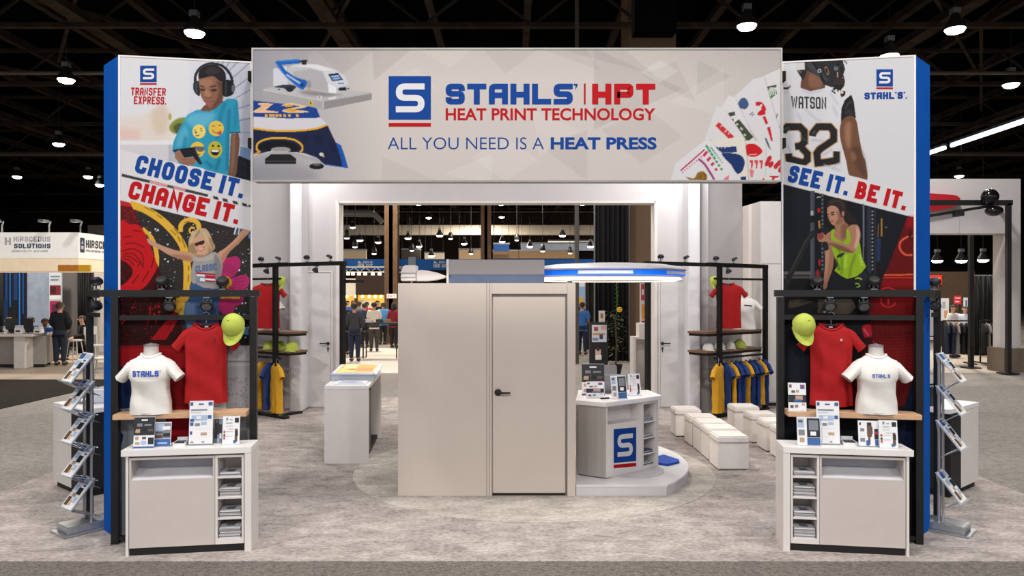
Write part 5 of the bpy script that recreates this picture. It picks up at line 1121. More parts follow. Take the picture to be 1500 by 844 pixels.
tray(TR, 1244, 19, 'small white tray between the sheets on the right front table', .15)

# ------------------------------------------------------------------ garments
def shirt(mb, W, L, D, chest=1., neck=.09, sleeve=.2, sl_drop=.22, sl_w=.085, seed=0, waist=1., m=0, fold=.006, hemf=.012, dipk=.05):
    """A T-shirt in the local frame: x across, -y to the viewer, z=0 at the collar's shoulder points, hem at -L."""
    r = random.Random(seed); ph = [r.uniform(0, 6) for _ in range(6)]; n = 48; rings = []
    sh = W*.5
    prof = [(0, neck, .50), (-.012, neck+.02, .56), (-.028, sh*.70, .68), (-.045, sh*.95, .76), (-.072, sh*1.03, .84), (-.12, sh*1.0, .95), (-.18, sh*.96, 1), (-L*.45, sh*.93*waist, 1), (-L*.65, sh*.93*waist, 1), (-L*.82, sh*.95, 1), (-L*.95, sh*.97, 1), (-L, sh*.98, 1)]
    zz = []
    for i in range(len(prof)-1):
        a, b = prof[i], prof[i+1]; k = 1 if i < 4 else 3
        for q in range(k): t = q/k; zz.append(tuple(a[j]*(1-t)+b[j]*t for j in range(3)))
    zz.append(prof[-1])
    for z, hw, dk in zz:
        d = D*dk*.5; ring = []; low = min(1, max(0, (-z-.1)/(L*.6)))
        for k in range(n):
            a = 2*PI*k/n; ca, sa = math.cos(a), math.sin(a)
            e_ = 1-.25*min(1, max(0, -z-.012)/.06); x = hw*math.copysign(abs(ca)**e_, ca); y = d*math.copysign(abs(sa)**e_, sa)
            fo = fold*low*(math.sin(x*46+ph[0])+.7*math.sin(x*27+ph[1]+z*6)+.5*math.sin(x*80+ph[2]))
            fo += .004*math.sin(z*30+x*20+ph[3])*min(1, max(0, -z-.03)*6)
            y += fo*(1 if sa < 0 else -1)*min(1, abs(sa)*2)
            zq = z-hemf*math.cos(x/hw*1.5)*(1 if z < -L*.9 else 0)
            dip = dipk*max(0, 1-(x/neck)**2)*(1 if sa < 0 else .2)*math.exp(z/.035)
            ring.append(Vector((x, y, zq-dip)))
        rings.append(ring)
    mb.loft(rings, m, cap=False)
    for s in (-1, 1):
        U = [(sh*.78, -.036), (sh*1.05, -.058), (sh+.045+sleeve*.6, -.062-sl_drop*.33), (sh+.078+sleeve, -.056-sl_drop*.62)]
        Lo = [(sh*.86, -.15), (sh*.94, -.168), (sh+.004+sleeve*.2, -.185), (sh+.03+sleeve*.4, -.115-sl_drop*.62)]; rg = []
        for i in range(4):
            cx_, cz_ = (U[i][0]+Lo[i][0])/2, (U[i][1]+Lo[i][1])/2; hx_, hz_ = (U[i][0]-Lo[i][0])/2, (U[i][1]-Lo[i][1])/2; dv = D*.5*(.66, .80, .80, .78)[i]
            rg.append([Vector((s*(cx_+hx_*math.cos(2*PI*k/20)), dv*math.sin(2*PI*k/20)*(1+.08*math.sin(k*2.1+i+ph[4])), cz_+hz_*math.cos(2*PI*k/20))) for k in range(20)])
        mb.loft(rg, m, cap=False)
    return mb
def collar(mb, neck, D, m=0, dipk=.05):
    pts = [Vector((neck*1.0*math.cos(2*PI*k/48), D*.275*math.sin(2*PI*k/48),   .003-(dipk*math.sin(2*PI*k/48)**2*(1 if math.sin(2*PI*k/48) < 0 else .2)))) for k in range(49)]
    return mb.tube(pts, .0095, 6, m, False)
CREAM = mat('white_cotton', (224, 220, 214), .85, var=.03, scale=20, bump=.15)
REDC = mat('red_cotton', (158, 6, 12), .85, var=.05, scale=20, bump=.15)
GOLDC = mat('gold_cotton', (206, 150, 30), .85, var=.06, scale=20, bump=.15)
ROYAL = mat('royal_cotton', (24, 52, 116), .85, var=.08, scale=20, bump=.15)
MANN = mat('mannequin_shell', (198, 192, 188), .4)
def hung_shirt(name, label, loc, rz, W, L, D, cloth, seed=0, group=None, tagmat=True, sleeve=.17, sl_drop=.19, cat='T-shirt', sl_w=.085, mark=None):
    t = thing(name, label, cat, loc, rz, group)
    b = MB(); shirt(b, W, L, D, sleeve=sleeve, sl_drop=sl_drop, seed=seed, sl_w=sl_w, fold=.011); b.build('body', cloth, t, smooth='all')
    c = MB(); collar(c, .092, D); c.build('collar', cloth, t, smooth='all')
    if mark: MB().slab([(.060, -D*.5-.012, -.135), (.078, -D*.5-.012, -.135), (.074, -D*.5-.012, -.115), (.064, -D*.5-.012, -.115)], (0, .006, 0)).build('chest_mark', paint(mark), t)
    if tagmat: MB().box(-.015, .015, D*.10, D*.10+.003, -.03, .0, m=0).build('neck_label', PW, t)
    return t
def hanger(label, loc, rz, hook, w=.36, group=None):
    t = thing('clothes_hanger', label, 'hanger', loc, rz, group)
    b = MB(); b.tube([(-w/2, 0, -.075), (-w*.3, 0, -.03), (-.05, 0, .028), (0, 0, .042), (.05, 0, .028), (w*.3, 0, -.03), (w/2, 0, -.075)], .0095, 8); b.tube([(-w*.38, 0, -.05), (w*.38, 0, -.05)], .005, 6); b.build('arms', BLKPL, t, smooth=True)
    h = hook-.03; k = MB(); k.tube([(0, 0, .04), (0, 0, h-.02), (.006, 0, h), (.022, 0, h+.012), (.024, 0, h+.03), (0, 0, h+.044), (-.022, 0, h+.034)], .003, 6); k.build('hook', CHROME, t, smooth=True)
    return t
def cap_hat(label, loc, rz, cloth, tilt=0., group=None, scale=1., button=True):
    t = thing('baseball_cap', label, 'cap', loc, rz, group)
    M = Matrix.Rotation(tilt, 3, 'X')
    d = MB(); rings = []
    for i in range(8):
        a = PI/2*i/7; r = .088*math.cos(a) if i < 7 else .004
        rings.append([M @ Vector((r*math.cos(2*PI*k/26), 1.12*r*math.sin(2*PI*k/26), .012+.104*math.sin(a)*(1+.03*math.sin(2*PI*k/26)))) for k in range(26)])
    low = [M @ Vector((.0885*math.cos(2*PI*k/26), .0885*1.12*math.sin(2*PI*k/26), 0)) for k in range(26)]
    d.loft([low]+rings, 0, False); d.add(rings[-1], [tuple(range(26))]); d.build('crown', cloth, t, smooth='all')
    b = MB(); up, dn = [], []
    for k in range(13):
        a = PI+PI*k/12; x = .086*math.cos(a); y = .0985*math.sin(a); bow = -.018*(abs(x)/.086)**2
        up.append((x, y*.96, .008+bow*.3)); dn.append((x*1.0, y*.9-.085*math.sin(PI*k/12)**.7, .0+bow))
    for k in range(12):
        A_, B_, C_, D_ = up[k], up[k+1], dn[k+1], dn[k]
        b.slab([M @ Vector(A_), M @ Vector(B_), M @ Vector(C_), M @ Vector(D_)], M @ Vector((0, 0, -.005)))
    b.build('brim', cloth, t, smooth=True)
    if button: s = MB(); s.ell(M @ Vector((0, 0, .116)), .008, .008, .006, 8, 6); s.build('button', cloth, t)
    if scale != 1: t.scale = (scale,)*3
    return t
LIMEC = mat('lime_cotton', (176, 188, 78), .8, var=.05, scale=30, bump=.1)
def mannequin(label, loc, rz, W, L, sleeve, text=None, tw=.2, tz=-.16, back=False, sc=1., th=.2, sl_drop=.17):
    t = thing('torso_mannequin', label, 'mannequin', loc, rz)
    D = .185; top = L
    n = MB(); n.lathe([(.075, top-.035), (.062, top-.01), (.055, top+.02), (.053, top+.062), (.056, top+.072)], (0, 0.005, 0), 24, cap=False); n.build('neck', MANN, t, smooth='all')
    c = MB(); c.lathe([(.002, top+.078), (.045, top+.079), (.058, top+.074), (.058, top+.068), (.002, top+.066)], (0, .005, 0), 24); c.lathe([(.016, top+.079), (.016, top+.085), (.006, top+.09), (.001, top+.09)], (0, .005, 0), 14); c.lathe([(.036, top+.0785), (.04, top+.082), (.044, top+.0785)], (0, .005, 0), 24, cap=False); c.build('neck_cap', mat('cap_steel', (150, 146, 144), .35, .5), t, smooth=True)
    b = MB(); shirt(b, W, L, D, sleeve=sleeve, sl_drop=sl_drop, seed=5, waist=.93, fold=.0035, neck=.070, hemf=.004, sl_w=.07, dipk=.026); b.v = [(x, y*(1.12 if z > -L*.5 else 1)-(.02*math.exp(-((z+L*.35)/.12)**2) if y < 0 else 0), z+top) for x, y, z in b.v]
    o = b.build('shirt', CREAM, t, smooth='all'); cc = MB(); collar(cc, .071, D, 0, .026); cc.v = [(x, y*1.12, z+top) for x, y, z in cc.v]; cc.build('collar', CREAM, o, smooth='all')
    st = MB(); st.lathe([(.10, .001), (.10, .012), (.02, .016), (.02, .1)], (0, 0, 0), 20); st.build('base', MANN, t)
    if text:
        q, wd = block_text(text, .72, th, .12, .14); m = MB(); hgt_ = tw/wd
        def surf(x, z):      # wrap on the chest
            d = D*.5*1.12; k = min(.98, abs(x)/(W*.47)); y = -d*(1-k**(1/.75*2))**.4-.02*math.exp(-((z-top+L*.35)/.12)**2)-.006
            return Vector((x, y, z))
        for qq, k in [(a if isinstance(a, tuple) else (a, 0)) for a in q]:
            m.poly([surf(-tw/2+x*hgt_, top+tz+y*hgt_*1.15)+Vector((0, -.0006*k, 0)) for x, y in qq])
        m.build('shirt_lettering', mat('shirt_blue', (22, 76, 168), .6), o, recalc=False)
    if back: MB().slab([(.0, -.118, top-.115), (.12, -.112, top-.125), (.12, -.112, top-.145), (.01, -.118, top-.135)], (0, .01, 0)).build('back_print', paint((40, 40, 46)), o)
    if sc != 1: t.scale = (sc,)*3
    return t
def front_garments(R, s):
    f = R[1]; rz = math.atan2(f.v[1], f.v[0])-PI/2; who = {-1: 'left', 1: 'right'}[s]
    mx, sx, kx = {-1: (221.5, 302, 343), 1: (1283.5, 1217.5, 1176.5)}[s]
    g = shelf_frame(R, mx, -.165); zb = 1.0525; L = {-1: .475, 1: .50}[s]
    if s < 0: mannequin('white neck-top mannequin in a white T-shirt with large blue lettering', tuple(g.p(0, 0, zb)), rz, .315, .465, .012, "STaHLS'", .205, -.165, th=.24)
    else: mannequin('white neck-top mannequin in a white T-shirt with small blue lettering', tuple(g.p(0, 0, zb)), rz, .315, .46, .022, "STaHL'S", .13, -.17, th=.22)
    v = -.03; g = shelf_frame(R, sx, -.055)
    zt = 1.752 if s < 0 else 1.748
    hung_shirt('red_shirt', 'red T-shirt hanging from the rail of the %s front rack' % who, tuple(g.p(0, 0, zt)), rz, .345, .64 if s < 0 else .66, .062, REDC, 3+s, sleeve=.018, sl_drop=.185, sl_w=.068, mark=(60, 50, 52) if s < 0 else (206, 170, 170))
    h = hanger('black hanger holding the red T-shirt of the %s front rack' % who, tuple(g.p(0, 0, zt-.045)), rz, 1.826-zt+.055, .30)
    g2 = shelf_frame(R, kx, -.15)
    cap_hat('lime green baseball cap hanging on the rail of the %s front rack' % who, tuple(g2.p(0, 0, 1.735)), rz+(-.25 if s < 0 else .25), LIMEC, math.radians(62))
    b = MB(); q = g2.p(0, 0, 1.8); lf = Fr(0, 0); lf.u, lf.v = g2.u, g2.v
front_garments(RL, -1); front_garments(RR, 1)
def small_print(R, s):
    pass
# ------------------------------------------------------------------ rear racks with clothes
def rear_rack(s):
    """s = -1 left, +1 right; A is the near post, B the far outer post, D the near inner post."""
    if s > 0: Ax, Ay, Bx, By, Dx, Dy = pxx(1054, 11.93), 11.93, pxx(1121, 12.74), 12.74, pxx(949, 11.2), 11.2
    else: Ax, Ay, Bx, By, Dx, Dy = pxx(403.5, 11.93), 11.93, -4.92, 12.74, pxx(502, 11.2), 11.2
    ang = math.atan2(By-Ay, (Bx-Ax)*s); f = Fr(Ax, Ay, ang if s > 0 else ang, s); L = math.hypot(Bx-Ax, By-Ay); p = .034; H_ = 2.46
    who = 'left' if s < 0 else 'right'
    t = thing('clothes_rack', 'tall black clothes rack with two wooden shelves at the %s rear of the booth' % who, 'rack', (Ax, Ay, 0))
    MB().box(-p, p, -p, p, 0, H_-.03, f).build('post', BLACK, t, True)
    MB().box(L-p, L+p, -p, p, 0, H_-.03, f).build('post', BLACK, t, True)
    g = Fr(Dx, Dy, math.atan2(Ay-Dy, (Ax-Dx)*s), s); M_ = math.hypot(Ax-Dx, Ay-Dy)
    MB().box(-p, p, -p, p, 0, H_-.03, g).build('post', BLACK, t, True)
    MB().box(-.30, L+.04, -p, p, H_-.03, H_+.035, f).build('top_bar', BLACK, t, True)
    MB().box(-.06, M_-.32, -p, p, H_-.03, H_+.03, g).build('top_bar', BLACK, t, True)
    MB().box(-.1, .1, .035, .36, H_-.30, H_-.25, g).build('rail_stub', BLACK, t, True)
    MB().tube([f.p(-.14, -.0, 2.24), f.p(L-p, 0, 2.24)], .018, 8).build('hanging_rail', BLACK, t, True)
    MB().tube([f.p(-.14, -.0, .955), f.p(L-p, 0, .955)], .018, 8).build('hanging_rail', BLACK, t, True)
    for z in (1.385, 1.075):
        MB().box(-.28, L-p-.004, .04, .42, z-.035, z, f).build('shelf', DWOOD, t, True)
        MB().box(-.26, L-p-.004, .05, .41, z-.075, z-.036, f).box(-.05, .05, -p, .05, z-.075, z-.036, f).build('shelf_bracket', BLACK, t, True)
    MB().box(-.30, L+.06, -.05, .05, 0, .035, f).build('foot', BLACK, t, True); MB().box(-.05, .05, .051, .5, 0, .035, f).build('foot', BLACK, t, True)
    base = math.atan2(f.v[1], f.v[0])-PI/2
    for k, (fr, u) in enumerate(((f, -.1), (f, .38), (g, .25), (g, .75))):
        spot(fr, u, 0, H_+.034, True, base+(.7 if k % 2 else -.7), 'black spotlight on top of the %s rear rack, %s' % (who, ('above its near post', 'above its outer half', 'at its inner end', 'halfway along its inner bar')[k]), -.4)
    spot(f, .22, 0, H_-.03, False, base, 'black spotlight under the bar of the %s rear rack beside its post' % who, -.6)
    spot(g, .55, 0, H_-.03, False, base, 'black spotlight under the inner bar of the %s rear rack' % who, -.6)
    return t, f, g, L, who
LR = rear_rack(-1); RRK = rear_rack(1)
def rear_clothes(R, s):
    t, f, g, L, who = R; base = math.atan2(f.v[1], f.v[0])-PI/2
    # red shirt on the upper rail
    u = .16 if s > 0 else -.02
    if s < 0: u = .14
    hung_shirt('red_shirt', 'red T-shirt hanging on the upper rail of the %s rear rack' % who, tuple(f.p(u, -.06 if s > 0 else -.06, 2.16)), 0 if s > 0 else .2, .42, .72, .10, REDC, 11+s, sleeve=.03, sl_drop=.2, sl_w=.08)
    hanger('black hanger holding the red T-shirt of the %s rear rack' % who, tuple(f.p(u, -.06, 2.11)), 0 if s > 0 else .2, .16, .34)
    cap_hat('lime baseball cap hanging behind the near post of the %s rear rack' % who, tuple(f.p(.0, .12, 2.19)), base, LIMEC, math.radians(62), None, .9)
    # caps in a row on the lower shelf
    if s > 0:
        us = ((-.02, CREAM, 'white cap nearest the post on the shelf of the right rear rack'), (.28, CREAM, 'white cap second from the post on the right rear shelf'), (.56, CREAM, 'white cap beside the green cap on the right rear shelf'), (.84, LIMEC, 'green cap at the far end of the right rear shelf'))
    else:
        us = ((-.16, LIMEC, 'lime cap at the inner end of the left rear shelf'), (.14, LIMEC, 'lime cap in the middle of the left rear shelf'), (.44, LIMEC, 'lime cap at the outer end of the left rear shelf'))
    for u, c, lab in us: cap_hat(lab, tuple(f.p(u, .2, 1.076)), base+(-.5 if s > 0 else .5), c, 0, 'caps on the %s rear rack' % who, 1.05 if c is not LIMEC else 1.2)
    # rail of shirts hung edge on, the first one facing out
    n = 9 if s > 0 else 6
    hung_shirt('gold_shirt', 'gold T-shirt facing out at the near end of the %s rear rail' % who, tuple(f.p(-.10, -.05, .868)), base+(.3 if s > 0 else -.3), .40, .77, .11, GOLDC, 20, 'shirts on the lower rail of the %s rear rack' % who, True, .03, .2, sl_w=.085)
    hanger('black hanger of the gold T-shirt facing out on the %s rear rail' % who, tuple(f.p(-.10, -.05, .815)), base+(.3 if s > 0 else -.3), .14, .34, 'hangers on the lower rail of the %s rear rack' % who)
    for k in range(n):
        u = .13+k*(L-.22)/(n-1)*(1 if s > 0 else 1); gold = k % 3 == 1
        col = GOLDC if gold else ROYAL
        place = ('second', 'third', 'fourth', 'fifth', 'sixth', 'seventh', 'eighth', 'ninth', 'tenth')[k]
        rz = base+(1.15 if s > 0 else -1.15)
        hung_shirt('gold_shirt' if gold else 'blue_shirt', '%s T-shirt hung edge on, %s from the near end of the %s rear rail' % ('gold' if gold else 'royal blue', place, who), tuple(f.p(u, 0, .868)), rz, .40, .74, .085, col, 30+k, 'shirts on the lower rail of the %s rear rack' % who, False, .03, .2, sl_w=.08)
        hanger('hanger, %s from the near end of the %s rear rail' % (place, who), tuple(f.p(u, 0, .815)), rz, .14, .34, 'hangers on the lower rail of the %s rear rack' % who)
rear_clothes(LR, -1); rear_clothes(RRK, 1)
f = RRK[1]; q = f.p(.98, .2, 1.386)
mannequin('white mannequin with a dark shirt print on the right rear rack', tuple(q), -.35, .36, .50, .02, None, back=True, sc=1.1)
m = MB(); ang_ = math.atan2(f.v[1], f.v[0])-PI/2
q = LR[1].p(.48, .2, 1.386)
mannequin('white mannequin behind the red T-shirt of the left rear rack', tuple(q), -.3, .36, .50, .02, None, sc=1.1)

# ------------------------------------------------------------------ white end-on counter on the left
xl, xr, y0 = pxx(475, 8.64), pxx(540, 8.64), 8.64
yb = 10.25; xb = pxx(558.7, yb)
f = Fr(xl, y0, 0); f.v = ((xb-xr)/(yb-y0)/math.hypot(1, (xb-xr)/(yb-y0)), 1/math.hypot(1, (xb-xr)/(yb-y0))); D = math.hypot(xb-xr, yb-y0); Wc = xr-xl
t = thing('long_counter', 'long white counter with black sides seen end on left of the beige closet', 'counter', (xl+Wc/2, y0+.8, 0))
MB().box(0, Wc, 0, .05, 0, .875, f).build('end_panel', WHITEP, t, True, bevel=.003)
MB().box(0, Wc, D-.05, D, 0, .875, f).build('end_panel', WHITEP, t, True, bevel=.003)
MB().box(0, Wc, 0, D, .876, .92, f).build('worktop', MATS['counter_top'], t, True, bevel=.003)
MB().box(.04, Wc-.14, .051, D-.051, .05, .875, f).build('carcass', DARK, t, True)
MB().box(.06, Wc-.04, .3, .62, .06, .80, f).build('side_door', mat('charcoal_laminate', (58, 58, 60), .5), t, True)
MB().box(.06, Wc-.05, .051, D-.051, 0, .049, f).build('plinth', DARK, t, True)
def flat_sheet(name, label, cat, f, u0, u1, v0, v1, z, cols, th=.006, m0=(216, 215, 218), tilt=0.):
    mb = MB(); mb.slab([f.p(u0, v0, z), f.p(u1, v0, z), f.p(u1, v1, z+tilt), f.p(u0, v1, z+tilt)], (0, 0, th), 0)
    for k, (a, b_, c_, d_, col) in enumerate(cols):
        P = lambda x, y: f.p(u0+(u1-u0)*x, v0+(v1-v0)*y, z+th+tilt*y+.0012+.0005*(k % 4))
        mb.poly([P(a, b_), P(c_, b_), P(c_, d_), P(a, d_)], k+1)
    o = mb.build(name, [paint(m0)]+[paint(c[4]) for c in cols]); return tag(o, label, cat)
t2 = thing('catalogue_rack', 'low clear holder with a yellow catalogue on the long counter', 'holder', tuple(f.p(Wc/2, .8, .92)))
b = MB(); b.box(.01, Wc+.02, .45, .46, .92, .99, f); b.box(.01, .02, .46, 1.3, .92, 1.02, f); b.box(Wc+.01, Wc+.02, .46, 1.3, .92, 1.02, f); b.box(.02, Wc+.01, 1.29, 1.3, .92, 1.02, f); b.build('holder', GLASS, t2, True)
b = MB(); b.slab([f.p(.0, .44, .995), f.p(Wc+.05, .44, .995), f.p(Wc+.05, 1.32, 1.03), f.p(.0, 1.32, 1.03)], (0, 0, .012)); b.build('tray', mat('pale_blue_plastic', (170, 182, 204), .35), t2, True)
flat_sheet('catalogue', 'yellow and orange catalogue lying on the clear holder of the long counter', 'catalogue', f, .02, Wc+.02, .48, 1.28, 1.0095, [(.05, .05, .95, .95, (214, 170, 60)), (.1, .1, .5, .5, (230, 190, 90)), (.5, .2, .9, .6, (204, 120, 50)), (.15, .55, .45, .9, (236, 214, 140)), (.5, .65, .9, .9, (214, 160, 40)), (.3, .3, .6, .45, (240, 224, 170))], tilt=.032)
flat_sheet('flyer', 'white flyer with blue print at the near end of the long counter', 'flyer', f, .10, Wc-.04, .10, .40, .921, [(.1, .1, .9, .3, (90, 120, 180)), (.2, .45, .8, .55, (120, 126, 140)), (.1, .65, .7, .9, (196, 204, 220))], .012)

# ------------------------------------------------------------------ stools
def make_stool():
    t = thing('cube_stool', '', 'stool', (0, 0, 0), 0, 'white cube stools')
    S_ = .178; H = .355
    leather = mat('white_leather', (226, 218, 211), .45, var=.035, scale=14, bump=.08)
    MB().box(-S_, S_, -S_, S_, .012, H-.052).build('base', leather, t, bevel=.010, smooth=True)
    cu = MB(); cu.box(-S_-.003, S_+.003, -S_-.003, S_+.003, H-.05, H+.03); c = cu.build('cushion', leather, t, bevel=.016, smooth=True)
    se = MB(); pts = [(-S_-.004, -S_-.004), (S_+.004, -S_-.004), (S_+.004, S_+.004), (-S_-.004, S_+.004), (-S_-.004, -S_-.004)]
    for z in (H-.051,):
        for a, b in zip(pts, pts[1:]): se.tube([(a[0], a[1], z), (b[0], b[1], z)], .0028, 6)
    se.build('piping', mat('stool_piping', (176, 168, 162), .6), c)
    for x in (-1, 1):
        for y in (-1, 1): MB().lathe([(.018, 0), (.018, .012)], (x*.14, y*.14, 0), 10).build('foot', BLKPL, t)
    return t
st = make_stool(); k = 0
spots_ = [(2.325+.178, 8.33+.18, 'nearest of the left row'), (2.34+.178, 8.79+.18, 'second of the left row'), (2.345+.178, 9.20+.18, 'middle of the left row'), (2.33+.178, 9.62+.18, 'fourth of the left row'), (2.28+.178, 10.26+.18, 'farthest of the left row'), (3.2+.178, 8.80+.18, 'nearest of the right row'), (3.2+.178, 9.29+.18, 'second of the right row'), (3.19+.178, 9.83+.18, 'third of the right row'), (3.17+.178, 10.5+.18, 'farthest of the right row')]
for k, (x, y, lab) in enumerate(spots_):
    lab = 'white leather cube stool, ' + lab
    if k == 0: st.location = (x, y, 0); st['label'] = lab
    else: copy_tree(st, (x, y, 0), None, lab)

# ------------------------------------------------------------------ outer cabinets behind the towers
def outer_cabinet(s):
    x0 = XC+s*4.44; y0 = 7.35; x1 = XC+s*4.81; y1 = 7.66
    who = 'left' if s < 0 else 'right'
    f = Fr(x0, y0, math.atan2(y1-y0, (x1-x0)*s)+PI/2, s)       # u runs inwards (behind the tower), v outwards along the white end
    # build with u = outwards along end panel instead
    e = Vector((x1-x0, y1-y0, 0)); L = e.length; e /= L; i_ = Vector((-e.y*s, e.x*s, 0)) if s < 0 else Vector((-e.y, e.x, 0))
    f = Fr(x0, y0); f.u = (e.x, e.y); f.v = (-s*abs(e.y), abs(e.x)) if False else ((-e.y*s*s, e.x) if s > 0 else (e.y, -e.x))
    if f.v[1] < 0: f.v = (-f.v[0], -f.v[1])
    DD = 1.15
    t = thing('end_cabinet', 'white and black low cabinet standing behind the %s brochure stand' % who, 'cabinet', tuple(f.p(L/2, .5)))
    top = .87
    MB().box(-.30, L, -.0, DD, top-.045, top, f).build('worktop', MATS['counter_top'], t, True, bevel=.003)
    MB().box(.0, L-.002, .004, DD, .06, top-.046, f).build('white_body', WHITEP, t, True)
    MB().box(-.27, -.002, .004, DD-.02, .06, top-.046, f).build('black_body', DARK, t, True)
    MB().box(-.24, L-.03, .03, DD-.05, 0, .06, f).build('plinth', DARK, t, True)
    return t, f, L, top
OCL = outer_cabinet(-1); OCR = outer_cabinet(1)
t_, f, L, top = OCL
def small_stand(label, p, rz, c):
    t = thing('leaflet_dispenser', label, 'dispenser', p, rz); w_ = .08
    b = MB(); b.box(-w_, w_, -.05, .05, 0, .012); b.box(-w_, w_, .042, .05, .012, .16); b.box(-w_, -w_+.006, -.05, .042, .012, .09); b.box(w_-.006, w_, -.05, .042, .012, .09); b.box(-w_+.006, w_-.006, -.05, -.045, .012, .06); b.build('holder', GLASS, t)
    MB().box(-w_+.008, w_-.008, -.03, .03, .013, .14).build('leaflets', paint(c), t); return t
small_stand('small clear dispenser on the cabinet behind the left brochure stand', tuple(f.p(.05, .3, top)), .4, (206, 206, 212))
o = MB().lathe([(.10, 0), (.13, .012), (.14, .03), (.13, .03), (.10, .014)], tuple(f.p(.2, .25, top)), 24).build('serving_dish', CHROME, smooth=True); tag(o, 'flat silver dish on the cabinet behind the left brochure stand', 'dish')
t_, f, L, top = OCR
t = thing('equipment_case', 'black case with clear knobs on the cabinet behind the right brochure stand', 'case', tuple(f.p(-.1, .4, top)))
MB().box(-.24, .10, .2, .55, top, top+.20, f).build('body', BLKPL, t, True, bevel=.008); MB().box(-.20, .06, .24, .5, top+.2, top+.215, f).build('lid', DARK, t, True)
for k in range(3): MB().ell(f.p(.13, .3+.1*k, top+.06+.05*k), .02, .02, .02).build('knob', GLASS, t, True)

# ------------------------------------------------------------------ zigzag brochure stands
def brochure(label, loc, rz, tilt, w, h, seed, group):
    r = random.Random(seed); mb = MB(); M = Matrix.Rotation(tilt, 3, 'X')
    P = lambda x, y, z: M @ Vector(((x-.5)*w, y*h, z))
    mb.slab([P(0, 0, 0), P(1, 0, 0), P(1, 1, 0), P(0, 1, 0)], M @ Vector((0, 0, .006)), 0)
    B = [(.04, .78, .5, .97, 2), (.55, .8, .95, .95, 7), (.1, .55, .5, .72, 7), (.5, .45, .9, .66, 1), (.08, .08, .4, .34, 6), (.45, .1, .6, .26, 8), (.3, .36, .6, .46, 3), (.65, .2, .95, .36, 7), (.7, .7, .95, .76, 2)]
    for k, (a, b, c, d, col) in enumerate(B):
        j = r.uniform(-.06, .06); q = .0072+.0004*(k % 4); a, c = max(.02, a+j), min(.98, c+j)
        mb.poly([P(a, b, q), P(c, b, q), P(c, d, q), P(a, d, q)], col)
    o = mb.build('brochure', INKM, recalc=False); o.location = loc; o.rotation_euler = (0, 0, rz)
    return tag(o, label, 'brochure', group)
def zigzag_stand(s):
    who = 'left' if s < 0 else 'right'
    d = 6.24; x = XC+s*(757-121)/F*d if s < 0 else XC+(1386-757)/F*d
    t = thing('brochure_stand', 'silver zigzag brochure stand beside the %s tower' % who, 'brochure stand', (x, d, 0))
    w_, h_ = .20, .30
    head = -math.radians(38) if s < 0 else math.radians(47)    # trays look outwards and to the front
    F_ = Fr(0, 0, head)
    b = MB(); b.box(-.15, .15, -.20, .20, 0, .015, F_); b.box(-.11, .11, -.16, .16, .015, .075, F_); b.build('base', CHROME, t, bevel=.006)
    H = 1.50
    for u in ((-.07, .07)): 
        MB().tube([F_.p(u, .04, .075), F_.p(u, .04, H-.05)], .011, 8).build('post', CHROME, t)
    tl = math.radians(52)
    lv = (.205, .475, .755, 1.03, 1.26) if s < 0 else (.26, .70, .99, 1.26)
    for k, z in enumerate(lv):
        q = MB(); c, n_ = math.cos(tl), math.sin(tl)
        A_ = lambda u, a, e: F_.p(u, -.13+a*c+e*n_, z+a*n_-e*c)       # along the plate / off the plate (to the back)
        q.slab([A_(-w_/2-.012, 0, 0), A_(w_/2+.012, 0, 0), A_(w_/2+.012, h_, 0), A_(-w_/2-.012, h_, 0)], A_(0, 0, .005)-A_(0, 0, 0)); q.build('tray', GLASS if s > 0 else CHROME, t)
        li = MB(); li.slab([A_(-w_/2-.012, 0, 0), A_(w_/2+.012, 0, 0), A_(w_/2+.012, 0, -.035), A_(-w_/2-.012, 0, -.035)], A_(0, -.005, 0)-A_(0, 0, 0)); li.build('lip', GLASS, t)
        for u in (-.1, .1):
            ar = MB(); ar.tube([A_(u, .02, .012), F_.p(u*.7, .04, z-.09), F_.p(u*.7, .04, z+.12), A_(u, h_-.02, .01)], .006, 6)
            if s < 0 and k: ar.tube([A_(u, .02, .012), F_.p(u, .08, z-.06)], .006, 6)
            ar.build('folding_arm', CHROME, t)
        if s < 0:
            pl = MB(); pl.slab([F_.p(-w_/2, -.12, z-.012), F_.p(w_/2, -.12, z-.012), F_.p(w_/2, .10, z-.13 if k else z-.1), F_.p(-w_/2, .10, z-.13 if k else z-.1)], (0, 0, .004)); pl.build('brace_plate', CHROME, t)
        pos = Vector((x, d, 0))+A_(0, .004, -.0015)
        place = (('bottom', 'second lowest', 'middle', 'second highest', 'top') if s < 0 else ('bottom', 'second lowest', 'second highest', 'top'))[k]
        brochure('white brochure with small pictures on the %s tray of the %s brochure stand' % (place, who), pos, head, tl, w_-.01, h_-.012, 40+k+s, 'brochures on the %s stand' % who)
    return t
zigzag_stand(-1); zigzag_stand(1)

# ------------------------------------------------------------------ things on the emblem counter
g = Fr(pxx(869, 7.98), 7.98, -.05); make_sheet('menu_board', 'black board with rows of small pictures on the emblem counter', 'board', g, .895, 33*7.98/F, 46*7.98/F, 'dark', .16)
g = Fr(pxx(872, 7.78), 7.78, .05); make_sheet('sign_holder', 'small white sign in front of the black board on the emblem counter', 'sign', g, .895, 26*7.78/F, 24*7.78/F, 'goods', .14)
g = Fr(pxx(908, 7.72), 7.72, .25); make_sheet('sign_holder', 'white and dark blue sign standing in the middle of the emblem counter', 'sign', g, .895, 24*7.72/F, 34*7.72/F, 'photo', .2)
g = Fr(pxx(931, 7.95), 7.95, .3); make_sheet('sign_holder', 'white text sheet standing at the right end of the emblem counter', 'sign', g, .895, 19*7.95/F, 32*7.95/F, 'white', .2)
t = thing('laptop', 'grey laptop with its back to the camera on the emblem counter', 'laptop', (pxx(893, 8.28), 8.28, .895), .2)
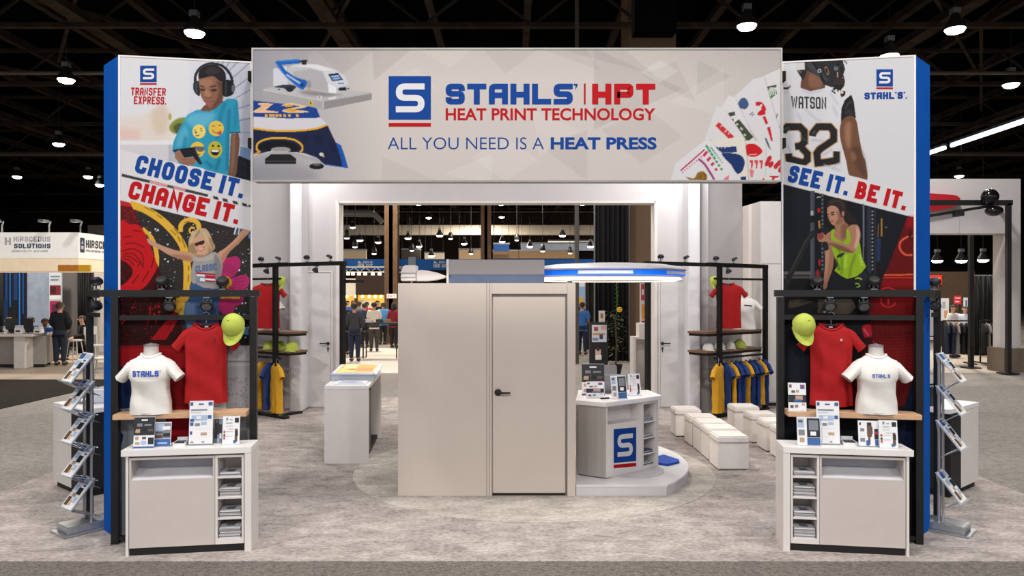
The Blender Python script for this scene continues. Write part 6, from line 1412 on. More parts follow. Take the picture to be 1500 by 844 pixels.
MB().box(-.15, .15, -.1, .1, 0, .016).build('keyboard_base', GREYMET, t, bevel=.004)
q = MB(); q.slab([(-.15, -.1, .016), (.15, -.1, .016), (.15, -.17, .21), (-.15, -.17, .21)], (0, .008, .004)); q.build('screen_lid', mat('laptop_grey', (128, 130, 138), .35, .3), t)
t = thing('card_reader', 'small dark gadget lying at the front of the emblem counter', 'gadget', (pxx(886, 7.72), 7.72, .895), .4)
MB().box(-.05, .05, -.02, .02, 0, .014).build('body', BLKPL, t, bevel=.004); MB().tube([(.05, 0, .008), (.08, .03, .006), (.06, .07, .004)], .004, 6).build('lead', CHROME, t)
# ------------------------------------------------------------------ people
SKEL = {'pelvis': ((0, 0, .53), .066), 'spine': ((0, .005, .63), .064), 'chest': ((0, .005, .735), .068), 'nbase': ((0, .012, .815), .040), 'neck': ((0, .006, .855), .031), 'jaw': ((0, -.012, .895), .042), 'head': ((0, -.004, .935), .054), 'crown': ((0, .002, .968), .042)}
def pose_skel(arms, sit=False):
    """Joint positions of one figure 1 unit high, facing -y; arms = per side (elbow, wrist)."""
    J = dict(SKEL); J['hem'] = ((0, .003, .475), .071); E = [('pelvis', 'hem'), ('pelvis', 'spine'), ('spine', 'chest'), ('chest', 'nbase'), ('nbase', 'neck'), ('neck', 'jaw'), ('jaw', 'head'), ('head', 'crown')]
    for s, n in ((-1, 'R'), (1, 'L')):
        el, wr = arms[0 if s < 0 else 1]
        el = (s*el[0], el[1], el[2]); wr = (s*wr[0], wr[1], wr[2])
        J['sh'+n] = ((s*.098, .008, .795), .041); J['el'+n] = (el, .029); J['wr'+n] = (wr, .0185)
        d = (Vector(wr)-Vector(el)).normalized(); d2 = (d+Vector((0, -.35, -.1))).normalized(); side = Vector((-s*.0, -1, 0)) if abs(d.z) > .5 else Vector((1, 0, 0))
        side = (side-d*side.dot(d)).normalized(); palm = Vector(wr)+d*.028
        J['pa'+n] = (tuple(palm), .0165); E += [('chest', 'sh'+n), ('sh'+n, 'el'+n), ('el'+n, 'wr'+n), ('wr'+n, 'pa'+n)]
        for k, (o, l) in enumerate(((-.014, .030), (-.005, .036), (.005, .033), (.013, .025))):
            a = palm+d*.014+side*o; b = a+d*l*.55; c = b+d2*l*.5
            J['f%d%s' % (k, n)] = (tuple(a), .0058); J['g%d%s' % (k, n)] = (tuple(b), .0054); J['h%d%s' % (k, n)] = (tuple(c), .0046)
            E += [('pa'+n, 'f%d%s' % (k, n)), ('f%d%s' % (k, n), 'g%d%s' % (k, n)), ('g%d%s' % (k, n), 'h%d%s' % (k, n))]
        a = palm-d*.008+side*-.018+Vector((-s*.004, 0, 0)); b = a+d*.018+side*-.01
        J['t0'+n] = (tuple(a), .0062); J['t1'+n] = (tuple(b), .0052); E += [('pa'+n, 't0'+n), ('t0'+n, 't1'+n)]
        if sit: leg = (((s*.052, -.02, .50), .066), ((s*.07, -.25, .50), .047), ((s*.07, -.24, .26), .030), ((s*.072, -.31, .235), .024))
        else: leg = (((s*.050, 0, .49), .064), ((s*.056, -.008, .275), .042), ((s*.055, .012, .045), .027), ((s*.062, -.075, .022), .024))
        for q, nm in zip(leg, ('hip', 'kn', 'an', 'to')): J[nm+n] = q
        E += [('pelvis', 'hip'+n), ('hip'+n, 'kn'+n), ('kn'+n, 'an'+n), ('an'+n, 'to'+n)]
    return J, E
def skin_mesh(name, J, E, keep, grow, H):
    names = [k for k in J if keep(k)]; idx = {k: i for i, k in enumerate(names)}
    me = bpy.data.meshes.new(name); me.from_pydata([tuple(Vector(J[k][0])*H) for k in names], [(idx[a], idx[b]) for a, b in E if a in idx and b in idx], [])
    o = bpy.data.objects.new(name, me); C.objects.link(o); o.modifiers.new('s', 'SKIN')
    sv = me.skin_vertices[0].data
    for k in names:
        r = grow(k, J[k][1])*H; flat_ = .78 if k in ('chest', 'spine', 'pelvis') else 1.
        sv[idx[k]].radius = (r*(1.22 if flat_ < 1 else 1), r*flat_); sv[idx[k]].use_root = k == names[0]
    su = o.modifiers.new('u', 'SUBSURF'); su.levels = 2; su.render_levels = 2
    dg = bpy.context.evaluated_depsgraph_get(); dg.update(); m2 = bpy.data.meshes.new_from_object(o.evaluated_get(dg)); m2.name = name
    bpy.data.objects.remove(o); bpy.data.meshes.remove(me)
    m2.polygons.foreach_set('use_smooth', [True]*len(m2.polygons)); return m2
PCACHE = {}
def person(label, loc, rz, H, top, legs, skin, hair, arms='down', sit=False, long_hair=False, sleeves=True, group=None, skirt=False):
    A_ = {'down': (((.122, .02, .645), (.128, -.03, .505)),)*2, 'front': (((.122, .02, .65), (.07, -.14, .60)),)*2, 'type': (((.13, -.02, .66), (.07, -.17, .62)),)*2, 'hip': (((.155, .03, .66), (.10, -.04, .56)), ((.122, .01, .645), (.11, -.10, .60)))}[arms]
    key = (arms, sit, H, sleeves)
    if key not in PCACHE:
        J, E = pose_skel(A_, sit)
        bd = skin_mesh('body', J, E, lambda k: k != 'hem', lambda k, r: r, H)
        st = lambda k: k in ('pelvis', 'hem' if not sit else 'pelvis', 'spine', 'chest', 'nbase') or k[:2] in ('sh', 'el') or (sleeves and k[:2] == 'wr')
        tp = skin_mesh('jacket', J, E, st, lambda k, r: r*(1.34 if k[:2] in ('el', 'wr') else 1.2)+.005 if k != 'nbase' else r*1.06, H)
        lg = skin_mesh('trousers', J, E, lambda k: k in ('pelvis', 'spine') or k[:3] == 'hip' or k[:2] in ('kn', 'an'), lambda k, r: r*1.12+.004 if k != 'spine' else r*1.02, H)
        PCACHE[key] = (bd, tp, lg)
    bd, tp, lg = PCACHE[key]; used = key in globals().setdefault('PUSED', set()); PUSED.add(key)
    if used: bd, tp, lg = bd.copy(), tp.copy(), lg.copy()
    def ob(n, me, m, par):
        me.materials.clear(); me.materials.append(m); o = bpy.data.objects.new(n, me); C.objects.link(o); o.parent = par; return o
    zs = 0 if not sit else -.50*H+.47 + (loc[2] if False else 0)
    t = thing('person', label, 'person', (loc[0], loc[1], loc[2]+zs), rz, group)
    sk = mat('skin_%d_%d_%d' % skin, skin, .6, var=.04, scale=6)
    b = ob('body', bd, sk, t); ob('jacket' if sleeves else 'shirt', tp, paint(top, .9), t); ob('trousers', lg, paint(legs, .9), t)
    hm = paint(hair, .7); h = MB()
    c = Vector((0, .004, .935))*H; r = .064*H
    rings = []
    for i in range(7):
        a = PI/2*i/6; ring = []
        for k in range(20):
            ph = 2*PI*k/20; y = math.sin(ph); drop = -.05*H*max(0, y) if i == 0 else 0; lift = .02*H if (i == 0 and y < -.3) else 0
            if long_hair and i == 0 and y > -.35: drop = -.12*H
            ring.append(c+Vector((r*.92*math.cos(a)*math.cos(ph), r*1.06*math.cos(a)*y, .052*H*math.sin(a)+drop+lift+.004*H)))
        rings.append(ring)
    h.loft(rings, 0, True); h.build('hair', hm, t, smooth=True)
    for s in (-1, 1):
        MB().ell(Vector((s*.019, -.053, .937))*H, .0075*H, .005*H, .005*H, 8, 6).build('eye', paint((40, 32, 30)), t)
        MB().ell(Vector((s*.056, .0, .93))*H, .008*H, .012*H, .018*H, 8, 6).build('ear', sk, t)
        f = Vector((s*.06, -.035, .031)) if not sit else Vector((s*.071, -.285, .24))
        MB().ell(f*H, .034*H, .078*H, .031*H, 12, 8).build('shoe', paint((30, 27, 26)), t)
    MB().ell(Vector((0, -.060, .922))*H, .008*H, .012*H, .014*H, 8, 6).build('nose', sk, t)
    MB().ell(Vector((0, -.051, .899))*H, .016*H, .006*H, .004*H, 8, 6).build('mouth', paint((140, 70, 66)), t)
    return t
def at(x, d, z=0): return (pxx(x, d), d, z)
SK1, SK2, SK3 = (186, 138, 112), (120, 82, 62), (206, 164, 140)

# ------------------------------------------------------------------ neighbouring booth on the left
DS = 19.9
t = thing('booth_sign', 'lit white corner fascia sign of the neighbouring booth on the left', 'sign', at(60, DS, 2.6))
xa, xb_, xe = pxx(-60, DS), pxx(115, DS), pxx(158, DS+1.3)
za, zb = pz(340.5, DS), pz(378, DS)
FASC = mat('lit_fascia', (226, 222, 217), .5, emit=(255, 248, 238), es=.3)
MB().prism([(xa, DS), (xb_, DS), (xe, DS+1.3), (xe, DS+1.7), (xa, DS+1.7)], zb, za).build('fascia', FASC, t, True)
MB().prism([(xa, DS+.02), (xb_-.02, DS+.02), (xe-.03, DS+1.32), (xe-.03, DS+1.66), (xa, DS+1.66)], pz(397, DS), zb).build('lower_soffit', mat('cream_soffit', (232, 214, 190), .5, emit=(255, 226, 180), es=.25), t, True)
MB().box(pxx(94, DS+.3), pxx(140, DS+.3), DS+.02, DS+.10, pz(397.5, DS), pz(388, DS)).build('yellow_panel', mat('yellow_panel', (218, 164, 26), .6), t, True)
for x in (3, 72, 118): 
    b = MB(); b.tube([at(x, DS+.2, za), at(x, DS+.1, za+.18), at(x+2, DS-.25, za+.26)], .02, 6); b.box(pxx(x-1, DS), pxx(x+7, DS), DS-.45, DS-.2, za+.24, za+.31); b.build('fascia_lamp', GREYMET, t, True)
h1 = plane_hit((0, DS, 0), (0, -1, 0), .01)
nn = Vector((1.3, -(xe-xb_), 0)).normalized(); h2 = plane_hit((xb_, DS, 0), nn, .012); h3 = plane_hit((xb_, DS, 0), nn, .02)
NAVY, PALEB = paint((52, 72, 104)), paint((204, 204, 206))
m = MB(); q, wd = block_text('HIRSCEDUS', .6, .2, .12, .15); place2d(m, q, wd, (20, 354), (74, 354), (0, -7.5), h1); place2d(m, [[(0, 0), (0, 1), (.3, 1), (.3, 0)], [(.6, 0), (.6, 1), (.9, 1), (.9, 0)], [(.3, .4), (.3, .6), (.6, .6), (.6, .4)]], 1, (7, 359), (17, 359), (0, -11), h1); m.build('faint_lettering', PALEB, t, True, recalc=False)
m = MB(); q, wd = block_text('SOLUTIONS', .62, .22, .12, .18); place2d(m, q, wd, (20.5, 363.8), (74, 363.8), (0, -6.8), h1); m.build('navy_lettering', NAVY, t, True, recalc=False)
m = MB(); q, wd = block_text('GARMENT DECOR', .62, .16, .14, .15); place2d(m, q, wd, (17, 369.3), (70, 369.3), (0, -3), h1); m.build('small_lettering', paint((168, 170, 176)), t, True, recalc=False)
m = MB(); m.poly([h2(117.5, 348), h2(117.5, 369.5), h2(124, 370.2), h2(124, 349)], 0); m.poly([h3(119, 360), h3(119, 365), h3(122.5, 365.4), h3(122.5, 360.4)], 1); m.poly([h3(119.2, 357), h3(120.8, 352), h3(122.3, 357.4)], 1); m.build('emblem', [paint((40, 52, 76)), PALEB], t, True, recalc=False)
m = MB(); q, wd = block_text('HIRSCH', .6, .2, .13, .2); place2d(m, q, wd, (126, 363), (155, 365.5), (0, -11.5), h2); q, wd = block_text('SOLUTIONS INC', .6, .2, .13, .2); place2d(m, q, wd, (126, 368.4), (155, 371.2), (0, -3), h2); m.build('dark_lettering', paint((48, 50, 58)), t, True, recalc=False)
# posts, curtains and panels under the fascia
def panel(name, label, cat, x0, x1, y0, y1, d, m, th=.06, blocks=None, feet=True, group=None):
    z1_ = pz(y0, d); z0_ = max(.0, pz(y1, d)); t = thing(name, label, cat, at((x0+x1)/2, d, z0_), 0, group)
    MB().box(pxx(x0, d), pxx(x1, d), d, d+th, z0_, z1_).build('board', m, t, True)
    if feet and z0_ > .02:
        MB().box(pxx(x0, d)+.02, pxx(x0, d)+.06, d+.005, d+th-.005, 0, z0_).build('leg', BLACK, t, True); MB().box(pxx(x1, d)-.06, pxx(x1, d)-.02, d+.005, d+th-.005, 0, z0_).build('leg', BLACK, t, True)
    if blocks:
        mb = MB(); ms = []
        for k, (a, b, c, e, col) in enumerate(blocks):
            y = d-.004-.002*(k % 4); mb.poly([(pxx(a, d), y, pz(e, d)), (pxx(c, d), y, pz(e, d)), (pxx(c, d), y, pz(b, d)), (pxx(a, d), y, pz(b, d))], k); ms.append(paint(col))
        mb.build('printed_graphic', ms, t, True, recalc=False)
    return t
def drape(name, label, x0, x1, y0, d, m, amp=.06, group=None, n=9):
    X0, X1 = pxx(x0, d), pxx(x1, d); zt_ = pz(y0, d); N = 6*n; b = MB()
    for k in range(N):
        u0, u1 = k/N, (k+1)/N; f_ = lambda u: d+amp*math.sin(u*n*2*PI)+.03*math.sin(u*17)
        a, c = (X0+(X1-X0)*u0, f_(u0)), (X0+(X1-X0)*u1, f_(u1))
        b.add([(a[0], a[1], .02), (c[0], c[1], .02), (c[0], c[1], zt_), (a[0], a[1], zt_)], [(0, 1, 2, 3)])
    t = thing(name, label, 'curtain', (X0, d, 0), 0, group); o = b.build('cloth', m, t, True, recalc=False, smooth=True)
    sm = o.modifiers.new('thickness', 'SOLIDIFY'); sm.thickness = .01
    MB().tube([(X0, d, zt_), (X1, d, zt_)], .025, 8).build('rod', GREYMET, t, True)
    for x in (X0, X1): MB().tube([(x, d, 0), (x, d, zt_)], .025, 8).build('upright', GREYMET, t, True)
    return t
BLKV = mat('black_velvet', (16, 15, 17), .95, var=.2, scale=4)
panel('video_wall', 'dark screen with blue streaks behind the neighbouring desk', 'screen', 4, 37, 392, 500, 24.5, mat('screen_dark', (10, 16, 28), .3), .1, [(8, 396, 11, 470, (18, 60, 120)), (14, 400, 16, 450, (12, 90, 160)), (20, 396, 26, 440, (16, 48, 96)), (28, 394, 30, 480, (30, 110, 190)), (33, 398, 35, 460, (20, 70, 140)), (6, 440, 12, 480, (8, 40, 80)), (16, 455, 24, 490, (14, 14, 22))])
panel('partition_panel', 'tall grey blue panel behind the man in a dark suit', 'panel', 37, 72, 391, 512, 24.6, mat('grey_blue_panel', (132, 146, 168), .7, var=.12, scale=4), .1)
panel('roll_up_banner', 'narrow banner with red and magenta pictures behind the man in a dark suit', 'banner', 72, 90, 396, 512, 24.3, paint((190, 200, 214)), .05, [(73, 418, 89, 432, (120, 34, 44)), (74, 420, 82, 430, (60, 20, 30)), (73, 441, 89, 475, (150, 36, 84)), (76, 446, 84, 470, (90, 24, 60)), (74, 404, 88, 406, (110, 120, 140)), (74, 409, 86, 411, (110, 120, 140)), (73, 433, 89, 439, (214, 218, 226))])
panel('partition_panel', 'dark grey panel left of the black curtain in the neighbouring booth', 'panel', 90, 114, 396, 512, 24.6, mat('dark_grey_panel', (92, 90, 90), .7), .1)
drape('booth_curtain', 'black curtain at the right end of the neighbouring booth', 113, 137, 397, 24.2, BLKV)
drape('booth_curtain', 'black curtain at the far left edge of the neighbouring booth', -70, 5, 394, 24.9, BLKV)
panel('partition_panel', 'pale panel seen between the black curtain and the blue tower', 'panel', 137, 160, 390, 520, 25.2, mat('pale_panel', (186, 178, 170), .7, var=.1), .1)
# reception desk
DD = 19.6; t = thing('reception_desk', 'white angled reception desk in the neighbouring booth', 'desk', at(20, DD))
zt = pz(489.5, DD)
pl_ = [at(-60, DD)[:2], at(47, DD)[:2], (pxx(71, DD+1.1), DD+1.1), (pxx(71, DD+1.1)-.1, DD+1.7), (pxx(47, DD)-.1, DD+.8), (pxx(-60, DD), DD+.8)]
MB().prism(pl_, zt-.07, zt).build('desktop', mat('desk_white', (206, 198, 190), .4), t, True)
MB().box(pxx(18, DD), pxx(34, DD), DD+.06, DD+.45, 0, zt-.07).build('pedestal', MATS['desk_white'], t, True)
MB().box(pxx(-60, DD), pxx(17.5, DD), DD+.4, DD+.5, .08, zt-.07).build('front_panel', mat('desk_panel', (150, 142, 136), .5), t, True)
MB().prism([(pxx(34.5, DD), DD+.4), (pxx(52, DD), DD+.4), (pxx(70, DD+1.2), DD+1.5), (pxx(70, DD+1.2), DD+1.6), (pxx(50, DD), DD+.5), (pxx(34.5, DD), DD+.5)], .08, zt-.07).build('front_panel', MATS['desk_panel'], t, True)
MB().box(pxx(-60, DD), pxx(50, DD), DD+.42, DD+.48, 0, .08).build('plinth', DARK, t, True)
def monitor(label, x, d, w, h_, rz=0.):
    t = thing('computer_monitor', label, 'monitor', at(x, d, zt), rz)
    MB().box(-.1, .1, -.07, .07, 0, .012).build('foot', BLKPL, t); MB().box(-.02, .02, -.01, .01, .012, .14).build('neck', BLKPL, t); MB().box(-w/2, w/2, -.03, .0, .11, .11+h_, m=0).build('screen', BLKPL, t, bevel=.005); MB().box(-.1, .1, 0, .03, .18, .28).build('rear_housing', DARK, t); return t
monitor('black monitor seen from behind on the neighbouring desk', 41.5, DD+.35, .27, .28); monitor('pale grey monitor turned sideways on the neighbouring desk', 17, DD+.4, .3, .3, .9)
for x, lab, w_, h_ in ((8, 'white bottle-like box at the left of the neighbouring desk', .06, .2), (29, 'white printer on the neighbouring desk beside the black monitor', .2, .22), (57, 'stack of white boxes near the corner of the neighbouring desk', .2, .18)):
    t = thing('desk_device', lab, 'device', at(x, DD+.3, zt)); MB().box(-w_/2, w_/2, -.08, .08, 0, h_*.7).build('body', WHITEP, t, bevel=.01); MB().box(-w_/2+.01, w_/2-.01, -.07, .07, h_*.7, h_).build('top', paint((190, 192, 200)), t, bevel=.01); MB().box(-w_*.3, w_*.3, -.084, -.08, h_*.2, h_*.4).build('slot', DARK, t)
person('person in a black jacket and dark jeans standing with back turned at the desk', at(88, 20.5), PI+.1, 1.78, (22, 22, 25), (34, 40, 56), SK1, (58, 44, 34), 'hip')
person('person in black with a bald head seated behind the reception desk', at(13, 21.3), .3, 1.72, (26, 28, 36), (30, 30, 34), SK3, (196, 160, 136), 'type', True)
person('dark-haired person seated behind the black monitor of the reception desk', at(45, 22.0), 0, 1.7, (30, 44, 70), (30, 30, 34), SK1, (34, 28, 26), 'type', True)
person('person in a blue shirt seated at the right end of the reception desk', at(66, 21.3), .5, 1.66, (36, 80, 150), (30, 30, 34), SK2, (40, 32, 30), 'front', True, sleeves=False)
person('fair-haired person in a bright blue top behind the man in black', at(108.5, 26), 0, 1.68, (50, 130, 196), (40, 44, 60), SK3, (206, 178, 140), 'front', False, True, sleeves=False)
person('person in black sitting beside the black curtain', at(120, 22.6), -.9, 1.74, (18, 18, 20), (20, 20, 24), SK3, (50, 40, 34), 'front', True)
def bar_stool(label, p, rz=0., h_=.66, back=False):
    t = thing('bar_stool', label, 'stool', p, rz); Wm = mat('stool_white', (206, 200, 194), .4)
    MB().lathe([(.16, h_-.04), (.18, h_-.03), (.18, h_), (.15, h_+.01)], n=20).build('seat', Wm, t, smooth=True)
    for x in (-1, 1):
        for y in (-1, 1): MB().tube([(x*.11, y*.11, h_-.04), (x*.18, y*.18, 0)], .014, 6).build('leg', Wm, t)
    MB().tube([(-.15, -.15, .25), (.15, -.15, .25), (.15, .15, .25), (-.15, .15, .25), (-.15, -.15, .25)], .009, 6).build('footrest', CHROME, t)
    if back: b = MB(); b.tube([(-.15, .16, h_-.02), (-.17, .2, h_+.45)], .014, 6).tube([(.15, .16, h_-.02), (.17, .2, h_+.45)], .014, 6); b.box(-.18, .18, .185, .215, h_+.25, h_+.45); b.build('backrest', Wm, t)
    return t
bar_stool('white bar stool between the man in black and the black curtain', at(110, 21.3)); bar_stool('white bar stool with a back beside the blue tower', at(141, 18.4), 1.2, .72, True); bar_stool('low white stool beside the blue tower behind the brochure stand', at(148, 17.2), .3, .5)

# ------------------------------------------------------------------ what is seen through the gantry
person('person in a dark grey jacket and jeans seen from behind left of the closet', at(519.5, 21.7), PI, 1.74, (52, 52, 56), (28, 36, 58), SK1, (34, 27, 24), 'hip')
person('person in a white shirt with back turned beyond the high table', at(548, 25.5), PI+.2, 1.72, (206, 194, 182), (60, 54, 50), SK1, (30, 24, 22), 'front', sleeves=False)
person('person in dark red with long black hair next to the brown column', at(577, 27), PI-.4, 1.68, (120, 24, 40), (24, 22, 24), SK2, (22, 18, 18), 'front', False, True)
person('person in a blue shirt bending over goods beyond the white shirt', at(561, 29), PI+.6, 1.66, (70, 140, 196), (40, 40, 48), SK1, (40, 32, 28), 'type', sleeves=False)
person('person in black partly behind the left rack post in the far aisle', at(504, 24), PI, 1.76, (24, 24, 28), (26, 28, 36), SK1, (30, 25, 23), 'down')
person('person in a red top in front of the yellow shop', at(537, 31.5), 0, 1.66, (170, 36, 50), (40, 40, 50), SK2, (28, 22, 20), 'front', sleeves=False)
person('person in dark blue to the left of the white shirt', at(534, 27.5), PI, 1.66, (40, 52, 80), (30, 32, 40), SK1, (30, 25, 22), 'front')
person('person in a blue shirt seen in the gap right of the closet', at(853, 24), PI-.3, 1.74, (60, 110, 176), (34, 40, 60), SK1, (36, 28, 26), 'front', sleeves=False)
person('person in black seen in the gap right of the closet', at(861, 28), .3, 1.7, (26, 26, 30), (30, 30, 36), SK2, (24, 20, 20), 'down')
def high_table(label, x0, x1, d, h_, dep=.6):
    t = thing('high_table', label, 'table', at((x0+x1)/2, d)); a, b = pxx(x0, d), pxx(x1, d)
    MB().box(a, b, d, d+dep, h_-.04, h_).build('tabletop', mat('table_dark', (46, 42, 42), .4), t, True)
    for x in (a+.05, b-.05):
        for y in (d+.05, d+dep-.05): MB().tube([(x, y, 0), (x, y, h_-.04)], .02, 6).build('leg', BLACK, t, True)
    return t
high_table('long dark high table in front of the white shirt', 529, 583, 22.6, 1.1); high_table('dark low table beside the person in the dark grey jacket', 494, 534, 23.2, .80)
for k, (x, c) in enumerate(((531, (196, 160, 130)), (541, (214, 206, 196)), (556, (60, 60, 66)), (568, (150, 120, 90)))):
    t = thing('goods_box', '%s box of goods on the long dark high table' % ('tan', 'white', 'black', 'brown')[k], 'box', at(x, 22.9, 1.1)); MB().box(-.1, .1, -.08, .08, 0, .09).build('carton', paint(c), t, bevel=.006); MB().box(-.1, .1, -.08, .08, .091, .10).build('lid', paint(tuple(min(255, v+14) for v in c)), t)
# yellow shop and brown wall behind the people
b_ = [(498, 442, 510, 456, (236, 220, 190)), (512, 446, 524, 462, (222, 170, 60)), (526, 440, 545, 452, (240, 232, 214)), (528, 454, 540, 464, (200, 140, 50)), (546, 444, 560, 460, (236, 196, 90)), (562, 446, 580, 462, (214, 190, 160)), (500, 462, 580, 470, (120, 90, 70))]
panel('shop_wall', 'yellow-lit shop display behind the people in the far aisle', 'shop display', 490, 596, 432, 500, 36, mat('yellow_shop_glow', (226, 176, 74), .6, emit=(255, 196, 90), es=.5), .3, b_, True)  # the store's golden lighting is painted in as wall colour and glow
panel('shop_fascia', 'brown fascia above the yellow shop display', 'fascia', 521, 566, 401, 432, 35.6, mat('brown_fascia', (58, 42, 32), .7), .25)
panel('shop_fascia', 'cream lit fascia at the left of the yellow shop display', 'fascia', 494, 521, 408, 434, 35.7, mat('cream_fascia', (216, 206, 190), .6, emit=(255, 236, 200), es=.25), .25)
for x in (500, 508, 521, 531, 541, 550, 558):
    t = thing('string_bulb', 'round bulb %s along the top of the yellow shop' % ('first', 'second', 'third', 'fourth', 'fifth', 'sixth', 'seventh')[(500, 508, 521, 531, 541, 550, 558).index(x)], 'bulb', at(x, 35.75, pz(434.5, 35.75)), 0, 'bulbs of the yellow shop'); MB().ell((0, 0, 0), .07, .07, .08).build('glass', mat('bulb_glow', (255, 240, 200), .4, emit=(255, 226, 160), es=5.), t); MB().tube([(0, 0, .07), (0, .26, .12)], .03, 6).build('socket', BLACK, t)
t = thing('exit_sign', 'small lit red and white exit sign on the brown column', 'sign', at(573.5, 29.68, pz(437, 29.68)))
MB().box(-.19, .19, 0, .06, 0, .17).build('box', mat('exit_glow', (250, 210, 200), .5, emit=(255, 190, 180), es=.7), t)
m = MB(); q, wd = block_text('EXIT', .7, .2, .16, .05); place2d(m, q, wd, (-.15, .045), (.15, .045), (0, .085), lambda x, y: Vector((x, -.006, y))); m.build('lettering', mat('exit_red', (196, 40, 40), .5, emit=(230, 30, 30), es=.4), t, recalc=False)
# white truss with lamps over the far aisle
t = thing('lamp_truss', 'pale horizontal truss with little lamps under the blue banner', 'truss', at(540, 33, pz(396, 33)))
b = MB(); 
for dz in (0, -.22): b.tube([at(486, 33, pz(391.5, 33)+dz), at(604, 33, pz(391.5, 33)+dz)], .035, 8)
k = 0; X0 = pxx(486, 33); X1 = pxx(604, 33)
while X0+.25 < X1: b.tube([(X0, 33, pz(391.5, 33)+(-.22 if k % 2 else 0)), (X0+.25, 33, pz(391.5, 33)+(0 if k % 2 else -.22))], .015, 6); X0 += .25; k += 1
b.build('bars', mat('truss_pale', (176, 168, 158), .4), t, True)
for x in (487, 603): MB().tube([at(x, 33, 0), at(x, 33, pz(391.5, 33))], .04, 8).build('upright', MATS['truss_pale'], t, True)
for x in (498, 510, 517, 526, 535, 546, 556, 566): MB().lathe([(.03, 0), (.07, -.06), (.085, -.14), (.05, -.13)], at(x, 33, pz(400, 33)+.05), 12).build('lamp', mat('lamp_glow', (255, 246, 230), .5, emit=(255, 240, 214), es=4.), t, True)
# blue banner
DB = 45; t = thing('hall_banner', 'long blue banner with white marks hanging across the far aisle', 'banner', at(700, DB, pz(395.5, DB)))
MB().box(pxx(470, DB), pxx(908, DB), DB, DB+.12, pz(395.5, DB), pz(379.8, DB)).build('cloth', mat('banner_blue', (0, 92, 176), .7, var=.05), t, True)
hb = plane_hit((0, DB, 0), (0, -1, 0), .01)
m = MB()
for x0 in (524, 635):
    q, wd = block_text('HIB INT', .6, .22, .1, .1); place2d(m, q, wd, (x0, 392), (x0+22, 392), (0, -5), hb)
    m.poly([hb(x0, 386), hb(x0+7, 386), hb(x0+1, 382)]); 
    q, wd = block_text('EXPO NE', .6, .22, .1, .1); place2d(m, q, wd, (x0+8, 386), (x0+22, 386), (0, -3.4), hb)
m.build('white_lettering', PW, t, True, recalc=False)
for x in (480, 600, 760, 900): MB().tube([at(x, DB+.06, pz(379.8, DB)), at(x, DB+.06, 11.6)], .015, 5).build('hanging_wire', BLACK, t, True)
# far hanging signs; the light on them is put in as a faint glow
def hang_sign(label, x0, x1, y0, y1, d, col, es=.0, mark=None):
    t = thing('hanging_sign', label, 'sign', at((x0+x1)/2, d, pz(y1, d)))
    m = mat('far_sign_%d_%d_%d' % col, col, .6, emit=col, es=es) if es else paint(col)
    MB().box(pxx(x0, d), pxx(x1, d), d, d+.4, pz(y1, d), pz(y0, d)).build('box', m, t, True)
    MB().box(pxx(x0, d)-.03, pxx(x1, d)+.03, d-.03, d+.43, pz(y0, d), pz(y0, d)+.12).build('top_rim', GREYMET, t, True)
    for x in (x0+1, x1-1): MB().tube([at(x, d+.2, pz(y0, d)), at(x, d+.2, 11.6)], .02, 5).build('hanging_wire', BLACK, t, True)
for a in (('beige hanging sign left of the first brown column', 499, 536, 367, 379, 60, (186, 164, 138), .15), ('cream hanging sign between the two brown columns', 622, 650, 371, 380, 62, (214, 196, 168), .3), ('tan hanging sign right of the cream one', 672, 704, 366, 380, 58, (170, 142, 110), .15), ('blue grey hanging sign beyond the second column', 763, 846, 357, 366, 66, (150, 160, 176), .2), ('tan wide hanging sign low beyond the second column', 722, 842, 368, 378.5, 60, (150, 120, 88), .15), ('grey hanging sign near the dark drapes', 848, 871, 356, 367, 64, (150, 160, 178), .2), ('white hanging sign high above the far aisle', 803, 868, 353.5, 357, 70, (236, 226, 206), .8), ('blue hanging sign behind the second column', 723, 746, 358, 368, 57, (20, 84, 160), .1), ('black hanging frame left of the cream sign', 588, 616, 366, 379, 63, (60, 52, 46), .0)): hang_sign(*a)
t = thing('aerial_pipe', 'pale ventilation pipe hanging high at the left of the gantry opening', 'pipe', at(520, 50, 6)); MB().tube([at(480, 50, pz(312, 50)), at(548, 50, pz(313, 50))], .25, 10).tube([at(548, 50, pz(313, 50)), at(560, 50, pz(326, 50))], .2, 10).build('duct', mat('duct_grey', (120, 118, 118), .4, .3), t, True)
for x in (500, 540): MB().tube([at(x, 50, pz(311, 50)), at(x, 50, 11.6)], .03, 5).build('hanging_wire', BLACK, t, True)
struct(MB().tube([(-40, 60, 8.66), (30, 60, 8.66)], .07, 6).build('ceiling_pipe', MATS['pipe_paint']))
for k, (x, y, d, lab) in enumerate(((508, 349, 40, 'first from the left'), (520, 362, 44, 'second from the left'), (548, 372, 46, 'third from the left'), (603, 367, 47, 'just right of the first brown column'), (660, 350, 50, 'above the grey box'), (690, 372, 52, 'left of the second brown column'), (757, 352, 50, 'right of the second brown column'), (795, 368, 48, 'above the left edge of the canopy'), (835, 371, 52, 'beside the thin pipe'))):
    t = thing('stage_spotlight', 'small bright stage spotlight over the far aisle, '+lab, 'spotlight', at(x, d, pz(y, d)), 0, 'stage spotlights over the far aisle')
    MB().lathe([(.16, 0), (.19, .12), (.12, .4), (.05, .46)], n=14).build('can', LH_ if False else BLACK, t, smooth=True); MB().lathe([(.002, -.05), (.10, -.035), (.15, .005), (.002, .01)], n=14).build('lens', mat('warm_spot_glow', (255, 236, 205), .4, emit=(255, 232, 196), es=14.), t)
    MB().tube([(0, 0, .44), (0, 0, 11.6-pz(y, d))], .015, 5).build('stem', BLACK, t)
